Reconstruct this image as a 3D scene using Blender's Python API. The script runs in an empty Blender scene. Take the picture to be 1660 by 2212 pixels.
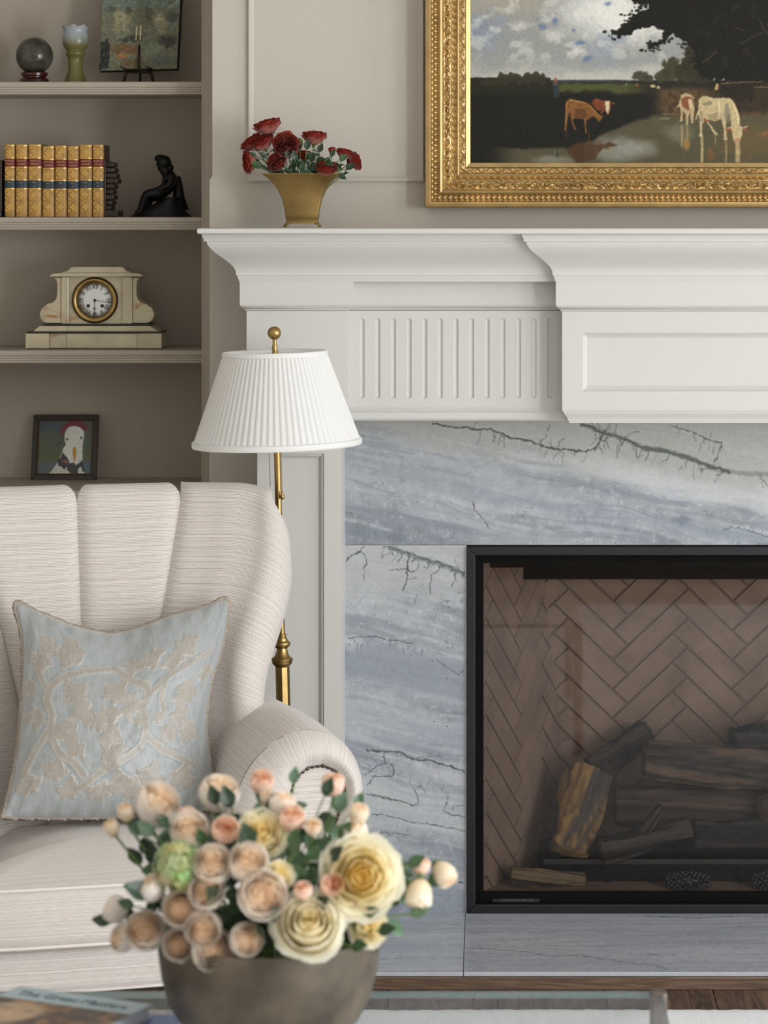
import bpy, bmesh, math, random
import numpy as np
from mathutils import Vector, Matrix, Euler

# ------------------------------------------------------------------ camera
SC = bpy.context.scene
COL = SC.collection
F, VX, VY, H = 6000.0, 1060.0, 480.0, 1.797     # focal length in px, principal point, eye height (m); frame 1660 x 2212
cam_d = bpy.data.cameras.new('camera')
cam_d.sensor_fit = 'VERTICAL'
cam_d.sensor_height = 36.0
cam_d.lens = F * 36.0 / 2212.0
cam_d.shift_x = -(VX - 830.0) / 2212.0
cam_d.shift_y = -(1106.0 - VY) / 2212.0
cam_d.clip_start, cam_d.clip_end = 0.05, 60
cam_d.dof.use_dof = True
cam_d.dof.focus_distance = 6.75
cam_d.dof.aperture_fstop = 4.6
cam = bpy.data.objects.new('camera', cam_d)
cam.location = (0, 0, H)
cam.rotation_euler = (math.radians(90), 0, 0)
COL.objects.link(cam)
SC.camera = cam

# ------------------------------------------------------------------ light
wd = bpy.data.worlds.new('daylight'); SC.world = wd
wd.use_nodes = True
bg = wd.node_tree.nodes['Background']
bg.inputs[0].default_value = (0.95, 0.97, 1.0, 1)
bg.inputs[1].default_value = 0.66

def window_light(name, loc, rot, sx, sy, energy, color=(0.925, 0.968, 1.0)):
    d = bpy.data.lights.new(name, 'AREA'); d.shape = 'RECTANGLE'
    d.size, d.size_y, d.energy, d.color = sx, sy, energy, color
    o = bpy.data.objects.new(name, d); o.location = loc; o.rotation_euler = rot
    COL.objects.link(o)
    return o
# daylight entering by the three tall windows of the right-hand wall
window_light('window_beside_hearth_offscreen', (3.57, 5.35, 1.55), (0, math.radians(90), 0), 2.26, 1.16, 40)
window_light('window_middle_offscreen', (3.57, 3.35, 1.55), (0, math.radians(90), 0), 2.26, 1.16, 70)
window_light('window_beside_camera_offscreen', (3.57, 1.35, 1.55), (0, math.radians(90), 0), 2.26, 1.16, 200)
SC.view_settings.view_transform = 'Standard'
SC.view_settings.look = 'None'
SC.view_settings.gamma = 1.0
SC.view_settings.exposure = -0.05
SC.view_settings.use_curve_mapping = False

# ------------------------------------------------------------------ helpers
def X(px, Y): return (px - VX) * Y / F
def Z(py, Y): return H - (py - VY) * Y / F
def P(px, py, Y): return Vector((X(px, Y), Y, Z(py, Y)))

def s2l(c):
    return tuple((v / 12.92 if v <= 0.04045 else ((v + 0.055) / 1.055) ** 2.4) for v in c)
def rgb(r, g, b): return s2l((r / 255, g / 255, b / 255))
def np_s2l(a):
    a = np.clip(a, 0, 1)
    return np.where(a <= 0.04045, a / 12.92, ((a + 0.055) / 1.055) ** 2.4)

_rt = np.random.RandomState(7).rand(256, 256)
def vnoise(x, y, seed=0):
    x = np.asarray(x, float) + seed * 17.13; y = np.asarray(y, float) + seed * 31.7
    xi = np.floor(x).astype(int); yi = np.floor(y).astype(int)
    fx = x - xi; fy = y - yi
    fx = fx * fx * (3 - 2 * fx); fy = fy * fy * (3 - 2 * fy)
    a = _rt[xi & 255, yi & 255]; b = _rt[(xi + 1) & 255, yi & 255]
    c = _rt[xi & 255, (yi + 1) & 255]; d = _rt[(xi + 1) & 255, (yi + 1) & 255]
    return (a * (1 - fx) + b * fx) * (1 - fy) + (c * (1 - fx) + d * fx) * fy
def fbm(x, y, octv=4, seed=0):
    s = 0; a = 0.5; t = 0
    for k in range(octv):
        s = s + a * vnoise(np.asarray(x) * 2 ** k, np.asarray(y) * 2 ** k, seed + k * 3); t += a; a *= 0.5
    return s / t
def smooth(e0, e1, x):
    t = np.clip((x - e0) / (e1 - e0), 0, 1)
    return t * t * (3 - 2 * t)

def link(name, me, mat=None, parent=None):
    o = bpy.data.objects.new(name, me)
    COL.objects.link(o)
    if mat is not None and len(me.materials) == 0: me.materials.append(mat)
    if parent is not None: o.parent = parent
    return o
def empty(name, loc=(0, 0, 0), rz=0.0):
    o = bpy.data.objects.new(name, None); COL.objects.link(o)
    o.empty_display_size = 0.05
    o.location = loc; o.rotation_euler = (0, 0, rz)
    return o
def tag(o, label, cat, group=None):
    o['label'] = label; o['category'] = cat
    if group: o['group'] = group
    return o
def struct(o, label=None):
    o['kind'] = 'structure'
    if label: o['label'] = label
    return o

class MB:
    """collects vertices and faces of one mesh"""
    def __init__(s): s.v = []; s.f = []; s.c = []; s.uv = []
    def add(s, vs, fs, col=None, uvs=None):
        n = len(s.v)
        s.v += [tuple(p) for p in vs]
        s.f += [tuple(i + n for i in f) for f in fs]
        if col is not None:
            s.c += (list(col) if isinstance(col, list) else [col] * len(vs))
        if uvs is not None: s.uv += list(uvs)
        return s
    def box(s, x0, x1, y0, y1, z0, z1, col=None):
        vs = [(x, y, z) for x in (x0, x1) for y in (y0, y1) for z in (z0, z1)]
        fs = [(0, 1, 3, 2), (4, 6, 7, 5), (0, 4, 5, 1), (2, 3, 7, 6), (0, 2, 6, 4), (1, 5, 7, 3)]
        return s.add(vs, fs, col)
    def prism(s, pts, y0, y1, col=None):
        """polygon of (x, z) points extruded from y0 to y1"""
        n = len(pts)
        vs = [(p[0], y0, p[1]) for p in pts] + [(p[0], y1, p[1]) for p in pts]
        fs = [tuple(range(n)), tuple(range(2 * n - 1, n - 1, -1))]
        fs += [((i + 1) % n, i, n + i, n + (i + 1) % n) for i in range(n)]
        return s.add(vs, fs, col)
    def lathe(s, prof, n=24, at=(0, 0, 0), col=None, cap=True, M=None):
        vs = []; fs = []
        for r, z in prof:
            for k in range(n):
                a = 2 * math.pi * k / n
                p = Vector((r * math.cos(a), r * math.sin(a), z))
                if M is not None: p = M @ p
                vs.append((p.x + at[0], p.y + at[1], p.z + at[2]))
        m = len(prof)
        for i in range(m - 1):
            for k in range(n):
                a, b = i * n + k, i * n + (k + 1) % n
                fs.append((a, b, b + n, a + n))
        if cap:
            fs.append(tuple(range(n - 1, -1, -1))); fs.append(tuple(range((m - 1) * n, m * n)))
        return s.add(vs, fs, col)
    def tube(s, pts, rad, n=8, col=None, cap=True):
        pts = [Vector(p) for p in pts]; m = len(pts)
        vs = []; fs = []
        t0 = (pts[1] - pts[0]).normalized()
        up = Vector((0, 0, 1)) if abs(t0.z) < 0.9 else Vector((1, 0, 0))
        nrm = t0.cross(up).normalized()
        for i, p in enumerate(pts):
            t = (pts[min(i + 1, m - 1)] - pts[max(i - 1, 0)]).normalized()
            nrm = (nrm - t * nrm.dot(t)).normalized(); bi = t.cross(nrm)
            r = rad[i] if isinstance(rad, (list, tuple)) else rad
            for k in range(n):
                a = 2 * math.pi * k / n
                vs.append(p + nrm * (r * math.cos(a)) + bi * (r * math.sin(a)))
        for i in range(m - 1):
            for k in range(n):
                a, b = i * n + k, i * n + (k + 1) % n
                fs.append((a, a + n, b + n, b))
        if cap:
            fs.append(tuple(range(n))); fs.append(tuple(range(m * n - 1, (m - 1) * n - 1, -1)))
        return s.add(vs, fs, col)
    def ball(s, c, r, nu=12, nv=8, col=None, sc=(1, 1, 1)):
        prof = []
        vs = [(c[0], c[1], c[2] - r * sc[2])]; fs = []
        for i in range(1, nv):
            a = math.pi * i / nv
            for k in range(nu):
                b = 2 * math.pi * k / nu
                vs.append((c[0] + r * sc[0] * math.sin(a) * math.cos(b), c[1] + r * sc[1] * math.sin(a) * math.sin(b), c[2] - r * sc[2] * math.cos(a)))
        vs.append((c[0], c[1], c[2] + r * sc[2])); top = len(vs) - 1
        for k in range(nu):
            fs.append((0, 1 + (k + 1) % nu, 1 + k))
            fs.append((top, top - nu + k, top - nu + (k + 1) % nu))
        for i in range(nv - 2):
            for k in range(nu):
                a, b = 1 + i * nu + k, 1 + i * nu + (k + 1) % nu
                fs.append((a, b, b + nu, a + nu))
        return s.add(vs, fs, col)
    def mesh(s, name, smooth_=False, fix=True):
        me = bpy.data.meshes.new(name)
        me.from_pydata(s.v, [], s.f)
        if fix:
            bm = bmesh.new(); bm.from_mesh(me)
            bmesh.ops.recalc_face_normals(bm, faces=bm.faces); bm.to_mesh(me); bm.free()
        if s.c:
            ca = me.color_attributes.new('Col', 'FLOAT_COLOR', 'POINT')
            ca.data.foreach_set('color', np.array([(c[0], c[1], c[2], 1) for c in s.c], 'f').ravel())
        if s.uv: set_uv(me, np.array(s.uv))
        if smooth_: me.shade_smooth()
        return me
    def build(s, name, mat, parent=None, smooth_=False, auto=None, bev=0, seg=2, fix=True):
        o = link(name, s.mesh(name, smooth_, fix), mat, parent)
        if bev:
            b = o.modifiers.new('bevel', 'BEVEL'); b.width = bev; b.segments = seg; b.limit_method = 'ANGLE'
            b.angle_limit = math.radians(40); b.harden_normals = False
        if auto is not None: sharp(o.data, auto)
        return o

def sharp(me, ang):
    """smooth shading with edges sharper than ang degrees kept hard"""
    bm = bmesh.new(); bm.from_mesh(me)
    lim = math.radians(ang)
    for f in bm.faces: f.smooth = True
    for e in bm.edges:
        if len(e.link_faces) == 2 and e.calc_face_angle(0) > lim: e.smooth = False
    bm.to_mesh(me); bm.free()

def set_uv(me, uv):
    lay = me.uv_layers.new(name='UVMap')
    li = np.empty(len(me.loops), 'i'); me.loops.foreach_get('vertex_index', li)
    lay.data.foreach_set('uv', np.ascontiguousarray(uv[li], 'f').ravel())

def grid_mesh(name, A, col=None, uv=None, cu=False, cv=False, smooth_=True, flip=False):
    """A (n, m, 3) array of points -> quad grid"""
    n, m = A.shape[:2]
    idx = np.arange(n * m).reshape(n, m)
    if cu: idx = np.vstack([idx, idx[:1]])
    if cv: idx = np.hstack([idx, idx[:, :1]])
    q = np.stack([idx[:-1, :-1], idx[1:, :-1], idx[1:, 1:], idx[:-1, 1:]], -1).reshape(-1, 4)
    if flip: q = q[:, ::-1]
    me = bpy.data.meshes.new(name)
    me.vertices.add(n * m); me.vertices.foreach_set('co', np.ascontiguousarray(A.reshape(-1), 'f'))
    nf = len(q)
    me.loops.add(nf * 4); me.loops.foreach_set('vertex_index', np.ascontiguousarray(q.reshape(-1), 'i'))
    me.polygons.add(nf)
    me.polygons.foreach_set('loop_start', np.arange(0, nf * 4, 4, dtype='i'))
    me.polygons.foreach_set('loop_total', np.full(nf, 4, 'i'))
    me.update(calc_edges=True)
    if smooth_: me.shade_smooth()
    if col is not None:
        c = np.ones((n * m, 4), 'f'); c[:, :3] = col.reshape(-1, 3)
        ca = me.color_attributes.new('Col', 'FLOAT_COLOR', 'POINT'); ca.data.foreach_set('color', c.ravel())
    if uv is not None: set_uv(me, uv.reshape(-1, 2))
    me.validate()
    return me

def sweep(path, prof, name, mat, parent=None, closed=False, auto=35):
    """profile of (outward offset, z) carried along a plan polyline with mitred corners; outward is to the right of travel"""
    n = len(path); pts = [Vector(p) for p in path]
    def nrm(a, b):
        d = (b - a).normalized(); return Vector((d.y, -d.x))
    mit = []
    for i in range(n):
        if closed or 0 < i < n - 1:
            a = nrm(pts[i - 1], pts[i]); b = nrm(pts[i], pts[(i + 1) % n])
            m = (a + b); m = m / max(1e-6, (1 + a.dot(b)))
        elif i == 0: m = nrm(pts[0], pts[1])
        else: m = nrm(pts[-2], pts[-1])
        mit.append(m)
    vs = []; fs = []; k = len(prof)
    for i in range(n):
        for o, z in prof:
            q = pts[i] + mit[i] * o; vs.append((q.x, q.y, z))
    for i in range(n if closed else n - 1):
        for j in range(k - 1):
            a = i * k + j; b = ((i + 1) % n) * k + j
            fs.append((a, b, b + 1, a + 1))
    mb = MB(); mb.add(vs, fs)
    return mb.build(name, mat, parent, auto=auto, fix=False)

def arc(cx, cz, r, a0, a1, n=6, rz=None):
    rz = r if rz is None else rz
    return [(cx + r * math.cos(math.radians(a0 + (a1 - a0) * i / n)), cz + rz * math.sin(math.radians(a0 + (a1 - a0) * i / n))) for i in range(n + 1)]

def text_mesh(s, size, name='lettering', extrude=0.0004, align='CENTER'):
    cu = bpy.data.curves.new(name, 'FONT'); cu.body = s; cu.size = size; cu.extrude = extrude
    cu.align_x = align; cu.align_y = 'CENTER'; cu.resolution_u = 3
    ob = bpy.data.objects.new(name, cu); COL.objects.link(ob)
    dg = bpy.context.evaluated_depsgraph_get()
    me = bpy.data.meshes.new_from_object(ob.evaluated_get(dg))
    bpy.data.objects.remove(ob); bpy.data.curves.remove(cu)
    me.name = name
    return me

# ------------------------------------------------------------------ materials
def mat(name, col=(0.8, 0.8, 0.8), rough=0.5, metal=0.0, attr=False, bump=None, vary=None, spec=0.5, coat=0, sheen=0, **kw):
    """bump: (scale, strength, detail); vary: (scale, amount) value variation by noise in object space"""
    m = bpy.data.materials.new(name); m.use_nodes = True
    nt = m.node_tree; bs = nt.nodes['Principled BSDF']
    bs.inputs['Base Color'].default_value = (*col, 1)
    bs.inputs['Roughness'].default_value = rough; bs.inputs['Metallic'].default_value = metal
    bs.inputs['Specular IOR Level'].default_value = spec
    if coat: bs.inputs['Coat Weight'].default_value = coat
    if sheen: bs.inputs['Sheen Weight'].default_value = sheen
    tc = nt.nodes.new('ShaderNodeTexCoord')
    src = None
    if attr:
        a = nt.nodes.new('ShaderNodeAttribute'); a.attribute_name = 'Col'; src = a.outputs['Color']
    if vary:
        nz = nt.nodes.new('ShaderNodeTexNoise'); nz.inputs['Scale'].default_value = vary[0]; nz.inputs['Detail'].default_value = 5
        nt.links.new(tc.outputs['Object'], nz.inputs['Vector'])
        mr = nt.nodes.new('ShaderNodeMapRange'); mr.inputs['From Min'].default_value = 0.3; mr.inputs['From Max'].default_value = 0.7
        mr.inputs['To Min'].default_value = 1 - vary[1]; mr.inputs['To Max'].default_value = 1 + vary[1]
        nt.links.new(nz.outputs['Fac'], mr.inputs['Value'])
        mx = nt.nodes.new('ShaderNodeMix'); mx.data_type = 'RGBA'; mx.blend_type = 'MULTIPLY'; mx.inputs['Factor'].default_value = 1
        if src is not None: nt.links.new(src, mx.inputs['A'])
        else: mx.inputs['A'].default_value = (*col, 1)
        nt.links.new(mr.outputs['Result'], mx.inputs['B'])
        src = mx.outputs['Result']
    if src is not None: nt.links.new(src, bs.inputs['Base Color'])
    if bump:
        nz = nt.nodes.new('ShaderNodeTexNoise'); nz.inputs['Scale'].default_value = bump[0]; nz.inputs['Detail'].default_value = bump[2] if len(bump) > 2 else 4
        nt.links.new(tc.outputs['Object'], nz.inputs['Vector'])
        bp = nt.nodes.new('ShaderNodeBump'); bp.inputs['Strength'].default_value = bump[1]; bp.inputs['Distance'].default_value = 0.004
        nt.links.new(nz.outputs['Fac'], bp.inputs['Height']); nt.links.new(bp.outputs['Normal'], bs.inputs['Normal'])
    for k, v in kw.items(): bs.inputs[k].default_value = v
    return m

M = {}
M['wall'] = mat('greige_wall_paint', rgb(197, 190, 179), 0.75, bump=(380, 0.05), spec=0.3)
M['ceil'] = mat('ceiling_paint', rgb(235, 233, 228), 0.9)
M['trim'] = mat('off_white_trim_paint', rgb(205, 202, 197), 0.40, spec=0.45)
M['case'] = mat('bookcase_paint', rgb(176, 166, 152), 0.5, spec=0.4)
M['wood_floor'] = None
M['black_metal'] = mat('black_powder_coat', rgb(26, 27, 31), 0.42, 0.3, spec=0.5)
M['black_matte'] = mat('soot_black_steel', rgb(11, 10, 10), 0.8, spec=0.12)
M['brass'] = mat('antique_brass', rgb(170, 142, 92), 0.32, 1.0, vary=(40, 0.12), bump=(60, 0.04))
M['white_cloth'] = None

def wood_mat(name, c1, c2, scale=(3, 40, 40), rough=0.5, bump=0.15):
    m = bpy.data.materials.new(name); m.use_nodes = True; nt = m.node_tree; bs = nt.nodes['Principled BSDF']
    tc = nt.nodes.new('ShaderNodeTexCoord'); mp = nt.nodes.new('ShaderNodeMapping'); mp.inputs['Scale'].default_value = scale
    oi = nt.nodes.new('ShaderNodeObjectInfo')
    ad = nt.nodes.new('ShaderNodeVectorMath'); ad.operation = 'ADD'
    ml = nt.nodes.new('ShaderNodeMath'); ml.operation = 'MULTIPLY'; ml.inputs[1].default_value = 37.0
    nt.links.new(oi.outputs['Random'], ml.inputs[0])
    nt.links.new(tc.outputs['Object'], mp.inputs['Vector']); nt.links.new(mp.outputs['Vector'], ad.inputs[0]); nt.links.new(ml.outputs[0], ad.inputs[1])
    n1 = nt.nodes.new('ShaderNodeTexNoise'); n1.inputs['Scale'].default_value = 1.0; n1.inputs['Detail'].default_value = 7; n1.inputs['Distortion'].default_value = 1.4
    nt.links.new(ad.outputs[0], n1.inputs['Vector'])
    w = nt.nodes.new('ShaderNodeMath'); w.operation = 'PINGPONG'; w.inputs[1].default_value = 0.09
    nt.links.new(n1.outputs['Fac'], w.inputs[0])
    mr = nt.nodes.new('ShaderNodeMapRange'); mr.inputs['From Max'].default_value = 0.09
    nt.links.new(w.outputs[0], mr.inputs['Value'])
    av = nt.nodes.new('ShaderNodeMath'); av.operation = 'ADD'
    hf = nt.nodes.new('ShaderNodeMath'); hf.operation = 'MULTIPLY'; hf.inputs[1].default_value = 0.45
    nt.links.new(mr.outputs[0], hf.inputs[0]); nt.links.new(hf.outputs[0], av.inputs[0])
    h2 = nt.nodes.new('ShaderNodeMath'); h2.operation = 'MULTIPLY'; h2.inputs[1].default_value = 0.6
    nt.links.new(n1.outputs['Fac'], h2.inputs[0]); nt.links.new(h2.outputs[0], av.inputs[1])
    rp = nt.nodes.new('ShaderNodeValToRGB'); rp.color_ramp.elements[0].position = 0.2; rp.color_ramp.elements[1].position = 0.8
    rp.color_ramp.elements[0].color = (*c1, 1); rp.color_ramp.elements[1].color = (*c2, 1)
    nt.links.new(av.outputs[0], rp.inputs['Fac']); nt.links.new(rp.outputs[0], bs.inputs['Base Color'])
    bs.inputs['Roughness'].default_value = rough
    bp = nt.nodes.new('ShaderNodeBump'); bp.inputs['Strength'].default_value = bump; bp.inputs['Distance'].default_value = 0.003
    nt.links.new(av.outputs[0], bp.inputs['Height']); nt.links.new(bp.outputs['Normal'], bs.inputs['Normal'])
    return m
M['wood_floor'] = wood_mat('dark_oak_boards', rgb(48, 35, 27), rgb(108, 84, 66), (16, 1.2, 16), 0.42)
M['oak_edge'] = wood_mat('oak_edge', rgb(72, 54, 42), rgb(120, 95, 77), (2.2, 30, 30), 0.5)
M['dark_wood'] = wood_mat('dark_stained_wood', rgb(38, 24, 15), rgb(74, 48, 30), (30, 30, 6), 0.4)

def glass_mat(name, tint, refl=1.0, rough=0.0, ior=1.5):
    m = bpy.data.materials.new(name); m.use_nodes = True; nt = m.node_tree
    for n in list(nt.nodes): nt.nodes.remove(n)
    out = nt.nodes.new('ShaderNodeOutputMaterial'); mx = nt.nodes.new('ShaderNodeMixShader')
    tr = nt.nodes.new('ShaderNodeBsdfTransparent'); tr.inputs['Color'].default_value = (*tint, 1)
    gl = nt.nodes.new('ShaderNodeBsdfGlossy'); gl.inputs['Roughness'].default_value = rough; gl.inputs['Color'].default_value = (refl, refl, refl, 1)
    fr = nt.nodes.new('ShaderNodeFresnel'); fr.inputs['IOR'].default_value = ior
    nt.links.new(fr.outputs[0], mx.inputs[0]); nt.links.new(tr.outputs[0], mx.inputs[1]); nt.links.new(gl.outputs[0], mx.inputs[2])
    nt.links.new(mx.outputs[0], out.inputs['Surface'])
    return m
M['fire_glass'] = glass_mat('fireplace_glass', (0.93, 0.92, 0.92), 1.0, 0.02, 1.42)
M['table_glass'] = glass_mat('table_glass', (0.80, 0.83, 0.82), 1.0, 0.01, 1.32)
M['lamp_glass'] = None

# ================================================================== the room
Y0 = 7.06                     # front of the marble
YW = 7.09                     # chimney-breast wall
XC = X(1515, Y0)              # centre line of the fireplace
def mir(x): return 2 * XC - x
XL = X(453, YW)               # left edge of the chimney breast
CEIL = 3.1
RX, LX, YB = 3.55, -2.6, 7.58
YCASE = 7.24                  # front of the bookcase

fl = MB().box(LX, RX + 0.2, -0.5, YB, -0.06, -0.02).build('floor', M['wood_floor'])
struct(fl)
pk = None
bw = 0.252
x = X(1548, 6.4) - 18 * bw
while x < RX:
    if pk is None:
        pk = MB().box(0.0012, bw - 0.0012, -0.5, YB - 0.3, -0.02, 0).mesh('plank')
        pk.materials.append(M['wood_floor'])
    if x > LX - bw:
        p = link('plank', pk, None, fl); p.location = (x, 0, 0)
    x += bw
struct(MB().box(LX, RX, -0.5, YB + 0.3, CEIL, CEIL + 0.1).build('ceiling', M['ceil']))
struct(MB().box(LX - 0.12, LX, -0.5, YB + 0.2, -0.06, CEIL).build('wall_left', M['wall']))
# right wall with two tall windows
wr = MB()
for y0, y1, z0, z1 in ((-0.5, 0.7, 0, CEIL), (2.0, 2.7, 0, CEIL), (0.7, 2.0, 0, 0.35), (0.7, 2.0, 2.75, CEIL), (4.0, 4.7, 0, CEIL), (6.0, YB + 0.2, 0, CEIL), (2.7, 4.0, 0, 0.35), (4.7, 6.0, 0, 0.35), (2.7, 4.0, 2.75, CEIL), (4.7, 6.0, 2.75, CEIL)):
    wr.box(RX, RX + 0.15, y0, y1, z0, z1)
struct(wr.build('wall_right', M['wall']))
for i, yc in enumerate((5.35, 3.35, 1.35)):
    w = MB()
    for a, b in ((-0.65, -0.59), (0.59, 0.65)): w.box(RX, RX + 0.12, yc + a, yc + b, 0.35, 2.75)
    for a, b in ((0.35, 0.41), (2.69, 2.75)): w.box(RX, RX + 0.12, yc - 0.59, yc + 0.59, a, b)
    struct(w.build('window_%d' % (i + 1), M['trim']))

struct(MB().box(LX, RX + .15, -0.65, -0.5, 0, CEIL).build('wall_front', M['wall']))
# ------------------------------------------------------------------ chimney breast
OX0, OX1 = X(1008, Y0), mir(X(1008, Y0))            # fireplace opening
OZ0, OZ1 = 0.042, Z(1180, Y0)
wb = MB()
wb.box(XL, OX0, YW, YB + 0.2, 0, Z(388, YW)); wb.box(OX1, mir(XL), YW, YB + 0.2, 0, Z(388, YW))
wb.box(OX0, OX1, YW, YB + 0.2, OZ1, Z(388, YW))
wb.box(XL + 0.007, mir(XL) - 0.007, YW, YB + 0.2, Z(388, YW), CEIL)
wb.box(OX0, OX1, YB + 0.12, YB + 0.2, 0, OZ1)
wb.box(mir(XL), RX, YCASE, YB + 0.2, 0, CEIL)
wall = struct(wb.build('wall_back', M['wall']))
# lambs-tongue stop where the corner chamfer begins
MB().prism([(XL, Z(388, YW)), (XL + 0.007, Z(388, YW)), (XL + 0.007, Z(381, YW))], YW, YW + 0.03).build('chamfer_stop', M['wall'], wall)

def panel_frame(x0, x1, z0, z1, yw, name, m, parent, w=0.016, d=0.012):
    """raised picture-frame moulding on a wall that faces the camera"""
    prof = [(0, 0), (0.0, d * .55), (w * .12, d * .62), (w * .16, d), (w * .35, d), (w * .6, d * .75), (w * .85, d * .35), (w, d * .22), (w, 0)]
    pts = [(x0, z0), (x1, z0), (x1, z1), (x0, z1)]
    dirs = [(1, 1), (-1, 1), (-1, -1), (1, -1)]
    vs = []; fs = []
    k = len(prof)
    for (a, b), (dx, dz) in zip(pts, dirs):
        for o, h in prof: vs.append((a + dx * o, yw - h, b + dz * o))
    for i in range(4):
        for j in range(k - 1):
            a = i * k + j; b = ((i + 1) % 4) * k + j
            fs.append((a, b, b + 1, a + 1))
    mb = MB(); mb.add(vs, fs)
    return mb.build(name, m, parent)
panel_frame(X(536, YW), X(917, YW), Z(393, YW), 2.86, YW, 'panel_moulding', M['wall'], wall)
panel_frame(X(932, YW), mir(X(932, YW)), Z(393, YW), 2.86, YW, 'panel_moulding', M['wall'], wall)
panel_frame(mir(X(917, YW)), mir(X(536, YW)), Z(393, YW), 2.86, YW, 'panel_moulding', M['wall'], wall)

# ------------------------------------------------------------------ built-in bookcase
BX0, BX1 = -2.05, X(437, YCASE)
case = empty('built_in_bookcase', ((BX0 + BX1) / 2, YCASE, 0)); T = Matrix.Translation(-case.location)
tag(case, 'greige painted built-in bookcase with reeded shelves beside the fireplace', 'bookcase')
def cpart(o):
    o.matrix_parent_inverse = T; return o
cpart(MB().box(BX0, BX1 + 0.05, YB - 0.025, YB, 0, CEIL).build('back_panel', M['case'], case))
cpart(MB().box(BX0 - 0.06, BX0, YCASE, YB - 0.025, 0, CEIL).build('side_panel', M['case'], case))
st = MB()
for a, b, d in ((437, 441.5, 0.016), (441.5, 446, 0.024), (446, 450, 0.034), (450, 462, 0.05)):
    st.box(X(a, YCASE), X(b, YCASE) if b < 460 else XL + 0.03, YCASE - d, YB - 0.025, 0, CEIL)
cpart(st.build('face_stile', M['case'], case, bev=0.0015))
cpart(MB().box(BX0 - 0.09, BX0 - 0.03, YCASE - 0.04, YCASE, 0, CEIL).build('face_stile', M['case'], case, bev=0.002))
SH = [Z(176.5, YCASE), Z(469, YCASE), Z(757, YCASE)]
for z in SH:
    prof = [(YCASE, z), (YCASE - 0.004, z - 0.002), (YCASE - 0.006, z - 0.006), (YCASE - 0.004, z - 0.0135)]
    for k in range(3):
        zz = z - 0.0145 - k * 0.0062
        prof += [(YCASE - 0.001, zz + .0004), (YCASE - 0.0035, zz - 0.0012), (YCASE - 0.0035, zz - 0.0042), (YCASE - 0.001, zz - 0.0058)]
    prof += [(YCASE + 0.001, z - 0.034), (YCASE + 0.02, z - 0.034), (YCASE + 0.02, z - 0.03), (YB - 0.025, z - 0.03), (YB - 0.025, z)]
    n = len(prof); vs = [(BX0, a, b) for a, b in prof] + [(BX1, a, b) for a, b in prof]
    fs = [tuple(range(n)), tuple(range(2 * n - 1, n - 1, -1))] + [(i, (i + 1) % n, n + (i + 1) % n, n + i) for i in range(n)]
    mb = MB(); mb.add(vs, fs)
    cpart(mb.build('shelf', M['case'], case))
CT = Z(1031, YB - 0.03)
cpart(MB().box(BX0, BX1, YCASE - 0.07, YB - 0.025, CT - 0.03, CT).build('counter', M['case'], case, bev=0.006, seg=3))
cb = MB(); cb.box(BX0, BX1, YCASE - 0.05, YB - 0.03, 0.0, CT - 0.03)
cpart(cb.build('base_cabinet', M['case'], case))
for k in range(3):
    xa = BX0 + 0.03 + k * 0.43
    cpart(panel_frame(xa, xa + 0.4, 0.12, CT - 0.07, YCASE - 0.05, 'cabinet_door', M['case'], case, 0.05, 0.012))

# ------------------------------------------------------------------ mantelpiece
mant = empty('mantelpiece', (XC, Y0, 0)); MT = Matrix.Translation(-mant.location)
tag(mant, 'white painted wooden mantelpiece with fluted frieze and deep crown moulding', 'mantelpiece')
def mp(o): o.matrix_parent_inverse = MT; return o
YF, YP, YBK, YLEG = Y0 - 0.15, Y0 - 0.20, Y0 - 0.235, Y0 - 0.165
xpl, xpr, xb = X(533, YP), X(751, YP), X(1215, YBK)
def mz(py, y=6.80): return Z(py, y)
path_c = [(xpl, YW), (xpl, YP), (xb, YP), (xb, YBK), (mir(xb), YBK), (mir(xb), YP), (mir(xpl), YP), (mir(xpl), YW)]
path_b = [(xpl, YW), (xpl, YP), (xpr, YP), (xpr, YF), (xb, YF), (xb, YBK), (mir(xb), YBK), (mir(xb), YF), (mir(xpr), YF), (mir(xpr), YP), (mir(xpl), YP), (mir(xpl), YW)]
# travel is counter-clockwise seen from above with the camera side on the right hand
z = mz
crown = [(0.100, z(505.5)), (0.100, z(507)), (0.099, z(512)), (0.096, z(515)), (0.096, z(521)), (0.090, z(521.5))]
c0 = (0.090, z(521.5)); c1 = (0.024, z(589))
for i in range(1, 15):                                   # cyma: convex above, concave below
    t = i / 14
    zz = c0[1] + (c1[1] - c0[1]) * t
    s = t
    o = c0[0] + (c1[0] - c0[0]) * (0.5 - 0.5 * math.cos(math.pi * s)) * 0.82 + (c1[0] - c0[0]) * s * 0.18
    crown.append((o, zz))
crown += [(0.024, z(590)), (0.024, z(595)), (0.021, z(595.5)), (0.0205, z(600)), (0.018, z(605)), (0.0165, z(608.5)), (0.0165, z(609.5)), (-0.03, z(609.5))]
mp(sweep(path_c, crown, 'crown_moulding', M['trim'], mant))
band = [(0.0155, z(607)), (0.0155, z(660)), (0.0145, z(660.6)), (0.0145, z(662)), (0.012, z(663.5)), (0.0085, z(668)), (0.0045, z(669.5)), (0.0035, z(672)), (0.0004, z(672.5)), (-0.004, z(672.7))]
mp(sweep(path_b, band, 'frieze_band', M['trim'], mant))
base = [(-0.004, z(885)), (-0.0012, z(885.6)), (-0.0015, z(886.3)), (-0.0015, z(890.5)), (-0.004, z(891)), (-0.004, z(893)), (-0.006, z(896)), (-0.0115, z(903)), (-0.0145, z(908)), (-0.0155, z(912)), (-0.018, z(912.4)), (-0.018, z(916.5)), (-0.06, z(916.5))]
mp(sweep(path_b, base, 'lower_moulding', M['trim'], mant))
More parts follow.
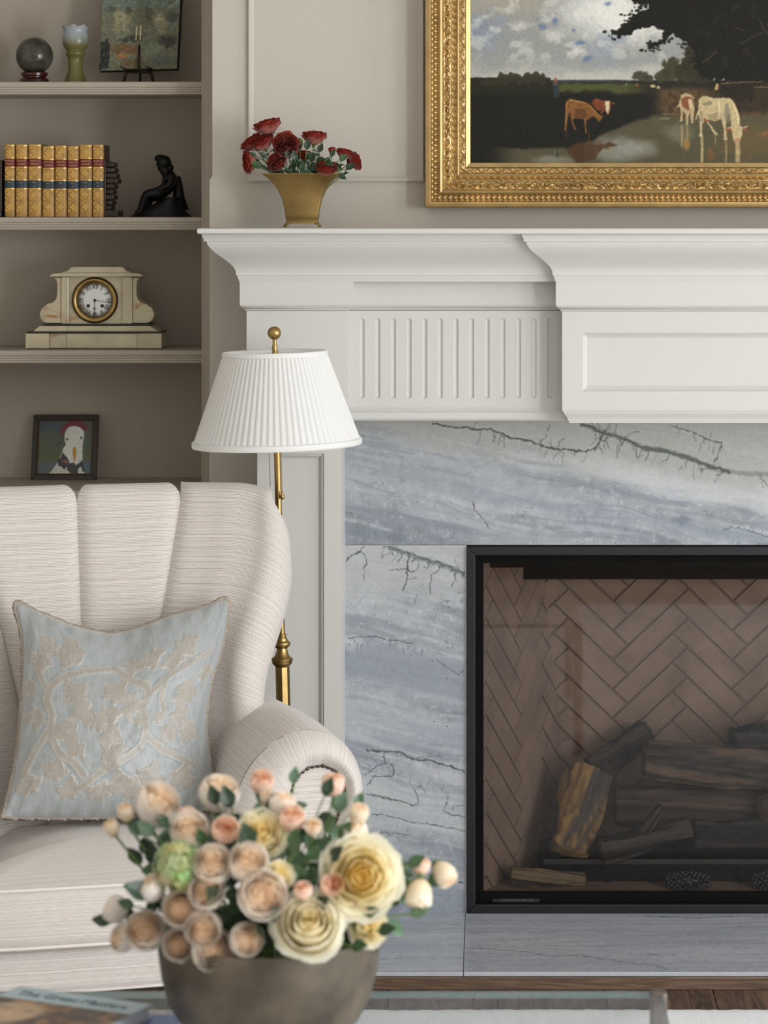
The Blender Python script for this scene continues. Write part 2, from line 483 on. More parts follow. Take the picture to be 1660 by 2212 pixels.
# shelf board with a rounded nose
xs0, ys = X(427, 6.72), YBK - 0.118
zt, zb_ = Z(492.5, ys), Z(506, ys)
r = (zt - zb_) / 2
pn = [(0.0 - 0.4, zt)] + [(-r * 0.6 + a, b) for a, b in arc(0, zt - r, r * 0.6, 90, -90, 7, r)] + [(-0.4, zb_)]
pth = [(xs0, YW), (xs0, ys), (mir(xs0), ys), (mir(xs0), YW)]
mp(sweep(pth, [(a if a > -0.3 else -0.02, b) for a, b in pn], 'shelf_board', M['trim'], mant))
mp(MB().box(xs0 + 0.01, mir(xs0) - 0.01, ys + 0.01, YW, zb_, zt - 0.0003).build('shelf_core', M['trim'], mant))

# fluted frieze panels (real grooves)
def fluted(xa, xb_, zlo, zhi, y, flutes, name):
    hw = 0.0062
    xs = [xa, xb_]
    for c in flutes: xs += [c + hw * k for k in (-1.12, -1.0, -.93, -.8, -.55, -.28, 0, .28, .55, .8, .93, 1.0, 1.12)]
    f0, f1 = z(861), z(697)
    zs = [zlo, zhi]
    for e in (f0, f1):
        zs += [e + hw * k for k in (-1.12, -1, -.93, -.8, -.55, -.28, 0, .28, .55, .8, .93, 1, 1.12)]
    xs = np.array(sorted(xs)); zs = np.array(sorted(zs))
    GX, GZ = np.meshgrid(xs, zs, indexing='ij')
    D = np.zeros_like(GX)
    for c in flutes:
        dz = np.maximum(np.maximum(f0 + hw * 0 - GZ, GZ - f1), 0)
        rr = np.sqrt((GX - c) ** 2 + dz ** 2) / hw
        D = np.maximum(D, np.where(rr < 1, 0.0052 * np.sqrt(np.clip(1 - rr ** 2.2, 0, 1)), 0))
    A = np.stack([GX, np.full_like(GX, y) + D, GZ], -1)
    me = grid_mesh(name, A, smooth_=False)
    sharp(me, 50)
    o = link(name, me, M['trim'], mant)
    return mp(o)
fx = [X(783 + 33.75 * k, YF) for k in range(13)]
fluted(xpr - 0.004, xb + 0.004, z(887), z(674), YF, fx, 'fluted_panel')
fluted(mir(xb) - 0.004, mir(xpr) + 0.004, z(887), z(674), YF, sorted(mir(v) for v in fx), 'fluted_panel')
# pilaster blocks above the legs
for s in (0, 1):
    a, b = (xpl, xpr) if s == 0 else (mir(xpr), mir(xpl))
    mp(MB().box(a, b, YP, Y0 + 0.01, z(886), z(673)).build('pilaster_block', M['trim'], mant))
# centre tablet with a sunk field
tab = MB(); ta, tb = xb, mir(xb)
pz0, pz1 = z(848), z(719)
pa, pb = X(1258, YBK), mir(X(1258, YBK))
for q in ((ta, tb, z(887), pz0), (ta, tb, pz1, z(673)), (ta, pa, pz0, pz1), (pb, tb, pz0, pz1)):
    tab.box(q[0], q[1], YBK, Y0 - 0.02, q[2], q[3])
mp(tab.build('centre_tablet', M['trim'], mant))
prof = [(0, 0), (0.0015, 0.0), (0.0022, 0.004), (0.009, 0.0105), (0.0122, 0.0125), (0.0125, 0.015), (0.02, 0.015)]
vs = []; fs = []
for (a, b), (dx, dz) in zip([(pa, pz0), (pb, pz0), (pb, pz1), (pa, pz1)], [(1, 1), (-1, 1), (-1, -1), (1, -1)]):
    for o, h in prof: vs.append((a + dx * o, YBK + h, b + dz * o))
k = len(prof)
for i in range(4):
    for j in range(k - 1): fs.append((i * k + j, ((i + 1) % 4) * k + j, ((i + 1) % 4) * k + j + 1, i * k + j + 1))
n = len(vs); vs += [vs[i * k + k - 1] for i in range(4)]; fs.append((n, n + 1, n + 2, n + 3))
mb = MB(); mb.add(vs, fs); mp(mb.build('sunk_panel', M['trim'], mant))
# core behind the crown and frieze
mp(MB().box(xpl + 0.01, mir(xpl) - 0.01, YF + 0.008, YW, z(912), zb_).build('mantel_core', M['trim'], mant))
# legs
for s in (0, 1):
    xl, xr = X(556, YLEG), X(738, YLEG)
    if s: xl, xr = mir(xr), mir(xl)
    yl = YLEG
    pa, pb = (X(596, yl), X(701, yl)) if s == 0 else (mir(X(701, yl)), mir(X(596, yl)))
    pz1, pz0 = Z(979, yl), 0.20
    g = MB()
    for q in ((xl, xr, 0.0418, pz0), (xl, xr, pz1, z(912)), (xl, pa, pz0, pz1), (pb, xr, pz0, pz1)): g.box(q[0], q[1], yl, Y0 + 0.01, q[2], q[3])
    mp(g.build('leg', M['trim'], mant))
    prof = [(0, 0), (0.001, 0.0), (0.0016, 0.005), (0.003, 0.0055), (0.0045, 0.004), (0.0065, 0.0038), (0.0095, 0.008), (0.0125, 0.0125), (0.0128, 0.0145), (0.03, 0.0145)]
    vs = []; fs = []; k = len(prof)
    for (a, b), (dx, dz) in zip([(pa, pz0), (pb, pz0), (pb, pz1), (pa, pz1)], [(1, 1), (-1, 1), (-1, -1), (1, -1)]):
        for o, h in prof: vs.append((a + dx * o, yl + h, b + dz * o))
    for i in range(4):
        for j in range(k - 1): fs.append((i * k + j, ((i + 1) % 4) * k + j, ((i + 1) % 4) * k + j + 1, i * k + j + 1))
    n = len(vs); vs += [vs[i * k + k - 1] for i in range(4)]; fs.append((n, n + 1, n + 2, n + 3))
    mb = MB(); mb.add(vs, fs); mp(mb.build('leg_panel', M['trim'], mant))

# ------------------------------------------------------------------ painter used for marble and pictures (colours of the surface itself)
class Canvas:
    def __init__(s, xs, ys):
        s.xs, s.ys = np.asarray(xs, float), np.asarray(ys, float)
        s.X, s.Y = np.meshgrid(s.xs, s.ys, indexing='ij')
        s.C = np.zeros(s.X.shape + (3,)); s.H = np.zeros(s.X.shape)
    def fill(s, c): s.C[:] = np.array(c) / 255.0
    def mix(s, c, m):
        m = np.clip(m, 0, 1)[..., None]
        c = np.asarray(c, float) / 255.0
        s.C = s.C * (1 - m) + c * m
    def _win(s, x0, x1, y0, y1):
        i0, i1 = np.searchsorted(s.xs, [x0, x1]); j0, j1 = np.searchsorted(s.ys, [y0, y1])
        return slice(i0, i1 + 1), slice(j0, j1 + 1)
    def poly(s, pts, c, jit=0, freq=0.15, a=1.0, seed=0, var=0, h=0):
        p = np.array(pts, float); pad = jit * 2 + 2
        w = s._win(p[:, 0].min() - pad, p[:, 0].max() + pad, p[:, 1].min() - pad, p[:, 1].max() + pad)
        x, y = s.X[w], s.Y[w]
        if x.size == 0: return
        if jit:
            x = x + (fbm(x * freq, y * freq, 3, seed + 1) - .5) * 4 * jit; y2 = y + (fbm(s.X[w] * freq, y * freq, 3, seed + 9) - .5) * 4 * jit
            y = y2
        ins = np.zeros(x.shape, bool)
        n = len(p)
        for i in range(n):
            x1, y1 = p[i]; x2, y2 = p[(i + 1) % n]
            if y1 == y2: continue
            cr = ((y1 > y) != (y2 > y)) & (x < (x2 - x1) * (y - y1) / (y2 - y1) + x1)
            ins ^= cr
        m = ins * a
        cc = np.asarray(c, float) / 255.0
        if var:
            nz = (fbm(s.X[w] * .25, s.Y[w] * .25, 3, seed + 5) - .5) * 2 * var
            cc = cc * (1 + nz[..., None])
        s.C[w] = s.C[w] * (1 - m[..., None]) + cc * m[..., None]
        if h: s.H[w] = np.maximum(s.H[w], ins * h)
    def line(s, pts, wd, c, a=1.0, taper=False, rough=0, seed=0, h=0):
        p = np.array(pts, float); L = len(p) - 1
        for i in range(L):
            (x1, y1), (x2, y2) = p[i], p[i + 1]
            w0 = wd * ((1 - i / L) if taper else 1); w1 = wd * ((1 - (i + 1) / L) if taper else 1)
            pad = wd + rough * 2 + 2
            w = s._win(min(x1, x2) - pad, max(x1, x2) + pad, min(y1, y2) - pad, max(y1, y2) + pad)
            x, y = s.X[w], s.Y[w]
            if x.size == 0: continue
            if rough:
                nx = (fbm(x * .12, y * .12, 3, seed) - .5) * 4 * rough; ny = (fbm(x * .12, y * .12, 3, seed + 4) - .5) * 4 * rough
                x = x + nx; y = y + ny
            dx, dy = x2 - x1, y2 - y1; l2 = dx * dx + dy * dy + 1e-9
            t = np.clip(((x - x1) * dx + (y - y1) * dy) / l2, 0, 1)
            d = np.hypot(x - x1 - t * dx, y - y1 - t * dy)
            ww = w0 + (w1 - w0) * t
            m = smooth(1, .45, d / np.maximum(ww, .01)) * a if wd > 1.2 else np.clip(1.3 - d / max(wd, .4), 0, 1) * a
            s.C[w] = s.C[w] * (1 - m[..., None]) + np.asarray(c, float) / 255.0 * m[..., None]
            if h: s.H[w] = np.maximum(s.H[w], (d < ww) * h)
    def blob(s, cx, cy, rx, ry, c, a=1.0, hard=.3, jit=0, seed=0):
        w = s._win(cx - rx * 1.5 - 3, cx + rx * 1.5 + 3, cy - ry * 1.5 - 3, cy + ry * 1.5 + 3)
        x, y = s.X[w], s.Y[w]
        if x.size == 0: return
        d = np.hypot((x - cx) / rx, (y - cy) / ry)
        if jit: d = d + (fbm(x * .09, y * .09, 4, seed) - .5) * jit
        m = smooth(1.0, 1.0 - max(1 - hard, .05), d) * a
        s.C[w] = s.C[w] * (1 - m[..., None]) + np.asarray(c, float) / 255.0 * m[..., None]

# ------------------------------------------------------------------ marble surround
def marble_base(cv, seed=0, ang=0.19, warm=None):
    u = cv.X * math.cos(ang) + cv.Y * math.sin(ang); v = -cv.X * math.sin(ang) + cv.Y * math.cos(ang)
    wv = v + (fbm(u * .005, v * .009, 3, seed) - .5) * 45
    cv.fill((176, 179, 182))
    b = fbm(u * .0022, wv * .022, 4, seed + 2)
    cv.mix((192, 193, 195), smooth(.5, .72, b)); cv.mix((150, 156, 163), smooth(.5, .28, b) * .75)
    f = fbm(u * .006, wv * .11, 4, seed + 5)
    cv.mix((205, 206, 209), smooth(.54, .72, f) * .5); cv.mix((140, 146, 155), smooth(.44, .28, f) * .45)
    g = fbm(cv.X * .05, cv.Y * .05, 4, seed + 8)
    cv.C *= (0.93 + 0.14 * g)[..., None]
    cv.C *= np.array((.905, .91, .925))
    # hair cracks in clusters
    cl = smooth(.52, .66, fbm(cv.X * .008, cv.Y * .012, 3, seed + 11))
    h = np.abs(fbm(cv.X * .035 + 3 * fbm(cv.X * .02, cv.Y * .02, 2, seed), cv.Y * .022, 4, seed + 13) - .5)
    cv.mix((104, 110, 114), smooth(.016, .003, h) * cl * .75)
    cl2 = smooth(.48, .64, fbm(cv.X * .014, cv.Y * .018, 3, seed + 21))
    h2 = np.abs(fbm(cv.X * .06 + 2 * fbm(cv.X * .05, cv.Y * .05, 2, seed + 3), cv.Y * .03, 4, seed + 23) - .5)
    cv.mix((122, 127, 130), smooth(.020, .004, h2) * cl2 * .5)
    cv.mix((214, 215, 217), smooth(.66, .78, fbm(cv.X * .09, cv.Y * .12, 3, seed + 27)) * .3)
def cracks(cv, pts, n, ln, seed, c=(78, 84, 82)):
    rr = random.Random(seed); p = np.array(pts)
    for _ in range(n):
        i = rr.randrange(len(p) - 1); t = rr.random()
        x, y = p[i] * (1 - t) + p[i + 1] * t
        a = math.radians(rr.choice([90, 100, 115, 75, 130])); l = rr.uniform(.3, 1) * ln; q = [(x, y)]
        sg = 1 if rr.random() < .75 else -1
        for k in range(4):
            x += math.cos(a) * l / 4 * sg; y += math.sin(a) * l / 4 * sg; a += rr.uniform(-.6, .6); q.append((x, y))
        cv.line(q, rr.uniform(.6, 1.2), c, rr.uniform(.4, .9), rough=1.5, seed=seed)

def slab(cv, name, mapper, parent, m, thick=None):
    A = mapper(cv.X, cv.Y)
    o = link(name, grid_mesh(name, A, col=np_s2l(cv.C), smooth_=False), m, parent)
    return o
M['marble'] = mat('grey_marble', attr=True, rough=0.22, spec=0.5, vary=(90, 0.05))
sur = empty('marble_surround', (XC, Y0, 0.04)); ST = Matrix.Translation(-sur.location)
tag(sur, 'veined blue-grey marble fireplace surround under the mantelpiece', 'fireplace surround')
def back_box(x0, x1, z0, z1, name, parent, inv, col=(.42, .43, .44)):
    o = MB().box(x0, x1, Y0 + 0.0006, YW - 0.0005, z0, z1, col).build(name, M['marble'], parent); o.matrix_parent_inverse = inv; return o
xe = VX + mir(X(745, Y0)) * F / Y0
xs = np.concatenate([np.arange(740, 1662, 2.0), np.arange(1664, xe, 9)])
cv = Canvas(xs, np.arange(905, 1178.5, 2.0))
marble_base(cv, 3)
cv.mix((172, 171, 164), smooth(60, -25, (cv.Y - 985) - (cv.X - 1200) * .16 + (fbm(cv.X * .02, cv.Y * .02, 3, 4) - .5) * 50) * .8)
cv.mix((196, 197, 199), smooth(45, 0, np.abs((cv.Y - 1032) - (cv.X - 1400) * .19 + (fbm(cv.X * .012, cv.Y * .012, 3, 5) - .5) * 50)) * smooth(1150, 1400, cv.X) * .75)
cv.mix((150, 157, 162), smooth(60, 0, np.abs((cv.Y - 1015) - (cv.X - 900) * .17)) * smooth(1250, 950, cv.X) * .55)
cv.mix((138, 146, 158), smooth(26, 0, np.abs((cv.Y - 1105) - (cv.X - 1250) * .16 + (fbm(cv.X * .03, cv.Y * .03, 3, 6) - .5) * 30)) * smooth(800, 1150, cv.X) * .6)
v1 = [(935, 916), (1010, 925), (1060, 929), (1100, 944), (1150, 954), (1190, 968), (1230, 973), (1264, 976), (1288, 966), (1298, 946), (1308, 930)]
v2 = [(1258, 917), (1306, 934), (1350, 949), (1392, 968), (1440, 974), (1490, 990), (1540, 1010), (1575, 1019), (1660, 1026), (1800, 1060), (2100, 1100)]
v3 = [(1450, 918), (1498, 934), (1530, 950), (1560, 957), (1552, 985), (1543, 1000)]
cv.line(v2, 7, (126, 132, 128), .75, rough=2, seed=4); cv.line(v2[:8], 3.6, (74, 80, 78), .9, rough=2.4, seed=8)
cv.line(v2[3:7], 5, (88, 94, 92), .8, rough=2.5, seed=2)
cv.line(v1, 2.6, (72, 77, 74), .9, rough=2.2, seed=1); cv.line(v3, 1.7, (80, 86, 82), .85, rough=2, seed=3)
cv.line([(1310, 930), (1320, 916)], 1.5, (80, 86, 82), .8, rough=2)
cv.line([(1020, 1080), (1026, 1098), (1044, 1120), (1058, 1140)], 1.5, (92, 98, 96), .8, rough=2, seed=6)
cv.line([(1165, 955), (1180, 945), (1186, 918)], 1.3, (86, 92, 88), .8, rough=2)
cv.line([(1562, 1146), (1580, 1138), (1598, 1142), (1630, 1150), (1660, 1160)], 1.4, (92, 98, 102), .8, rough=2, seed=7)
cv.blob(1475, 1124, 30, 13, (118, 124, 136), .7, jit=1.2, seed=3); cv.blob(862, 1155, 18, 26, (120, 127, 136), .6, jit=1.3, seed=5); cv.blob(790, 1145, 40, 20, (130, 137, 142), .5, jit=1.3, seed=8)
cracks(cv, v1, 26, 34, 5); cracks(cv, v2, 40, 44, 6); cracks(cv, v3, 12, 34, 7)
cracks(cv, [(760, 1150), (1000, 1150)], 26, 24, 9, (120, 126, 130)); cracks(cv, [(1150, 1165), (1380, 1172)], 20, 22, 10, (126, 132, 136))
def mfront(PX, PY): return np.stack([(PX - VX) * Y0 / F, np.full_like(PX, Y0), H - (PY - VY) * Y0 / F], -1)
o = slab(cv, 'marble_lintel', mfront, sur, M['marble']); o.matrix_parent_inverse = ST
back_box(X(740, Y0), X(cv.xs[-1], Y0), Z(cv.ys[-1], Y0) + .0003, Z(905, Y0), 'lintel_backing', sur, ST)
# left jamb
def jamb(seed, mirror=False):
    cv = Canvas(np.arange(740, 1007.5, 2.0), np.arange(1179.2, 1974, 2.0))
    marble_base(cv, 21 + seed)
    k = 2.633
    q = lambda pts: [(730 + a / k, 1160 + b / k) for a, b in pts]
    cv.mix((186, 187, 186), smooth(1345, 1240, cv.Y + (cv.X - 800) * .1 + (fbm(cv.X * .02, cv.Y * .02, 3, 4) - .5) * 60) * .75)
    yy = cv.Y - (cv.X - 740) * .16 + (fbm(cv.X * .02, cv.Y * .02, 3, 14) - .5) * 46
    cv.mix((141, 147, 158), smooth(1375, 1395, yy) * smooth(1505, 1440, yy) * .8)
    cv.mix((176, 180, 188), smooth(1500, 1520, yy) * smooth(1600, 1560, yy) * .5)
    cv.mix((188, 190, 192), smooth(1640, 1680, yy) * smooth(1800, 1740, yy) * .6)
    cv.mix((150, 155, 165), smooth(1810, 1850, yy) * .45)
    va = q([(270, 40), (330, 68), (400, 95), (480, 122), (580, 150), (650, 178), (720, 205)])
    cv.line(va, 8, (124, 132, 130), .75, rough=3, seed=3); cv.line(va, 2.5, (92, 99, 98), .8, rough=3, seed=6)
    D = (72, 78, 78)
    for pts, w in (([(405, 95), (395, 150), (398, 200), (400, 240), (385, 265), (370, 300)], 1.7), ([(145, 45), (130, 80), (80, 100), (45, 140)], 1.7), ([(138, 85), (165, 120), (166, 155), (150, 180), (150, 240)], 1.4),
                   ([(590, 150), (570, 190), (530, 220), (525, 320)], 1.5), ([(670, 190), (665, 240), (650, 285)], 1.4), ([(300, 190), (380, 180), (440, 200)], 1.3), ([(450, 320), (435, 380)], 1.1), ([(400, 240), (450, 235)], 1.2),
                   ([(160, 1215), (270, 1222), (350, 1220), (430, 1262), (550, 1275), (640, 1305), (722, 1330)], 2.6), ([(430, 1262), (510, 1250), (585, 1245)], 1.2),
                   ([(270, 1222), (262, 1285), (200, 1320), (155, 1355)], 1.3), ([(310, 1290), (322, 1355), (200, 1365), (165, 1420)], 1.4), ([(160, 1462), (210, 1468), (310, 1495), (450, 1530), (455, 1480), (430, 1440)], 1.6),
                   ([(190, 1575), (300, 1590), (420, 1620), (560, 1640), (720, 1672)], 1.3), ([(220, 1695), (250, 1678), (300, 1685), (410, 1695)], 1.2), ([(720, 1525), (660, 1535), (650, 1550)], 1.2), ([(720, 1590), (650, 1580), (600, 1560), (630, 1500)], 1.3),
                   ([(300, 1490), (190, 1465)], 1.2), ([(560, 700), (620, 740), (690, 785), (718, 760)], 1.2), ([(60, 570), (200, 565), (330, 590), (430, 605)], 1.4), ([(690, 1965), (722, 1965)], 2.2)):
        cv.line(q(pts), w, D if w > 1.2 else (98, 104, 108), .85, rough=1.8, seed=int(pts[0][0]))
    cracks(cv, va, 16, 40, 31); cracks(cv, q([(60, 600), (700, 640)]), 26, 26, 32, (110, 116, 126)); cracks(cv, q([(180, 1300), (700, 1480)]), 20, 24, 33, (120, 126, 132)); cracks(cv, q([(60, 380), (700, 400)]), 16, 18, 34, (140, 144, 144))
    for a, b in ((540, 705), (622, 805), (550, 1052), (620, 1077), (630, 400)): cv.blob(730 + a / k, 1160 + b / k, 2.2, 2.2, (60, 64, 70), .9)
    return cv
cv = jamb(0)
o = slab(cv, 'marble_jamb', mfront, sur, M['marble']); o.matrix_parent_inverse = ST
back_box(X(740, Y0), X(cv.xs[-1], Y0), 0.03, Z(1179.2, Y0), 'jamb_backing', sur, ST)
o = slab(cv, 'marble_jamb', lambda a, b: mfront(2 * 1515 - a, b)[::-1], sur, M['marble']); o.matrix_parent_inverse = ST
back_box(mir(X(1006.5, Y0)), mir(X(740, Y0)), 0.03, Z(1179.2, Y0), 'jamb_backing', sur, ST)
# pale grouted edges
g = MB()
g.box(X(1005.4, Y0), X(1008.2, Y0), Y0 - 0.0012, Y0 + 0.02, 0.042, Z(1178, Y0)); g.box(X(745, Y0), X(1008, Y0), Y0 - 0.0006, Y0 + 0.01, Z(1179.2, Y0), Z(1178.2, Y0))
o = g.build('grout_line', mat('grout', rgb(205, 206, 210), 0.5), sur); o.matrix_parent_inverse = ST

# ------------------------------------------------------------------ hearth
HZ = 0.042; YH = 6000 * (H - HZ) / (2098.5 - VY)
hea = empty('hearth', (XC, (YH + Y0) / 2, 0)); HT = Matrix.Translation(-hea.location)
tag(hea, 'low grey marble hearth with a dark oak edge in front of the fireplace', 'hearth')
hx0, hx1 = X(556, YLEG) - .03, mir(X(556, YLEG) - .03)
xj = X(1006, Y0)
for nm, a, b, sd in (('hearth_slab', hx0, xj - .0008, 5), ('hearth_slab', xj + .0008, mir(xj) - .0008, 9), ('hearth_slab', mir(xj) + .0008, hx1, 14)):
    xx = np.arange(a, b + .0022, .0024) if b < XC + 1 and a < .9 else np.linspace(a, b, 60)
    cv = Canvas(VX + xx * 850, 900 + np.arange(0, (Y0 - YH) * 850 + 4, 4.0) if True else None)
    marble_base(cv, 40 + sd, ang=0.05)
    cv.mix((186, 188, 196), np.full(cv.X.shape, .45))
    if sd == 9:
        hv = [(1006, 992), (1080, 985), (1150, 1000), (1230, 1016), (1330, 1040), (1420, 1062), (1440, 1080)]
        hv = [(a, 900 + (Y0 - YH) * 850 * (1 - t)) for a, t in ((1006, .62), (1060, .64), (1130, .68), (1180, .76), (1240, .74), (1320, .84), (1390, .9), (1412, .97))]
        cv.line(hv, 2.6, (112, 118, 122), .8, rough=2, seed=3); cracks(cv, hv, 18, 26, 51, (112, 118, 122))
        cv.line([(1400, 900 + 440), (1500, 900 + 425), (1600, 900 + 440), (1690, 900 + 432), (1800, 900 + 420)], 4, (96, 104, 100), .8, rough=3, seed=9)
    if sd == 5:
        cv.line([(700, 1100), (840, 900 + 90), (920, 900 + 110), (1004, 900 + 100)], 2.2, (112, 118, 122), .7, rough=2, seed=4)
    A = np.stack([(cv.X - VX) / 850, YH + (cv.Y - 900) / 850, np.full_like(cv.X, HZ)], -1)
    A[..., 1] = np.minimum(A[..., 1], Y0)
    o = link(nm, grid_mesh(nm, A, col=np_s2l(cv.C), smooth_=False), M['marble'], hea); o.matrix_parent_inverse = HT
    e = MB(); e.box(a, b, YH, Y0, HZ - 0.012, HZ - 0.0006, (.47, .48, .5)); o2 = e.build('slab_edge', M['marble'], hea, bev=0.002); o2.matrix_parent_inverse = HT
o = MB().box(hx0, hx1, YH - 0.004, Y0 + 0.005, 0.0, HZ - 0.0125).build('oak_edge', M['oak_edge'], hea, bev=0.002); o.matrix_parent_inverse = HT

# ------------------------------------------------------------------ gas fireplace
fp = empty('gas_fireplace', (XC, Y0, 0.04)); FT = Matrix.Translation(-fp.location)
tag(fp, 'black framed glass-fronted gas fireplace lined with herringbone firebrick', 'fireplace')
def fpp(o): o.matrix_parent_inverse = FT; return o
def ring(x0, x1, z0, z1, w, y0, y1, name, m, bev=0.002):
    for q in ('l', 'r', 't', 'b'):
        b = MB()
        if q == 'l': p = [(x0, z0), (x0 + w, z0 + w), (x0 + w, z1 - w), (x0, z1)]
        if q == 'r': p = [(x1, z0), (x1, z1), (x1 - w, z1 - w), (x1 - w, z0 + w)]
        if q == 't': p = [(x0, z1), (x0 + w, z1 - w), (x1 - w, z1 - w), (x1, z1)]
        if q == 'b': p = [(x0, z0), (x1, z0), (x1 - w, z0 + w), (x0 + w, z0 + w)]
        b.prism(p, y0, y1); fpp(b.build(name, m, fp, bev=bev))
fz0, fz1 = HZ + 0.0005, Z(1180, Y0)
ring(OX0 + .0005, OX1 - .0005, fz0, fz1, 0.0225, Y0 - 0.010, Y0 + 0.06, 'outer_frame', M['black_metal'])
ring(OX0 + 0.0225, OX1 - 0.0225, fz0 + 0.0225, fz1 - 0.0225, 0.021, Y0 + 0.008, Y0 + 0.07, 'inner_frame', M['black_matte'], 0.001)
gx0, gx1, gz0, gz1 = OX0 + 0.0435, OX1 - 0.0435, Z(1926, Y0 + .02), Z(1213, Y0 + .02)
fpp(MB().box(OX0 + .03, OX1 - .03, Y0 + 0.006, Y0 + 0.03, fz0 + 0.0225, gz0).build('lower_rail', M['black_matte'], fp, bev=0.004))
gp = MB(); gp.add([(gx0 - .005, Y0 + .024, gz0 - .004), (gx1 + .005, Y0 + .024, gz0 - .004), (gx1 + .005, Y0 + .024, gz1 + .004), (gx0 - .005, Y0 + .024, gz1 + .004)], [(0, 1, 2, 3)]); fpp(gp.build('glass_pane', M['fire_glass'], fp, fix=False))
# name plate, its lettering too small to read in full
pl = fpp(MB().box(X(1064, Y0), X(1166, Y0), Y0 + 0.003, Y0 + 0.007, Z(1950.5, Y0), Z(1942, Y0)).build('name_plate', mat('plate_black', rgb(14, 14, 15), .5), fp, bev=.001))
tm = text_mesh('TOWN & COUNTRY FIREPLACES', 0.0066)
o = link('lettering', tm, mat('plate_letters', rgb(96, 98, 104), .6), fp); o.matrix_parent_inverse = FT
o.location = (X(1117, Y0), Y0 + 0.0028, Z(1945.4, Y0)); o.rotation_euler = (math.radians(90), 0, 0); o.scale = (.86, 1, 1)

# firebox: floor, splayed sides and leaning back, all brick-lined
yf, yk = Y0 + 0.035, 7.50
sx0, sx1 = gx0 - 0.012, None
bxl = X(1209, yk)                                     # back corner at the ledge
zl = Z(1597, yk); zfl = gz0 - 0.004
ytop = 7.412; ztop = Z(1243, ytop)
def side_x(y): return sx0 + (bxl - sx0) * (y - yf) / (yk - yf)
M['brick'] = mat('firebrick', rgb(136, 114, 100), 0.9, vary=(9, 0.22), bump=(160, 0.5), spec=0.15)
M['mortar'] = mat('firebrick_mortar', rgb(120, 102, 92), 0.95, spec=0.1)
def clip(poly, inside):
    """Sutherland-Hodgman against a convex polygon given counter-clockwise"""
    out = poly
    n = len(inside)
    for i in range(n):
        a, b = inside[i], inside[(i + 1) % n]
        def sd(p): return (b[0] - a[0]) * (p[1] - a[1]) - (b[1] - a[1]) * (p[0] - a[0])
        src, out = out, []
        for j in range(len(src)):
            p, q = src[j], src[(j + 1) % len(src)]
            dp, dq = sd(p), sd(q)
            if dp >= 0: out.append(p)
            if (dp >= 0) != (dq >= 0):
                t = dp / (dp - dq); out.append((p[0] + (q[0] - p[0]) * t, p[1] + (q[1] - p[1]) * t))
        if len(out) < 3: return []
    return out
def area(p): return abs(sum(p[i][0] * p[(i + 1) % len(p)][1] - p[(i + 1) % len(p)][0] * p[i][1] for i in range(len(p)))) / 2
def herring(region, frame, parent, off=(0, 0), L=0.226, Wd=0.0585, gap=0.0058):
    """bricks laid herringbone inside a convex region; frame maps (u, v, depth) to the scene"""
    c, s = math.cos(math.radians(45)), math.sin(math.radians(45))
    us = [p[0] for p in region]; vs_ = [p[1] for p in region]
    for i in range(-22, 23):
        for j in range(-8, 9):
            ox = i * Wd + j * (L + Wd); oy = i * Wd + j * (Wd - L)
            for kind in (0, 1):
                q = [(ox, oy), (ox + L, oy), (ox + L, oy + Wd), (ox, oy + Wd)] if kind == 0 else [(ox + L, oy + Wd - L), (ox + L + Wd, oy + Wd - L), (ox + L + Wd, oy + Wd), (ox + L, oy + Wd)]
                g2 = gap / 2; cx = sum(p[0] for p in q) / 4; cy = sum(p[1] for p in q) / 4
                q = [(p[0] - math.copysign(g2, p[0] - cx), p[1] - math.copysign(g2, p[1] - cy)) for p in q]
                q = [(p[0] * c - p[1] * s + off[0], p[0] * s + p[1] * c + off[1]) for p in q]
                if max(p[0] for p in q) < min(us) or min(p[0] for p in q) > max(us) or max(p[1] for p in q) < min(vs_) or min(p[1] for p in q) > max(vs_): continue
                p = clip(q, region)
                if len(p) < 3 or area(p) < 2e-4: continue
                mx = sum(a for a, b in p) / len(p); my = sum(b for a, b in p) / len(p)
                d = 0.006
                n = len(p)
                ins = [(a + (mx - a) * .035, b + (my - b) * .035) for a, b in p]
                V = [frame(a, b, 0) for a, b in p] + [frame(a, b, d * .75) for a, b in p] + [frame(a, b, d) for a, b in ins]
                Fc = [tuple(range(2 * n, 3 * n))]
                for r_ in (0, 1): Fc += [(r_ * n + t, r_ * n + (t + 1) % n, (r_ + 1) * n + (t + 1) % n, (r_ + 1) * n + t) for t in range(n)]
                mb = MB(); mb.add(V, Fc); mb.build('brick', M['brick'], parent)
# back panel above the ledge (u along x from the left corner, v up the slope)
sl = math.hypot(ytop - yk, ztop - zl)
dirv = Vector((0, (ytop - yk) / sl, (ztop - zl) / sl)); nrmv = Vector((0, -dirv.z, dirv.y))
bw2 = side_x(ytop)
def fr_back(u, v, d): 
    p = Vector((u, yk, zl)) + dirv * v + nrmv * d; return p
reg = [(bxl, 0), (mir(bxl), 0), (mir(bw2), sl), (bw2, sl)]
bp = MB(); bp.add([fr_back(a, b, -0.0005) for a, b in reg], [(0, 1, 2, 3)]); 
bk = fpp(bp.build('back_lining', M['mortar'], fp))
def sub(o): return o
_fp = fp
herring(reg, fr_back, bk, off=(X(1355, yk) - .16 * 2, 0.02))
reg = [(bxl, zfl), (mir(bxl), zfl), (mir(bxl), zl), (bxl, zl)]
bp = MB(); bp.add([(a, yk + .0005, b) for a, b in reg], [(0, 1, 2, 3)]); bk = fpp(bp.build('back_lining', M['mortar'], fp))
herring(reg, lambda u, v, d: Vector((u, yk - d, v)), bk, off=(X(1355, yk) - .16 * 2, zl + .02))
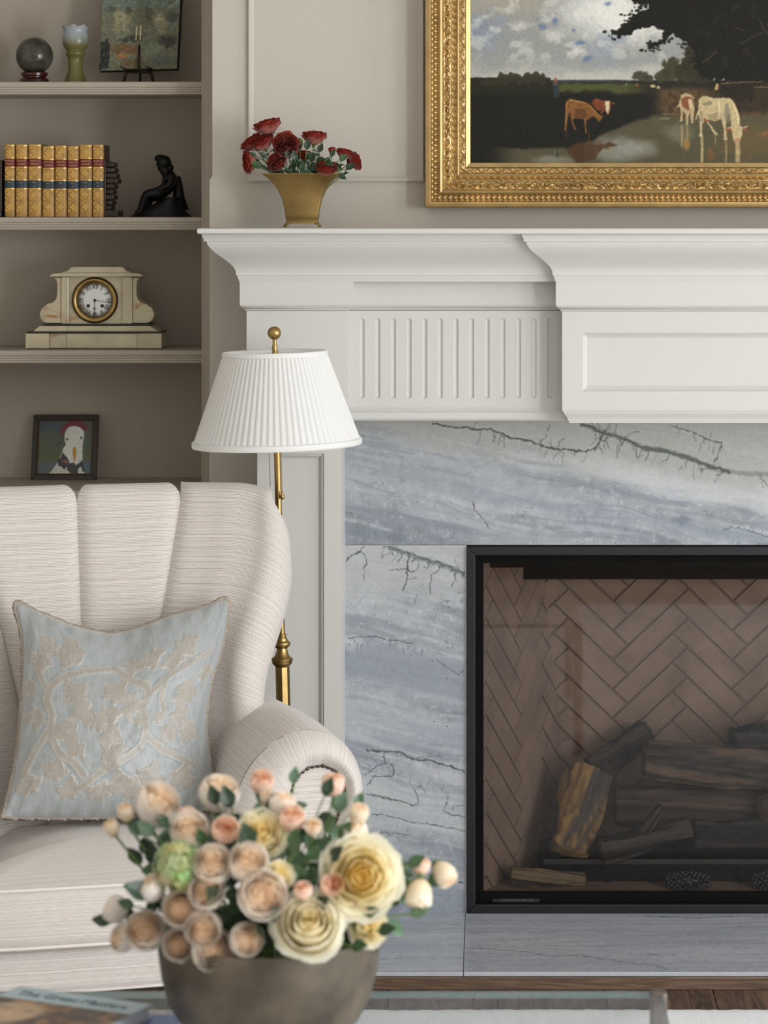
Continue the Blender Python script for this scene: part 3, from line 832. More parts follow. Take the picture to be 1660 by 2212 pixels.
for s in (0, 1):
    ln = math.hypot(bxl - sx0, yk - yf); dx, dy = (bxl - sx0) / ln, (yk - yf) / ln
    sg = 1 if s == 0 else -1
    def fr_side(u, v, d, sg=sg):
        xx = sx0 + dx * u + dy * d; yy = yf + dy * u - dx * d
        return Vector((xx if sg == 1 else mir(xx), yy, v))
    zt_ = gz1 + 0.03
    reg = [(0, zfl), (ln, zfl), (ln, zt_), (0, zt_)]
    bp = MB(); bp.add([fr_side(a, b, -0.0005) for a, b in reg], [(0, 1, 2, 3)]); bk = fpp(bp.build('side_lining', M['mortar'], fp))
    herring(reg, fr_side, bk, off=(ln * .5 - .16 * 2, zfl))
fpp(MB().box(sx0, mir(sx0), yf, yk + 0.01, zfl - 0.03, zfl).build('firebox_floor', M['brick'], fp))
hd = MB()      # black hood with a lip
hd.prism([(sx0 - .03, gz1 + .03), (mir(sx0) + .03, gz1 + .03), (mir(sx0) + .03, gz1 + .06), (sx0 - .03, gz1 + .06)], yf, yk + .05)
hd.prism([(side_x(7.3) - .06, ztop + .004), (mir(side_x(7.3) - .06), ztop + .004), (mir(side_x(7.3) - .06), gz1 + .06), (side_x(7.3) - .06, gz1 + .06)], 7.30, 7.33)
hd.prism([(sx0 + .03, gz1 - .022), (mir(sx0 + .03), gz1 - .022), (mir(sx0 + .03), gz1 + .06), (sx0 + .015, gz1 + .06), (sx0 + .016, gz1 - .004)], yf + .04, yf + .06)
fpp(hd.build('smoke_hood', M['black_matte'], fp))
hx = MB(); hx.box(sx0 - .05, mir(sx0) + .05, YB + .06, YB + .1, 0, gz1 + .1); fpp(hx.build('firebox_shell', M['black_matte'], fp))
# burner tray and grate
tr = MB(); bx0, bx1 = X(1150, 7.2), mir(X(1150, 7.2))
tr.box(bx0 + .02, bx1 - .02, 7.205, 7.44, zfl, zfl + .065)
fpp(tr.build('burner_tray', M['black_matte'], fp, bev=.004))
for yy in (7.19,):
    fpp(MB().box(bx0 + .03, bx1 - .03, yy, yy + .015, Z(1868, yy), Z(1856, yy)).build('grate_bar', mat('grate_steel', rgb(52, 50, 50), .6, .4), fp, bev=.002))
for k in range(7):
    xx = bx0 + .08 + k * (bx1 - bx0 - .16) / 6
    fpp(MB().box(xx - .008, xx + .008, 7.195, 7.21, zfl, Z(1856, 7.19)).build('grate_leg', M['black_matte'], fp))

# ================================================================== armchair
def stripe_mat(name):
    m = bpy.data.materials.new(name); m.use_nodes = True; nt = m.node_tree; bs = nt.nodes['Principled BSDF']
    uv = nt.nodes.new('ShaderNodeUVMap'); uv.uv_map = 'UVMap'
    sp = nt.nodes.new('ShaderNodeSeparateXYZ'); nt.links.new(uv.outputs[0], sp.inputs[0])
    def M1(op, a, b=None):
        n = nt.nodes.new('ShaderNodeMath'); n.operation = op
        for i, q in enumerate((a, b)):
            if q is None: continue
            if isinstance(q, (int, float)): n.inputs[i].default_value = q
            else: nt.links.new(q, n.inputs[i])
        return n.outputs[0]
    # slow drift so that the ribs are not ruler straight
    nz0 = nt.nodes.new('ShaderNodeTexNoise'); nz0.noise_dimensions = '2D'; nz0.inputs['Scale'].default_value = 9; nz0.inputs['Detail'].default_value = 2
    nt.links.new(uv.outputs[0], nz0.inputs['Vector'])
    v = M1('ADD', sp.outputs['Y'], M1('MULTIPLY', nz0.outputs['Fac'], 0.004))
    rib = M1('SINE', M1('MULTIPLY', v, 2 * math.pi / 0.0035))
    n1 = nt.nodes.new('ShaderNodeTexNoise'); n1.noise_dimensions = '1D'; n1.inputs['Scale'].default_value = 1; n1.inputs['Detail'].default_value = 3
    nt.links.new(M1('MULTIPLY', v, 330.0), n1.inputs['W'])
    # streaks along the rib
    mp_ = nt.nodes.new('ShaderNodeMapping'); mp_.inputs['Scale'].default_value = (60, 900, 1); nt.links.new(uv.outputs[0], mp_.inputs['Vector'])
    n2 = nt.nodes.new('ShaderNodeTexNoise'); n2.noise_dimensions = '2D'; n2.inputs['Scale'].default_value = 1; n2.inputs['Detail'].default_value = 3
    nt.links.new(mp_.outputs[0], n2.inputs['Vector'])
    f = M1('ADD', M1('MULTIPLY', rib, 0.15), M1('ADD', M1('MULTIPLY', n1.outputs['Fac'], 0.55), M1('MULTIPLY', n2.outputs['Fac'], 0.25)))
    rp = nt.nodes.new('ShaderNodeValToRGB'); cr = rp.color_ramp
    cr.elements[0].position = 0.20; cr.elements[0].color = (*rgb(168, 156, 147), 1)
    cr.elements[1].position = 0.50; cr.elements[1].color = (*rgb(222, 215, 209), 1)
    nt.links.new(f, rp.inputs['Fac']); nt.links.new(rp.outputs[0], bs.inputs['Base Color'])
    bs.inputs['Roughness'].default_value = 0.72; bs.inputs['Sheen Weight'].default_value = 0.25; bs.inputs['Specular IOR Level'].default_value = 0.25
    bp = nt.nodes.new('ShaderNodeBump'); bp.inputs['Strength'].default_value = 0.35; bp.inputs['Distance'].default_value = 0.0015
    nt.links.new(f, bp.inputs['Height']); nt.links.new(bp.outputs['Normal'], bs.inputs['Normal'])
    return m
M['stripe'] = stripe_mat('cream_ribbed_upholstery')
M['nail'] = mat('dark_bronze_nails', rgb(92, 80, 70), 0.35, 0.9)
PHI = math.radians(16)
CX, CY = X(165, 6.5) + 0.35 * math.sin(PHI), 6.5 - 0.35 * math.cos(PHI)
chair = empty('armchair', (CX, CY, 0), PHI)
tag(chair, 'cream ribbed channel-back armchair with rolled arms and nailhead trim', 'armchair')

def arcuv(A):
    """uv in metres from the grid: u along axis 1, v along axis 0"""
    dv = np.zeros(A.shape[:2]); dv[1:] = np.cumsum(np.linalg.norm(np.diff(A, axis=0), axis=-1), axis=0)
    du = np.zeros(A.shape[:2]); du[:, 1:] = np.cumsum(np.linalg.norm(np.diff(A, axis=1), axis=-1), axis=1)
    return np.stack([du, dv], -1)

def back_y(z): return 0.13 + 0.22 * (z - 0.36) / 0.82
def seam_x(z): return 0.075 + 0.215 * (z - 0.36)
def edge_x(z): return 0.318 + 0.100 * float(smooth(0.74, 1.10, z))
def channel(which, sgn):
    rows = []
    tz = list(np.linspace(0.36, 1.14, 26))
    cols = 17
    for z in tz:
        yb = back_y(z); xs_ = seam_x(z); row = []
        if which == 0:
            for k in range(cols):
                a = k / (cols - 1)
                bl = 0.019 * (1 - abs(2 * a - 1) ** 9)
                row.append((xs_ * a, yb - 0.010 * a - bl, z))
        else:
            xe = edge_x(z); ye = yb - 0.15 - 0.08 * (1.08 - z)
            ye = yb - 0.105 - 0.09 * (1.08 - z)
            P0, P1, P2 = Vector((xs_, yb - 0.010)), Vector(((xs_ + xe) * .5 + .03, yb - 0.032)), Vector((xe, ye))
            nrow = []
            for k in range(cols + 4):
                a = k / (cols + 3)
                p = P0 * (1 - a) ** 2 + P1 * 2 * a * (1 - a) + P2 * a * a
                d = (P1 - P0) * (1 - a) + (P2 - P1) * a; nn = Vector((d.y, -d.x)).normalized()
                bl = 0.019 * ((1 - abs(2 * a - 1) ** 9) if a < .5 else 1 - float(smooth(.45, 1, a)))
                q = p + nn * bl; row.append((q.x, q.y, z)); nrow.append((nn.x, nn.y))
            r = 0.043; a0 = math.degrees(math.atan2(nn.y, nn.x)) % 360; cx, cy = P2.x - nn.x * r, P2.y - nn.y * r
            for k in range(1, 9):
                th = math.radians(a0 + (395 - a0) * k / 8)
                row.append((cx + r * math.cos(th), cy + r * math.sin(th), z)); nrow.append((math.cos(th), math.sin(th)))
            row.append((cx + .022, (cy + yb) / 2 + .03, z)); row.append((xe * .93, yb + 0.04, z)); row.append((xe * .8, yb + 0.075, z)); nrow += [(.9, .43), (.6, .8), (.1, .99)]
        rows.append(row)
    A = np.array(rows); n, m = A.shape[:2]
    # lower the top towards the wing corner
    if which == 1:
        xm = A[-1, :, 0].max(); jm = int(A[-1, :, 0].argmax())
        for j in range(m):
            u = 1.0 if j >= jm else min(1.0, max(0.0, (A[-1, j, 0] - (xm - .15)) / .15))
            drop = 0.12 * (1 - math.sqrt(max(0.0, 1 - u * u)))
            zz = A[:, j, 2]; A[:, j, 2] = 0.36 + (zz - 0.36) * (1 - drop / 0.78)
    # roll over the top
    top = A[-1]; tang = np.gradient(top[:, :2], axis=0); nn = np.stack([tang[:, 1], -tang[:, 0]], -1)
    nn /= np.linalg.norm(nn, axis=1)[:, None] + 1e-9
    if which == 1: nn = np.array(nrow)
    extra = []
    rr = np.full(m, 0.042)
    if which == 1:
        for j in range(m): rr[j] = 0.042
    for k in range(1, 10):
        th = math.radians(160 * k / 9)
        c = top.copy(); c[:, :2] -= nn * rr[:, None]
        ct_ = np.full(m, math.cos(th))
        if which == 1 and math.cos(th) < 0: ct_ *= 1 - smooth(.45, .95, np.arange(m) / 20.0)
        p = c.copy(); p[:, :2] += nn * (rr * ct_)[:, None]; p[:, 2] += rr * math.sin(th)
        extra.append(p)
    A = np.concatenate([A, np.array(extra)], 0)
    uv = arcuv(A); uv[..., 1] = uv[:, :1, 1] + 0.02 * (uv[..., 0] if which else 0)
    if which == 1: uv[..., 1] = uv[:, :1, 1] - 0.0 * uv[..., 0]
    A[..., 0] *= sgn
    return link('back_channel', grid_mesh('back_channel', A, uv=uv, flip=(sgn < 0)), M['stripe'], chair)
for w_ in (0, 1):
    for s_ in (1, -1): channel(w_, s_)
# outer back
rows = []
for zz in np.linspace(0.2, 1.12, 8):
    yb = back_y(max(zz, .36)); xe = edge_x(zz)
    rows.append([(-xe - .04, yb - .1, zz), (-xe * .95, yb + .05, zz), (-xe * .5, yb + .085, zz), (0, yb + .095, zz), (xe * .5, yb + .085, zz), (xe * .95, yb + .05, zz), (xe + .04, yb - .1, zz)])
A = np.array(rows); link('outer_back', grid_mesh('outer_back', A, uv=arcuv(A)), M['stripe'], chair)

def catmull(pts, n):
    p = np.array(pts, float); q = np.vstack([2 * p[0] - p[1], p, 2 * p[-1] - p[-2]])
    out = []
    L = len(p) - 1
    for i in range(n):
        t = i / (n - 1) * L; k = min(int(t), L - 1); f = t - k
        a, b, c, d = q[k:k + 4]
        out.append(0.5 * ((2 * b) + (-a + c) * f + (2 * a - 5 * b + 4 * c - d) * f * f + (-a + 3 * b - 3 * c + d) * f ** 3))
    return np.array(out)
def resample(p, n):
    d = np.concatenate([[0], np.cumsum(np.linalg.norm(np.diff(p, axis=0), axis=1))]); s = np.linspace(0, d[-1], n)
    return np.stack([np.interp(s, d, p[:, k]) for k in range(p.shape[1])], -1)
AC = resample(catmull([(.262, .20), (.258, .32), (.25, .44), (.258, .53), (.292, .615), (.35, .672), (.415, .695), (.475, .682), (.524, .638), (.548, .578), (.545, .515), (.522, .468), (.494, .436), (.482, .38), (.478, .29), (.475, .20)], 200), 84)
NC0 = [(.352, .20), (.356, .32), (.366, .44), (.378, .52)] + [(.444 + .0615 * math.cos(math.radians(a)), .555 + .0615 * math.sin(math.radians(a))) for a in (178, 155, 130, 105, 80, 55, 30, 5, -20)] + [(.484, .49), (.462, .43), (.45, .38), (.446, .29), (.444, .20)]
NC = catmull(NC0, 300)
# match nail contour to outer contour by direction from the scroll centre along the scroll, by height below it
oc = np.array([.425, .555])
def match(p, ts=None):
    return None
sN = np.concatenate([[0], np.cumsum(np.linalg.norm(np.diff(NC, axis=0), axis=1))]); sA = np.concatenate([[0], np.cumsum(np.linalg.norm(np.diff(AC, axis=0), axis=1))])
keyA = [0, sA[np.argmin(abs(AC[:20, 1] - .45))], sA[np.argmin(np.hypot(AC[:, 0] - .415, AC[:, 1] - .695))], sA[np.argmin(np.hypot(AC[:, 0] - .522, AC[:, 1] - .468))], sA[-1]]
keyN = [0, sN[np.argmin(np.hypot(NC[:, 0] - .366, NC[:, 1] - .44))], sN[np.argmin(np.hypot(NC[:, 0] - .43, NC[:, 1] - .615))], sN[np.argmin(np.hypot(NC[:, 0] - .484, NC[:, 1] - .49))], sN[-1]]
tN = np.interp(sA, keyA, keyN)
NM = np.stack([np.interp(tN, sN, NC[:, 0]), np.interp(tN, sN, NC[:, 1])], -1)
nail_me = MB().ball((0, 0, 0), 0.0058, 8, 6, sc=(1, .75, 1)).mesh('nailhead', True); nail_me.materials.append(M['nail'])
for sg in (1, -1):
    ys = [-0.236, -0.228, -0.15, -0.05, 0.05, 0.15, 0.24]
    rows = []
    for i, y in enumerate(ys):
        sc = 1.0 if i else 0.985
        c = np.array([.43, .5]); q = c + (AC - c) * sc
        back = max(0, y) / .24
        q = q.copy(); q[:, 0] -= back * 0.03
        rows.append([(a * sg, y, b) for a, b in q])
    A = np.array(rows)
    uv = np.zeros(A.shape[:2] + (2,)); uv[..., 1] = sA[None, :]; uv[..., 0] = np.array(ys)[:, None]
    link('arm', grid_mesh('arm', A, uv=uv, flip=(sg > 0)), M['stripe'], chair)
    rows = []; us = []
    K = 12
    for k in range(K + 1):
        q = k / K
        f = q
        c = np.array([.43, .5])
        outer = c + (AC - c) * (0.985 + 0.022 * math.sin(math.pi * min(1, q * 2.2)))
        p = outer * (1 - f) + NM * f
        y = -0.237 - 0.060 * math.sin(math.pi * (0.08 + q * 0.72)) + 0.012
        yy = np.full(len(p), y)
        top = smooth(.45, .60, AC[:, 1])
        pl = np.zeros(len(p))
        for s0 in (.43, .50, .565, .62, .68, .73, .79):                      # gathered pleats
            pl += np.exp(-((sA - s0) / .006) ** 2)
        yy = yy + pl * top * 0.006 * smooth(.25, .95, q)
        rows.append([(a * sg, b2, z_) for (a, z_), b2 in zip(p, yy)])
    A = np.array(rows); uv = np.zeros(A.shape[:2] + (2,)); uv[..., 1] = sA[None, :] + 0.3; uv[..., 0] = np.linspace(0, .1, K + 1)[:, None]
    link('arm_front_border', grid_mesh('arm_front_border', A, uv=uv, flip=(sg < 0)), M['stripe'], chair)
    yq = float(A[-1, 0, 1]) + 0.004
    mb = MB(); pts = [(a * sg, yq, b) for a, b in NC[::4]]
    mb.add(pts, [tuple(range(len(pts)))], uvs=[(p[0], p[2]) for p in pts]); mb.build('arm_front_panel', M['stripe'], chair)
    s = 0.05
    while s < sN[-1] - .05:
        a, b = np.interp(s, sN, NC[:, 0]), np.interp(s, sN, NC[:, 1])
        o = link('nailhead', nail_me, None, chair); o.location = (a * sg, yq - 0.003, b)
        s += 0.0122

# seat cushion (T-shaped)
def tee(n=140):
    c = [(-.225, .17), (-.235, -.10), (-.238, -.235), (-.262, -.262), (-.318, -.268), (-.336, -.290), (-.338, -.35), (-.318, -.382), (-.2, -.392), (0, -.397), (.2, -.392), (.318, -.382), (.338, -.35), (.336, -.290), (.318, -.268), (.262, -.262), (.238, -.235), (.235, -.10), (.225, .17), (0, .19), (-.225, .17)]
    p = np.array(c, float); return resample(np.array(c, float), n)[:-1]
TP = tee(); cen = np.array([0, -.12])
ZB, ZE = 0.296, 0.418
rings = []; vv = []
prof_s = [(0.0, 1, 0), (0.05, 1, 0), (.2, 1, 0), (.4, 1, 0), (.6, 1, 0), (.75, 1, 0), (.87, 1, 0), (.95, 1, 0), (.985, 1, 0)]
for s, _, _ in prof_s:
    crown_ = 0.052 * (1 - s ** 2.2)
    rings.append(np.column_stack([cen + (TP - cen) * s, np.full(len(TP), ZE + crown_ * 1.0)]))
for k in range(7):
    t = k / 6; b = 0.006 * math.sin(math.pi * t)
    rings.append(np.column_stack([cen + (TP - cen) * (1.0 + b * 2), np.full(len(TP), ZE - 0.003 - t * (ZE - ZB - .006))]))
rings.append(np.column_stack([cen + (TP - cen) * .97, np.full(len(TP), ZB)])); rings.append(np.column_stack([cen + (TP - cen) * .3, np.full(len(TP), ZB - .002)]))
A = np.array(rings)
sag = 0.012 * np.exp(-((A[..., 0]) / .5) ** 2)
uv = np.zeros(A.shape[:2] + (2,)); uv[..., 0] = A[..., 0]; uv[..., 1] = A[..., 1]
for i in range(9, 18): uv[i, :, 1] = A[i, :, 2] * 1.0 - .05
link('seat_cushion', grid_mesh('seat_cushion', A, uv=uv, cv=True, flip=True), M['stripe'], chair)
M['welt'] = mat('welt_cord', rgb(222, 213, 204), 0.75)
for zz in (ZE, ZB + .002):
    t = MB(); t.tube([(a, b, zz) for a, b in (cen + (TP - cen) * 1.004)] + [(*(cen + (TP[0] - cen) * 1.004), zz)], 0.0042, 6); t.build('welt', M['welt'], chair, True)
# base rail and deck
bz0, bz1 = 0.192, 0.288
pts = []
for px_, py_ in [(-.47, .3), (-.47, -.30), (-.455, -.335), (-.42, -.35), (0, -.362), (.42, -.35), (.455, -.335), (.47, -.30), (.47, .3)]: pts.append((px_, py_))
pr = resample(np.array(pts), 70)
rows = [[(a, b + d, zz) for a, b in pr] for zz, d in ((bz0, .012), (bz0 + .004, .002), (bz0 + .02, 0), (bz0 + .06, 0), (bz1 - .012, 0), (bz1 - .003, .006), (bz1, .02))]
A = np.array(rows); uv = arcuv(A); uv[..., 1] = A[..., 2] - .02
link('base_rail', grid_mesh('base_rail', A, uv=uv), M['stripe'], chair)
dk = MB().box(-.46, .46, -.335, .3, bz0 + .01, bz1 - .004); 
link('seat_deck', dk.mesh('seat_deck'), mat('deck_cloth', rgb(196, 188, 178), .9), chair)
for a, b in ((-.40, -.29), (.40, -.29), (-.33, .235), (.33, .235)):
    MB().lathe([(.014, .0105 if b < 0 else 0), (.018, .016), (.014, .03), (.02, .09), (.026, .15), (.021, .165), (.028, .18), (.028, .2)], 14, (a, b, 0)).build('leg', M['dark_wood'], chair, auto=40)
MB().box(-.474, .474, -.356, -.33, bz0 - .004, bz0 + .006).build('base_welt', M['welt'], chair, bev=.003)

# ================================================================== cushion on the chair
def pilY(px, py): return 6.115 + 0.205 * (1765 - py) / 470 + (px - 250) * 6.2 / 6000 * 0.2867
B_top = [(33, 1300), (48, 1303), (70, 1317), (110, 1333), (160, 1353), (215, 1366), (252, 1368), (300, 1356), (370, 1330), (420, 1318), (455, 1306), (476, 1294), (492, 1293)]
B_rt = [(492, 1293), (494, 1318), (486, 1370), (474, 1420), (458, 1470), (449, 1520), (446, 1570), (450, 1620), (456, 1670), (460, 1710), (464, 1745)]
B_lf = [(33, 1300), (32, 1318), (42, 1350), (49, 1400), (47, 1480), (43, 1560), (34, 1640), (19, 1710), (4, 1766)]
B_bt = [(4, 1766), (60, 1768), (150, 1768), (250, 1766), (370, 1762), (464, 1745)]
NS, NTT = 250, 250
bt, br, bl_, bb = (resample(catmull(q, 300), NS) for q in (B_top, B_rt, B_lf, B_bt))
S = np.linspace(0, 1, NS); Tt = np.linspace(0, 1, NS)
SS, TT = np.meshgrid(S, Tt, indexing='ij')      # S along the top edge, T downwards
def coons():
    out = np.zeros((NS, NS, 2))
    for k in range(2):
        c = (1 - TT) * bt[:, k][:, None] + TT * bb[:, k][:, None] + (1 - SS) * bl_[:, k][None, :] + SS * br[:, k][None, :]
        c -= (1 - SS) * (1 - TT) * bt[0, k] + SS * (1 - TT) * bt[-1, k] + (1 - SS) * TT * bb[0, k] + SS * TT * bb[-1, k]
        out[..., k] = c
    return out
PP = coons()
cv = Canvas(np.arange(0, 500, 3.0), np.arange(1290, 1772, 3.0))   # damask drawn flat, 0..470 square
cv = Canvas(np.linspace(0, 470, NS), np.linspace(0, 470, NS))
cv.fill((153, 156, 156))
OUT, TAU = (190, 183, 170), (158, 150, 140)
def leafpoly(cx, cy, r, a, n=7):
    pts = []
    for k in range(64):
        th = -math.pi + 2 * math.pi * k / 63
        rad = r * (0.50 + 0.62 * math.cos(th * .5) ** 2) * (0.86 + 0.17 * math.cos(5 * th) + .07 * math.cos(11 * th)) * (1 - .6 * math.exp(-((abs(th) - math.pi) / .4) ** 2))
        pts.append((cx + rad * math.cos(th + a), cy + rad * math.sin(th + a)))
    return pts
k_ = 2.075
def zz_(a, b): return (a / k_ - 20, 1030 + b / k_ - 1298)
stems = [([(160, 1000), (175, 930), (230, 870), (330, 810), (480, 770)], 11), ([(470, 770), (560, 850), (640, 900), (665, 955)], 12), ([(665, 955), (740, 890), (850, 830), (960, 790)], 10),
         ([(668, 955), (640, 1030), (668, 1100), (670, 1160), (640, 1215), (560, 1260), (470, 1300), (380, 1380)], 12), ([(680, 1160), (740, 1220), (830, 1270), (930, 1330)], 11),
         ([(165, 1000), (190, 1060), (185, 1140), (240, 1230), (330, 1280), (370, 1330)], 11), ([(150, 930), (110, 860), (90, 800)], 9), ([(740, 900), (735, 990), (760, 1060)], 8), ([(170, 1140), (120, 1240), (90, 1330)], 9)]
leaves = [(310, 950, 46, -2.3), (360, 1010, 44, 2.6), (480, 930, 46, -1.0), (560, 990, 44, .1), (470, 1010, 40, 1.4), (300, 1120, 38, 2.9), (330, 1190, 36, 2.2), (470, 1130, 44, .4), (500, 1210, 42, 1.1), (420, 1090, 30, -1.2),
          (640, 740, 40, 1.2), (570, 760, 34, 1.9), (800, 720, 44, .9), (760, 790, 36, 1.5), (300, 700, 44, 2.6), (250, 750, 36, 1.8), (180, 720, 36, 2.4), (130, 800, 32, 1.6), (840, 980, 46, .2), (830, 1080, 40, .8), (880, 1160, 36, .6), (800, 1150, 32, 2.2),
          (560, 1400, 44, -1.8), (690, 1370, 44, -1.2), (620, 1430, 40, -1.5), (130, 1080, 34, 3.0), (200, 1130, 30, .6), (230, 1330, 40, -1.4), (130, 1400, 40, -2), (320, 1420, 38, -1.6), (450, 1430, 36, -1.2), (850, 1390, 40, -1.2), (640, 1070, 22, 3.1), (720, 1080, 22, 0), (940, 900, 30, .2), (90, 950, 28, 3.0), (780, 1440, 34, -1)]
for c_, grow in ((OUT, 1.5), (TAU, 0)):
    for pts, w_ in stems: cv.line([zz_(*p) for p in pts], w_ * .82 + grow, c_, 1.0, rough=1.2, seed=3, h=.6 if grow == 0 else 1.0)
    for i, (a, b, r_, an) in enumerate(leaves):
        cx_, cy_ = zz_(a, b); cv.poly(leafpoly(cx_, cy_, r_ * .86 + grow, an), c_, jit=.9, seed=i, var=.05 if grow == 0 else 0, h=.6 if grow == 0 else 1.0)
# woven striping of the motif and edge outlines
tau = np.abs(cv.C - np.array(TAU) / 255).sum(-1) < .12
cv.C *= (1 + (fbm(cv.X * .9, cv.Y * .08, 3, 3) - .5) * .10 * (1 + tau))[..., None]
n_f = Vector((math.sin(PHI), -math.cos(PHI), 0.36)).normalized()
s2, t2 = 2 * SS - 1, 2 * TT - 1
th = 0.092 * (np.clip(1 - s2 ** 2, 0, 1) ** .55) * (np.clip(1 - t2 ** 2, 0, 1) ** .55) * (1 - .35 * np.exp(-((s2 / .25) ** 2)) * smooth(-.2, -1, t2))
wr_ = (fbm(SS * 9, TT * 9, 3, 5) - .5) * .010 * (np.clip(1 - s2 ** 2, 0, 1) ** .3) * (np.clip(1 - t2 ** 2, 0, 1) ** .3)
edgew = np.maximum(np.abs(s2), np.abs(t2))
wr_ += .004 * np.sin((SS + TT * .3) * 70) * smooth(.80, .95, edgew) * smooth(1.0, .97, edgew) * .6
YY = pilY(PP[..., 0], PP[..., 1])
base_ = np.stack([(PP[..., 0] - VX) * YY / F, YY, H - (PP[..., 1] - VY) * YY / F], -1)
emb = cv.H * 0.0012
pil = empty('throw_cushion', tuple(base_[NS // 2, -1])); PT = Matrix.Translation(-pil.location)
tag(pil, 'silvery blue damask cushion with taupe leaf pattern and rope edging', 'cushion')
M['damask'] = mat('blue_damask_silk', attr=True, rough=0.42, sheen=0.4, spec=0.7, bump=(900, 0.05))
fr_ = base_ + np.array(n_f) * (th + wr_ + emb)[..., None]
bk_ = base_ - np.array(n_f) * (th * .75)[..., None]
o = link('front_cover', grid_mesh('front_cover', fr_, col=np_s2l(cv.C), flip=False), M['damask'], pil); o.matrix_parent_inverse = PT
st_ = slice(None, None, 5)
bk_ = bk_[::149 // 29 if False else 1][:, :]
o = link('back_cover', grid_mesh('back_cover', bk_[::3, ::3] if False else bk_, flip=True), mat('taupe_silk', rgb(168, 160, 150), .5), pil); o.matrix_parent_inverse = PT
edge_loop = np.concatenate([base_[:, 0], base_[-1, 1:], base_[::-1, -1][1:], base_[0, ::-1][1:]])
el = resample(edge_loop, 1100)
rope = MB()
for ph in (0, math.pi):
    pts = []
    for i, p in enumerate(el):
        a = i * 1.1 + ph; pts.append(Vector(p) + Vector((math.cos(a) * .0022, math.sin(a) * .0022, math.sin(a) * .0022)))
    rope.tube(pts, 0.0040, 5)
o = rope.build('rope_edging', mat('rope_cord', rgb(158, 145, 130), .7, vary=(220, .25)), pil, True); o.matrix_parent_inverse = PT

# ================================================================== floor lamp
LY = 6.625
lam = empty('floor_lamp', (X(626.5, LY), LY, 0)); lam.rotation_euler = (0, -math.radians(1.38), 0)
tag(lam, 'brass floor lamp with a white pleated shade behind the armchair', 'floor lamp')
def lz(py): return Z(py, LY)
M['shade'] = mat('white_pleated_silk', rgb(246, 244, 242), 0.75, spec=0.2)
nt = M['shade'].node_tree; bs = nt.nodes['Principled BSDF']
tl = nt.nodes.new('ShaderNodeBsdfTranslucent'); tl.inputs['Color'].default_value = (.9, .88, .85, 1)
mxs = nt.nodes.new('ShaderNodeMixShader'); mxs.inputs[0].default_value = 0.28
nt.links.new(bs.outputs[0], mxs.inputs[1]); nt.links.new(tl.outputs[0], mxs.inputs[2]); nt.links.new(mxs.outputs[0], nt.nodes['Material Output'].inputs['Surface'])
px2m = LY / F
MB().lathe([(.0, 0), (.125, 0), (.13, .006), (.128, .012), (.10, .02), (.06, .03), (.03, .045), (.024, .06), (.0, .06)], 40, (0, 0, .0418), cap=False).build('base', M['brass'], lam, auto=35)
MB().lathe([(.0168, .09), (.0168, lz(1437))], 8).build('lower_column', M['brass'], lam)
col_prof = [(.0165, lz(1440)), (.022, lz(1434)), (.0245, lz(1431)), (.024, lz(1427)), (.0255, lz(1425)), (.0255, lz(1422)), (.021, lz(1420)), (.0165, lz(1414)), (.0135, lz(1406)), (.0125, lz(1400)), (.0155, lz(1398.5)), (.0175, lz(1396)), (.0208, lz(1392)), (.0208, lz(1388)), (.0175, lz(1385)), (.0145, lz(1384)), (.0148, lz(1382)), (.011, lz(1376)), (.0095, lz(1373)), (.0125, lz(1371.5)), (.0125, lz(1369.5)), (.008, lz(1368.5))]
MB().lathe(col_prof, 28).build('collar', M['brass'], lam, auto=50)
Rk = Matrix.Rotation(math.radians(-90), 4, 'Y')
MB().lathe([(.003, .012), (.003, .024), (.006, .026), (.0085, .030), (.0105, .034), (.0105, .037), (0.004, .039)], 16, (0, 0, lz(1390)), M=Rk).build('thumb_screw', M['brass'], lam, auto=40)
MB().lathe([(.0080, lz(1370)), (.0080, lz(700 + 140))], 20).build('upper_pole', M['brass'], lam, auto=40)
# socket, harp, finial
MB().lathe([(.012, lz(905)), (.02, lz(900)), (.02, lz(870)), (.016, lz(866))], 16).build('socket', M['brass'], lam, auto=40)
MB().lathe([(.014, lz(866)), (.026, lz(845)), (.03, lz(828)), (.024, lz(812)), (.01, lz(804))], 16).build('bulb', mat('opal_bulb', rgb(240, 240, 236), .3), lam, True)
hp = [( .02 if False else 0.0, 0, 0)]
pts = [(math.sin(a) * .062, 0, lz(866) + (lz(768) - lz(866)) * (1 - math.cos(a)) / 2) for a in np.linspace(0, 2 * math.pi, 30)]
MB().tube(pts, .0016, 6).build('harp', M['brass'], lam, True)
fin = [(.001, lz(771)), (.0068, lz(768)), (.0066, lz(758)), (.0072, lz(752)), (.0052, lz(744)), (.0042, lz(738)), (.0052, lz(735)), (.0042, lz(733))]
rb = 14.6 * px2m; cz = lz(719)
fin += [(rb * math.sin(math.radians(a)), cz - rb * math.cos(math.radians(a))) for a in range(18, 181, 12)]
MB().lathe(fin, 24, cap=False).build('finial', M['brass'], lam, auto=60)
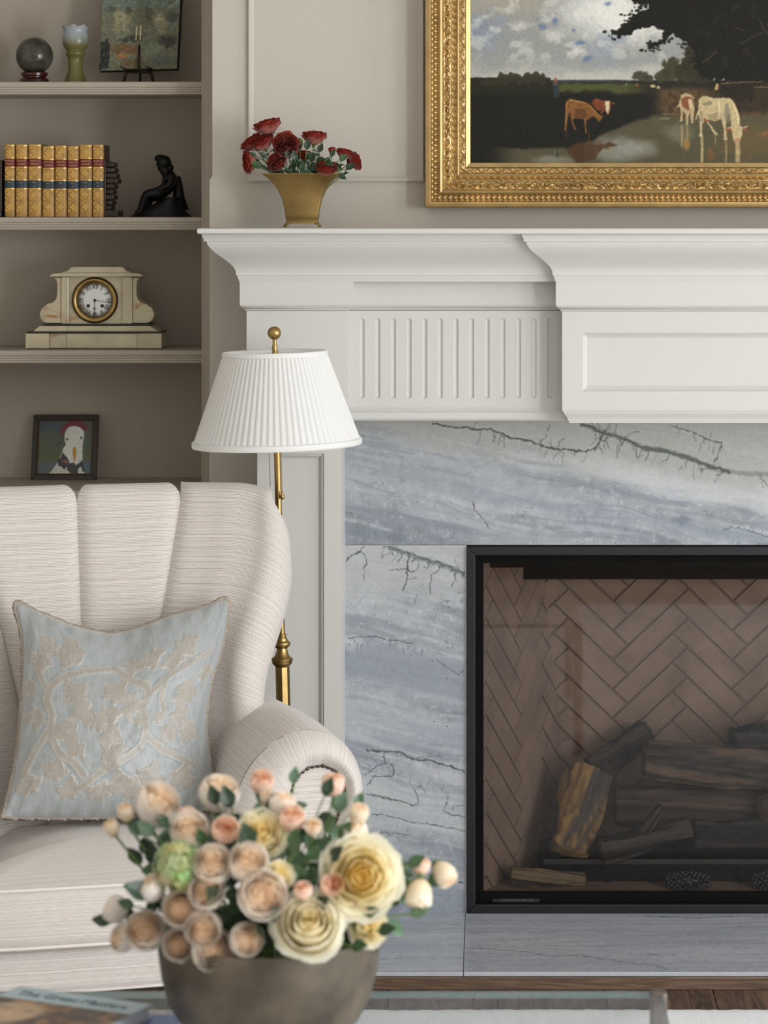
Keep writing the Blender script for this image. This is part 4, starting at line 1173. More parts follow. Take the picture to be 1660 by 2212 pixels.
# pleated shade
rt, rbm, zt2, zb2 = 111 * px2m, 179 * px2m, lz(765), lz(955)
NP = 78
rows = []
for t in np.linspace(0, 1, 10):
    row = []
    rad = rbm + (rt - rbm) * t; zz2 = zb2 + (zt2 - zb2) * t
    for k in range(NP):
        for off, dr in ((0, 0.0), (.10, .0024), (.55, .0012), (.97, -.0002)):
            a = 2 * math.pi * (k + off) / NP
            q = rad + dr * (.55 + .45 * rad / rbm)
            row.append((q * math.cos(a), q * math.sin(a), zz2))
    rows.append(row)
link('pleated_shade', grid_mesh('pleated_shade', np.array(rows), cv=True, smooth_=False), M['shade'], lam)
def trim_ring(r, zc, w, h, name):
    MB().lathe([(r - .001, zc - h), (r + w * .7, zc - h), (r + w, zc - h * .6), (r + w, zc + h * .6), (r + w * .7, zc + h), (r - .001, zc + h)], 80, cap=False).build(name, M['shade'], lam, True)
trim_ring(rt, zt2 + .001, .0035, .0062, 'top_trim'); trim_ring(rbm, zb2 - .001, .0055, .0075, 'bottom_trim')
for a in (0, 120, 240):
    e = math.radians(a + 90); MB().tube([(0, 0, lz(768)), (rt * math.cos(e), rt * math.sin(e), lz(764))], .0014, 5).build('spider_wire', M['brass'], lam)
# bead chains
for dx, y1, ball in ((-16, 1050, False), (9.5, 1062, True)):
    c = MB(); zz2 = lz(885); ze = lz(y1)
    n = 0
    while zz2 > ze:
        c.ball((dx * px2m, -.014, zz2), .0014, 6, 4); zz2 -= .0034
    o = c.build('pull_chain', M['brass'], lam, True); o['kind'] = 'stuff'
    if ball: MB().lathe([(.002, .012), (.0035, .009), (.003, .006), (.0055, .002), (.0058, -.003), (.003, -.007), (.001, -.008)], 12, (dx * px2m, -.014, ze - .01)).build('pull_knob', M['brass'], lam, True)

# ================================================================== things on the bookcase
def tri(o, inv): o.matrix_parent_inverse = inv; return o
def root(name, loc, label, cat, group=None):
    e = empty(name, loc); tag(e, label, cat, group); return e, Matrix.Translation(-Vector(loc))
S1, S2, S3 = SH
# ---- eight leather-bound books
M['calf'] = mat('tan_calf_leather', rgb(182, 138, 72), 0.42, vary=(60, 0.25), bump=(200, 0.15))
M['calf_dark'] = mat('dark_brown_board', rgb(74, 60, 46), 0.7, vary=(40, 0.3))  # cover boards, coloured a darker brown than the spine
M['red_label'] = mat('red_leather_label', rgb(112, 26, 30), 0.5, vary=(80, .15)); M['blue_label'] = mat('blue_green_leather_label', rgb(38, 56, 68), 0.5, vary=(80, .15))
M['gilt'] = mat('gilt_tooling', rgb(226, 186, 104), 0.3, 0.85); M['pages'] = mat('paper_edges', rgb(206, 192, 164), 0.9)
M['gold_text'] = mat('gilt_lettering', rgb(222, 190, 130), 0.4, 0.6)
YBK2 = 7.275
spans = [(9.4, 31.5, 311.5), (33, 58.7, 312), (60, 89, 311.5), (90.7, 117, 315.5), (118, 144, 314.5), (145, 169.8, 316), (171, 198.5, 312.5), (199.6, 224, 312.5)]
roman = ['I', 'II', 'III', 'IV', 'V', 'VI', 'VII', 'VIII']
ordw = ['one', 'two', 'three, the thickest', 'four', 'five', 'six', 'seven', 'eight, nearest the statuette']
def fleur(mb, cx, cz, r, y):
    for k in range(4):
        a = math.pi / 2 * k
        t = (math.cos(a), math.sin(a)); n_ = (-t[1], t[0])
        q = [(0, 0), (.45, .22), (.75, .42), (1, .1), (1.15, 0), (1, -.1), (.75, -.42), (.45, -.22)]
        mb.add([(cx + r * (t[0] * u + n_[0] * v), y, cz + r * (t[1] * u + n_[1] * v)) for u, v in q], [tuple(range(8))])
    for sx in (-1, 1):
        for sz in (-1, 1):
            p = (cx + sx * r * 1.55, cz + sz * r * 1.55)
            mb.add([(p[0], y, p[1]), (p[0] - sx * r * .9, y, p[1]), (p[0] - sx * r * .35, y, p[1] - sz * r * .35), (p[0], y, p[1] - sz * r * .9)], [(0, 1, 2, 3)])
t_hist = text_mesh("GUIZOT'S", 0.0052); t_fr = text_mesh('FRANCE', 0.0050)
for i, (a, b, top) in enumerate(spans):
    x0, x1 = X(a, YBK2), X(b, YBK2); w = x1 - x0; zt = Z(top, YBK2); hgt = zt - S2
    bk, inv = root('antique_book', ((x0 + x1) / 2, YBK2 + .06, S2), 'tan leather volume with red and blue labels, number %s' % ordw[i], 'book', 'matching leather-bound volumes between the bookends')
    # rounded spine
    n = 9; pr = []
    for k in range(n):
        t = -1 + 2 * k / (n - 1); pr.append((x0 + w / 2 + t * w / 2, YBK2 + .006 - .006 * math.sqrt(max(0, 1 - t * t))))
    mb = MB(); vs = [(p[0], p[1], S2 + .001) for p in pr] + [(p[0], p[1], zt) for p in pr]
    fs = [(k, k + 1, n + k + 1, n + k) for k in range(n - 1)]
    mb.add(vs, fs); mb.box(x0 + .0015, x1 - .0015, YBK2 + .005, YBK2 + .009, S2 + .001, zt); tri(mb.build('spine', M['calf'], bk, auto=50), inv)
    c = MB(); c.box(x0 + .0003, x0 + .0025, YBK2 + .005, YBK2 + .118, S2 + .0005, zt); tri(c.build('cover_board', M['calf_dark'], bk, bev=.0006), inv)
    c = MB(); c.box(x1 - .0025, x1 - .0003, YBK2 + .005, YBK2 + .118, S2 + .0005, zt); tri(c.build('cover_board', M['calf_dark'], bk, bev=.0006), inv)
    c = MB(); c.box(x0 + .0025, x1 - .0025, YBK2 + .008, YBK2 + .113, S2 + .003, zt - .004); tri(c.build('page_block', M['pages'], bk), inv)
    def strip(f0, f1, d, name, m):
        mb = MB(); z0, z1 = zt - hgt * f0, zt - hgt * f1
        vs = [(p[0], p[1] - d, z0) for p in pr] + [(p[0], p[1] - d, z1) for p in pr]
        mb.add(vs, [(k, n + k, n + k + 1, k + 1) for k in range(n - 1)]); return tri(mb.build(name, m, bk, auto=60, fix=False), inv)
    strip(.19, .305, .0005, 'title_label', M['red_label']); strip(.49, .60, .0005, 'volume_label', M['blue_label'])
    for f in (.012, .185, .31, .485, .605, .78, .945): strip(f, f + .009, .0011, 'raised_band', M['calf'] if f in (.78, .945) else M['gilt'])
    g = MB()
    for f in (.098, .397, .69, .86): fleur(g, x0 + w / 2, zt - hgt * f, min(w * .26, .0075), YBK2 - .0008)
    o = tri(g.build('gilt_ornament', M['gilt'], bk), inv); o['kind'] = 'stuff'
    for me, f, in ((t_hist, .228), (t_fr, .272)):
        o = link('lettering', me, M['gold_text'], bk); o.matrix_parent_inverse = inv
        o.location = (x0 + w / 2, YBK2 - .0012, zt - hgt * f); o.rotation_euler = (math.radians(90), 0, 0); o.scale = (min(1, w / .027), 1, 1)
    for sx, f, sz in (('VOL.', .525, .0042), (roman[i], .572, .0042)):
        o = link('lettering', text_mesh(sx, sz), M['gold_text'], bk); o.matrix_parent_inverse = inv
        o.location = (x0 + w / 2, YBK2 - .0012, zt - hgt * f); o.rotation_euler = (math.radians(90), 0, 0)
# ---- carved bookends
M['carved'] = mat('dark_carved_resin', rgb(44, 30, 22), 0.45, vary=(70, .5), bump=(120, .4))
for sgn, xw, lab in ((1, 225.5, 'dark carved bookend holding the last leather volume beside the statuette'), (-1, 8, 'dark carved bookend at the start of the leather volumes')):
    xx = X(xw, YBK2 + .04); be, inv = root('bookend', (xx, YBK2 + .06, S2), lab, 'bookend', 'carved bookends')
    tri(MB().box(min(xx, xx + sgn * .008), max(xx, xx + sgn * .008), YBK2 + .012, YBK2 + .11, S2, S2 + .150).build('upright', M['carved'], be, bev=.002), inv)
    tri(MB().box(min(xx, xx + sgn * .040), max(xx, xx + sgn * .040), YBK2 + .005, YBK2 + .115, S2, S2 + .018).build('foot', M['carved'], be, bev=.003), inv)
    rr = random.Random(3)
    for k in range(9):                                   # stacked little volumes carved in relief
        zz = S2 + .018 + k * .0142; dep = .034 - abs(k - 5) * .0022 + rr.uniform(-.004, .004)
        m_ = MB(); xa, xb_ = sorted((xx + sgn * .006, xx + sgn * dep)); m_.box(xa, xb_, YBK2 + .012 + rr.uniform(0, .01), YBK2 + .1, zz, zz + .0128)
        tri(m_.build('carved_book', M['carved'], be, bev=.0035, seg=2), inv)
# ---- bronze seated figure
M['bronze'] = mat('black_bronze', rgb(24, 22, 21), 0.45, 0.5, vary=(60, .3), bump=(80, .2))
YS = 7.385
stt, inv = root('statuette', (X(347, YS), YS, S2), 'small black bronze statuette of a seated figure with bowed head', 'statuette')
def skin(name, nodes, edges, parent, inv, m, sub=2):
    me = bpy.data.meshes.new(name); me.from_pydata([n_[0] for n_ in nodes], edges, [])
    o = link(name, me, m, parent); o.matrix_parent_inverse = inv
    sk = o.modifiers.new('skin', 'SKIN'); sk.use_smooth_shade = True
    for i, n_ in enumerate(nodes):
        r = n_[1]; me.skin_vertices[0].data[i].radius = (r, r) if not isinstance(r, tuple) else r
    me.skin_vertices[0].data[0].use_root = True
    sb = o.modifiers.new('sub', 'SUBSURF'); sb.levels = sub; sb.render_levels = sub
    return o
p = lambda a, b, d=0.0: tuple(P(a, b, YS + d))
nodes = [(p(366, 424), .032), (p(369, 402), .028), (p(367, 385), .029), (p(361, 374), .015), (p(354, 366), .014), (p(350, 355), .019), (p(346, 347), .018), (p(340, 362), .011),      # 0-7 spine, neck, head, face
         (p(343, 419, -.02), .018), (p(317, 417, -.025), .014), (p(309, 438, -.022), .011), (p(302, 458, -.02), .009), (p(291, 461, -.025), .008),                                          # 8-12 right leg
         (p(342, 424, .015), .018), (p(322, 427, .02), .014), (p(318, 447, .02), .011), (p(311, 461, .02), .008),                                                                          # 13-16 left leg
         (p(371, 382, -.028), .011), (p(366, 400, -.034), .0085), (p(345, 409, -.03), .007), (p(332, 413, -.025), .007),                                                                  # right arm
         (p(374, 383, .025), .011), (p(386, 404, .03), .0085), (p(380, 425, .03), .007)]
edges = [(0, 1), (1, 2), (2, 3), (3, 4), (4, 5), (5, 6), (6, 7), (0, 8), (8, 9), (9, 10), (10, 11), (11, 12), (0, 13), (13, 14), (14, 15), (15, 16), (2, 17), (17, 18), (18, 19), (19, 20), (2, 21), (21, 22), (22, 23)]
skin('figure', nodes, edges, stt, inv, M['bronze'])
hair = MB(); hair.ball(P(354, 351, YS), .0195, 14, 10, sc=(1.05, 1, 1.0)); hair.ball(P(366, 363, YS + .002), .012, 10, 8); hair.ball(P(347, 342, YS), .013, 10, 8, sc=(1.3, 1.2, .8))
tri(hair.build('hair', M['bronze'], stt, True), inv)
rk = []                                                 # rocky seat, lofted and roughened
for k in range(9):
    t = k / 8
    xl_, xr_ = np.interp(t, [0, .12, .4, .7, 1], [277, 285, 305, 335, 352]), np.interp(t, [0, .12, .4, .7, 1], [416, 410, 399, 393, 390])
    zz = S2 + t * .052; row = []
    for q in range(28):
        a = 2 * math.pi * q / 28; cx_, rx_ = (X(xl_, YS) + X(xr_, YS)) / 2, (X(xr_, YS) - X(xl_, YS)) / 2
        j = 1 + .13 * (float(fbm(math.cos(a) * 2 + 5, math.sin(a) * 2 + t * 3, 3, 4)) - .5) * (t > 0)
        row.append((cx_ + rx_ * math.cos(a) * j, YS + .058 * (1 - .3 * t) * math.sin(a) * j, zz + .006 * (float(fbm(a * 2, t * 4, 2, 8)) - .5) * (0 < t)))
    rk.append(row)
rk.append([(X(370, YS), YS, S2 + .052)] * 28)
tri(link('rock_seat', grid_mesh('rock_seat', np.array(rk), cv=True, flip=True), M['bronze'], stt), inv)
st_b = MB(); st_b.tube([P(391, 455, YS + .02), P(386, 425, YS + .02), P(385, 400, YS + .015), P(383, 382, YS + .01)], [.022, .016, .012, .009], 10); tri(st_b.build('tree_stump', M['bronze'], stt, True), inv)

# ---- stone ball on a turned stand
YG = 7.36
M['stone_ball'] = mat('mossy_agate', rgb(66, 64, 56), 0.15, vary=(24, 0.8), spec=0.5)
nt = M['stone_ball'].node_tree
sb_, inv = root('stone_sphere', (X(74, YG), YG, S1 + .022), 'polished grey-green stone sphere on a turned red wooden stand', 'sphere')
tri(MB().ball(P(74.5, 120.5, YG), 40.3 * YG / F, 40, 26).build('ball', M['stone_ball'], sb_, True), inv)
sd, inv = root('sphere_stand', (X(74, YG), YG, S1), 'turned dark red wooden stand under the stone sphere', 'stand')
k = YG / F; zz = lambda y: Z(y, YG) - Z(176, YG) + S1
tri(MB().lathe([(26 * k, zz(176)), (27 * k, zz(173)), (31 * k, zz(171)), (31.5 * k, zz(167)), (28 * k, zz(163.5)), (25 * k, zz(162)), (25 * k, zz(160)), (28.5 * k, zz(158)), (29 * k, zz(153)), (27 * k, zz(150.5)), (22 * k, zz(150)), (18 * k, zz(153))], 36, (X(74.5, YG), YG, 0)).build('turned_base', mat('rosewood', rgb(62, 18, 18), .25, vary=(50, .3), coat=.4), sd, auto=40), inv)
# ---- opaline goblet
M['opaline'] = mat('green_opaline_glass', attr=True, rough=0.25, spec=0.5, vary=(18, .12))
M['opaline'].node_tree.nodes['Principled BSDF'].inputs['Transmission Weight'].default_value = 0.25
gb, inv = root('glass_goblet', (X(163, YG), YG, S1), 'olive and milky blue glass goblet with a frilled rim on the top shelf', 'goblet')
prof = [(23.5, 176), (23.5, 173), (22, 165), (19, 157), (16.5, 151), (16.5, 148), (15.5, 147), (15.5, 122), (17, 121), (17.5, 119), (16, 117.5), (17.5, 116), (20.5, 113), (20.8, 109), (18, 106.5), (18.5, 104), (23, 99), (27, 92), (28.3, 83), (27.6, 74), (25.5, 66), (25, 60), (28, 54), (29, 51)]
mb = MB(); n = 48; vs = []; cs = []
prof2 = prof + [(27, 51.5), (23.5, 60), (24, 70), (20, 95), (2, 103)]
for r_, y in prof2:
    for q in range(n):
        a = 2 * math.pi * q / n; fr = smooth(66, 52, y) * math.cos(a * 8)
        rad = r_ * k * (1 + .05 * fr); vs.append((X(163, YG) + rad * math.cos(a), YG + rad * math.sin(a), zz(y) + .003 * fr))
        t = float(smooth(98, 66, y)); c1, c2 = rgb(124, 118, 66), rgb(176, 184, 186); cs.append(tuple(c1[i] * (1 - t) + c2[i] * t for i in range(3)))
fs = [(i * n + q, i * n + (q + 1) % n, (i + 1) * n + (q + 1) % n, (i + 1) * n + q) for i in range(len(prof2) - 1) for q in range(n)]
mb.add(vs, fs, cs); tri(mb.build('goblet_body', M['opaline'], gb, auto=50), inv)

# ---- small canvas on a bronze easel
YE = 7.40
cvs = Canvas(np.arange(-75, 107, 1.15) if False else np.linspace(0, 176, 150), np.linspace(-70, 155, 190))
c = cvs; XX, YYc = c.X, c.Y
c.fill((86, 98, 86)); c.mix((104, 116, 102), smooth(-10, 20, YYc) * .5)
nz = fbm(XX * .05, YYc * .05, 4, 3)
c.mix((92, 88, 66), smooth(12, 30, YYc) * .7)
for a, b, rx, ry, col in ((35, 45, 14, 40, (128, 122, 92)), (52, 48, 16, 34, (136, 128, 98)), (20, 20, 22, 10, (62, 66, 58)), (62, 22, 14, 10, (58, 58, 44)), (85, 40, 20, 30, (84, 88, 66)), (105, 35, 14, 22, (70, 64, 48)), (130, 40, 16, 22, (142, 136, 112)), (135, 62, 20, 22, (130, 124, 100)), (160, 55, 16, 20, (98, 106, 92)), (160, 35, 20, 20, (56, 60, 52)), (150, 92, 30, 18, (34, 36, 34)), (70, 85, 40, 12, (36, 36, 32)), (45, 80, 22, 8, (98, 104, 86)), (60, 110, 46, 18, (92, 62, 32)), (50, 125, 24, 8, (150, 96, 38)), (75, 140, 50, 14, (84, 64, 36)), (120, 110, 34, 30, (104, 112, 92)), (140, 135, 40, 16, (80, 88, 80)), (100, 90, 14, 20, (90, 98, 82))):
    c.blob(a, b, rx, ry, col, .85, .2, 1.1, seed=int(a + b))
c.poly([(0, 92), (10, 92), (12, 86), (15, 82), (18, 92), (22, 98), (22, 150), (0, 155)], (24, 25, 23), jit=1)
c.line([(80, 60), (80, 88)], 1.6, (196, 180, 130), .9); c.line([(89, 58), (89, 88)], 1.6, (196, 180, 130), .9); c.line([(140, 18), (176, -4)], 1.5, (58, 60, 56), .9)
for q in range(7): c.line([(144 + q * 4.6, 16 - q * 2.8), (145 + q * 4.6, 26 - q * 2.8)], .8, (176, 170, 150), .7)
c.C *= (.72 + .5 * fbm(XX * .22, YYc * .3, 3, 6))[..., None]
c.C *= 1.25
ca, inv = root('small_canvas', tuple(P(298, 152, YE)), 'unframed impasto canvas of steam and buildings propped on the top shelf', 'painting')
def emap(PX, PY):
    # leaning, slightly turned canvas
    u = PX / 176.0; v = (155 - PY) / 225.0
    bl_, br_ = np.array(P(214, 153, YE - .02)), np.array(P(382, 148.5, YE + .005))
    up = np.array((0.008, 0.055, .275)); 
    return bl_ + (br_ - bl_) * u[..., None] + up * v[..., None]
A = emap(XX, YYc); A[..., 1] -= .004 * (fbm(XX * .15, YYc * .15, 3, 9) - .5)
tri(link('painted_face', grid_mesh('painted_face', A, col=np_s2l(c.C), flip=True), mat('oil_paint_dark', attr=True, rough=.45, bump=(260, .25)), ca), inv)
cor = [emap(np.array(a), np.array(b)) for a, b in ((0., 155.), (176., 155.), (176., -70.), (0., -70.))]
dn = np.array((.004, .020, -.004)); mb = MB(); vs = [tuple(q + np.array((0, .002, 0))) for q in cor] + [tuple(q + dn) for q in cor]
mb.add(vs, [(4, 5, 6, 7), (0, 1, 5, 4), (1, 2, 6, 5), (2, 3, 7, 6), (3, 0, 4, 7)]); tri(mb.build('stretcher', mat('dark_canvas_edge', rgb(40, 34, 28), .8), ca), inv)
es, inv = root('table_easel', (X(298, YE), YE, S1), 'small dark bronze easel carrying the unframed canvas', 'easel')
bz = mat('easel_bronze', rgb(48, 40, 28), .4, .8, vary=(60, .3))
ye = YE - .045
for a, b in ((271, 268), (328, 331)):
    mb = MB(); mb.tube([P(b, 176, ye), P(a, 163, ye + .003), P(a + (4 if a < 300 else -4), 153, ye + .006), P(a, 150, ye - .006), P(a - 12 if a < 300 else a - 12, 143, ye - .012)], [.0032, .0045, .0036, .003, .0015], 8); tri(mb.build('front_leg', bz, es, True), inv)
mb = MB()
for ph in (0, math.pi):
    mb.tube([P(272 + 56 * i / 60, 157, ye + .004) + Vector((0, math.cos(i * .9 + ph) * .0012, math.sin(i * .9 + ph) * .0012)) for i in range(61)], .0016, 5)
tri(mb.build('twisted_bar', bz, es, True), inv)
mb = MB(); mb.tube([P(270, 151, ye + .004), P(330, 150, ye + .004)], .003, 8); tri(mb.build('ledge', bz, es, True), inv)
mb = MB(); mb.tube([P(300, 150, ye + .02), P(302, 60, ye + .075)], .003, 8); mb.tube([P(302, 70, ye + .07), P(303, 175.8, YE + .11)], .003, 8); tri(mb.build('back_strut', bz, es, True), inv)

# ---- onyx mantel clock
YC = 7.30
M['onyx'] = mat('cream_onyx', rgb(196, 184, 156), 0.28, vary=(16, 0.14))
nt = M['onyx'].node_tree; bs = nt.nodes['Principled BSDF']; base_in = bs.inputs['Base Color'].links[0].from_socket
tcn = nt.nodes.new('ShaderNodeTexCoord'); mpn = nt.nodes.new('ShaderNodeMapping'); mpn.inputs['Scale'].default_value = (9, 9, 26); nt.links.new(tcn.outputs['Object'], mpn.inputs[0])
nz = nt.nodes.new('ShaderNodeTexNoise'); nz.inputs['Scale'].default_value = 1.2; nz.inputs['Detail'].default_value = 6; nz.inputs['Distortion'].default_value = 1.2; nt.links.new(mpn.outputs[0], nz.inputs[0])
rp = nt.nodes.new('ShaderNodeValToRGB'); rp.color_ramp.elements[0].position = .60; rp.color_ramp.elements[0].color = (0, 0, 0, 1); rp.color_ramp.elements[1].position = .72; rp.color_ramp.elements[1].color = (1, 1, 1, 1); nt.links.new(nz.outputs[0], rp.inputs[0])
mx = nt.nodes.new('ShaderNodeMix'); mx.data_type = 'RGBA'; nt.links.new(rp.outputs[0], mx.inputs['Factor']); nt.links.new(base_in, mx.inputs['A']); mx.inputs['B'].default_value = (*rgb(168, 124, 78), 1); nt.links.new(mx.outputs['Result'], bs.inputs['Base Color'])
M['black_strip'] = mat('black_marble_strip', rgb(22, 20, 17), .3)
ck, inv = root('mantel_clock', (X(203, YC), YC + .06, S3), 'cream onyx mantel clock with a brass-rimmed white dial and Roman numerals', 'clock')
q = 5.03; cxp = lambda a: X(50 + a / q, YC); czp = lambda b: Z(570 + b / q, YC) - Z(757, YC) + S3
dz0 = 0
def kpoly(pts, y0, y1, name, m, bev=.0015): mb = MB(); mb.prism([(cxp(a), czp(b)) for a, b in pts], y0, y1); return tri(mb.build(name, m, ck, bev=bev), inv)
def kbox(a0, a1, b0, b1, y0, y1, name, m, bev=.0015): return tri(MB().box(cxp(a0), cxp(a1), YC + y0, YC + y1, czp(b1), czp(b0)).build(name, m, ck, bev=bev), inv)
kbox(45, 1490, 930, 941, .004, .128, 'black_foot', M['black_strip'], .0005)
for a0, a1, y0, y1 in ((25, 280, 0.0, .132), (470, 1245, 0.006, .126), (1245, 1505, 0.0, .132)): kbox(a0, a1, 768, 931, y0, y1, 'plinth_block', M['onyx'])
kbox(280, 470, 768, 931, .010, .122, 'plinth_block', M['onyx'])
kbox(35, 1500, 748, 768, .003, .129, 'black_strip', M['black_strip'], .0006)
for s_, (e0, e1) in (('l', (150, 470)), ('c', (470, 1070)), ('r', (1070, 1400))):
    kpoly([(e0 - (60 if s_ == 'l' else 0), 748), (e0 - (40 if s_ == 'l' else 0), 740), (e0 - (10 if s_ == 'l' else 0), 715), (e0 + (25 if s_ == 'l' else 0), 688), (e1 - (25 if s_ == 'r' else 0), 688), (e1 + (10 if s_ == 'r' else 0), 715), (e1 + (50 if s_ == 'r' else 0), 740), (e1 + (70 if s_ == 'r' else 0), 748)], YC + .010, YC + .12, 'stepped_base', M['onyx'])
kbox(205, 1375, 666, 688, .014, .116, 'black_strip', M['black_strip'], .0006)
kbox(480, 1080, 150, 667, .022, .108, 'case_body', M['onyx'])
kbox(400, 492, 150, 667, .014, .112, 'column', M['onyx'], .004); kbox(1065, 1178, 150, 667, .014, .112, 'column', M['onyx'], .004)
sc_l = [(400, 158), (318, 160), (330, 180), (350, 195), (356, 260), (354, 350), (342, 400), (310, 432), (240, 450), (232, 470), (190, 490), (166, 540), (166, 590), (190, 635), (235, 660), (400, 660)]
kpoly(sc_l, YC + .020, YC + .106, 'scroll_console', M['onyx'], .003)
kpoly([(1575 - a + 3, b) for a, b in sc_l[::-1]], YC + .020, YC + .106, 'scroll_console', M['onyx'], .003)
kpoly([(285, 150), (287, 140), (310, 122), (380, 112), (1220, 112), (1270, 122), (1292, 140), (1294, 150)], YC + .006, YC + .118, 'cornice', M['onyx'])
kpoly([(410, 112), (420, 100), (470, 92), (490, 75), (505, 55), (535, 45), (1060, 45), (1085, 55), (1100, 75), (1120, 92), (1160, 100), (1170, 112)], YC + .012, YC + .112, 'cap_block', M['onyx'])
dc = Vector((cxp(770), YC + .022, czp(408))); kq = YC / F / q
R90 = Matrix.Rotation(math.radians(90), 4, 'X')
M['dark_brass'] = mat('dark_brass', rgb(70, 54, 26), .35, .9)
tri(MB().lathe([(200 * kq, .002), (215 * kq, .007), (232 * kq, .010), (246 * kq, .009), (252 * kq, .004), (252 * kq, -.003)], 64, dc, cap=False, M=R90).build('bezel_rim', M['dark_brass'], ck, True), inv)
tri(MB().lathe([(186 * kq, .0035), (190 * kq, .007), (200 * kq, .0085), (212 * kq, .0105), (222 * kq, .0112), (230 * kq, .0108)], 64, dc, cap=False, M=R90).build('bezel', M['brass'], ck, True), inv)
dl = tri(MB().lathe([(0.0005, .0042), (120 * kq, .0042), (190 * kq, .0032)], 64, dc, cap=True, M=R90).build('dial', mat('enamel_dial', rgb(226, 226, 222), .22), ck, True), inv)
ink = mat('black_enamel', rgb(16, 16, 22), .35)
num = ['XII', 'I', 'II', 'III', 'IIII', 'V', 'VI', 'VII', 'VIII', 'IX', 'X', 'XI']
yd = YC + .022 - .0052
for i, s_ in enumerate(num):
    a = math.pi / 2 - i * math.pi / 6; rr_ = 148 * kq
    o = link('numeral', text_mesh(s_, 74 * kq, extrude=.0002), ink, ck); o.matrix_parent_inverse = inv
    o.location = (dc.x + rr_ * math.cos(a), yd, dc.z + rr_ * math.sin(a)); o.rotation_euler = Euler((math.radians(90), 0, 0)).to_matrix().to_euler()
    o.rotation_euler = (Matrix.Rotation(-(a - math.pi / 2), 3, 'Y') @ Matrix.Rotation(math.radians(90), 3, 'X')).to_euler(); o.scale = (.8, 1.15, 1)
mb = MB()
for i in range(60):
    a = i * math.pi / 30; r0, r1 = 176 * kq, 181 * kq; w_ = .00016 if i % 5 else .0004
    d_ = Vector((math.cos(a), 0, math.sin(a))); n_ = Vector((-math.sin(a), 0, math.cos(a)))
    mb.add([Vector((dc.x, yd + .0006, dc.z)) + d_ * r0 + n_ * w_, Vector((dc.x, yd + .0006, dc.z)) + d_ * r0 - n_ * w_, Vector((dc.x, yd + .0006, dc.z)) + d_ * r1 - n_ * w_, Vector((dc.x, yd + .0006, dc.z)) + d_ * r1 + n_ * w_], [(0, 1, 2, 3)])
o = tri(mb.build('minute_marks', ink, ck), inv); o['kind'] = 'stuff'
def hand(tip, name, w_):
    t = Vector((cxp(tip[0]), yd - .001, czp(tip[1]))); c0 = Vector((dc.x, yd - .001, dc.z)); d_ = (t - c0); l = d_.length; d_.normalize(); n_ = Vector((-d_.z, 0, d_.x))
    mb = MB(); mb.add([c0 + n_ * w_, c0 - n_ * w_, c0 + d_ * l * .8 - n_ * w_ * .7, c0 + d_ * l * .82 - n_ * w_ * 2.2, t, c0 + d_ * l * .82 + n_ * w_ * 2.2, c0 + d_ * l * .8 + n_ * w_ * .7], [tuple(range(7))]); tri(mb.build(name, ink, ck), inv)
hand((952, 440), 'minute_hand', .0008); hand((766, 590), 'hour_hand', .0008)
tri(MB().lathe([(.0001, -.001), (.0034, -.001), (.0034, .0022), (.0001, .0024)], 16, (dc.x, yd, dc.z), M=R90).build('hand_hub', ink, ck, True), inv)
tri(MB().lathe([(13 * kq, .0008), (13 * kq, .0016), (7 * kq, .0016), (7 * kq, .0008)], 16, (cxp(766), yd, czp(500)), cap=False, M=R90).build('hour_hand_ring', ink, ck), inv)
for a, b in ((697, 470), (850, 470)): tri(MB().lathe([(.0001, .0004), (19 * kq, .0004), (19 * kq, -.001), (.0001, -.001)], 20, (cxp(a), yd, czp(b)), cap=False, M=R90).build('winding_hole', ink, ck), inv)

# ---- framed bird portrait
YD = YB - .045
bp_, inv = root('framed_portrait', (X(143, YD), YD, CT), 'small dark-framed painting of a white bird in a red beret', 'picture')
k5 = 9.765
def bq(a, b): return (60 + a / k5, 880 + b / k5)
c = Canvas(np.linspace(bq(225, 0)[0], bq(1420, 0)[0], 150), np.linspace(bq(0, 190)[1], bq(0, 1370)[1], 150))
c.fill((84, 92, 78)); nz = fbm(c.X * .08, c.Y * .08, 4, 2)
c.mix((70, 82, 90), smooth(bq(0, 560)[1], bq(0, 300)[1], c.Y + (nz - .5) * 30) * smooth(bq(1000, 0)[0], bq(600, 0)[0], c.X)); c.mix((88, 96, 62), smooth(bq(0, 700)[1], bq(0, 900)[1], c.Y + (nz - .5) * 30) * .9); c.mix((84, 100, 104), smooth(bq(0, 1050)[1], bq(0, 1150)[1], c.Y + (nz - .5) * 30))
def bpoly(pts, col, **kw): c.poly([bq(*p_) for p_ in pts], col, jit=.35, var=.06, **kw)
W1 = (206, 206, 194)
bpoly([(500, 1360), (600, 1220), (690, 1080), (760, 900), (800, 850), (1190, 900), (1200, 1100), (1250, 1300), (1250, 1370), (500, 1370)], W1)
bpoly([(800, 560), (810, 450), (870, 370), (1000, 335), (1120, 370), (1200, 460), (1215, 560), (1190, 700), (1185, 1000), (1180, 1080), (1060, 1160), (1000, 1150), (930, 1080), (880, 1000), (770, 880), (765, 840), (830, 740), (805, 650)], (222, 222, 212))
bpoly([(770, 900), (880, 1010), (930, 1130), (1020, 1110), (1070, 1170), (1190, 1060), (1260, 1300), (1210, 1310), (1170, 1190), (1110, 1240), (1110, 1370), (990, 1370), (880, 1260), (870, 1180), (840, 1250), (780, 1230), (760, 1190), (690, 1180), (670, 1060), (740, 1000)], (58, 58, 64))
bpoly([(740, 1050), (810, 1050), (890, 1080), (880, 1120), (820, 1100)], (190, 96, 74))
bpoly([(680, 520), (710, 390), (800, 290), (930, 215), (1000, 205), (1150, 250), (1270, 320), (1300, 390), (1250, 440), (1200, 430), (1110, 370), (1000, 340), (880, 370), (820, 440), (790, 530), (730, 545)], (112, 46, 58))
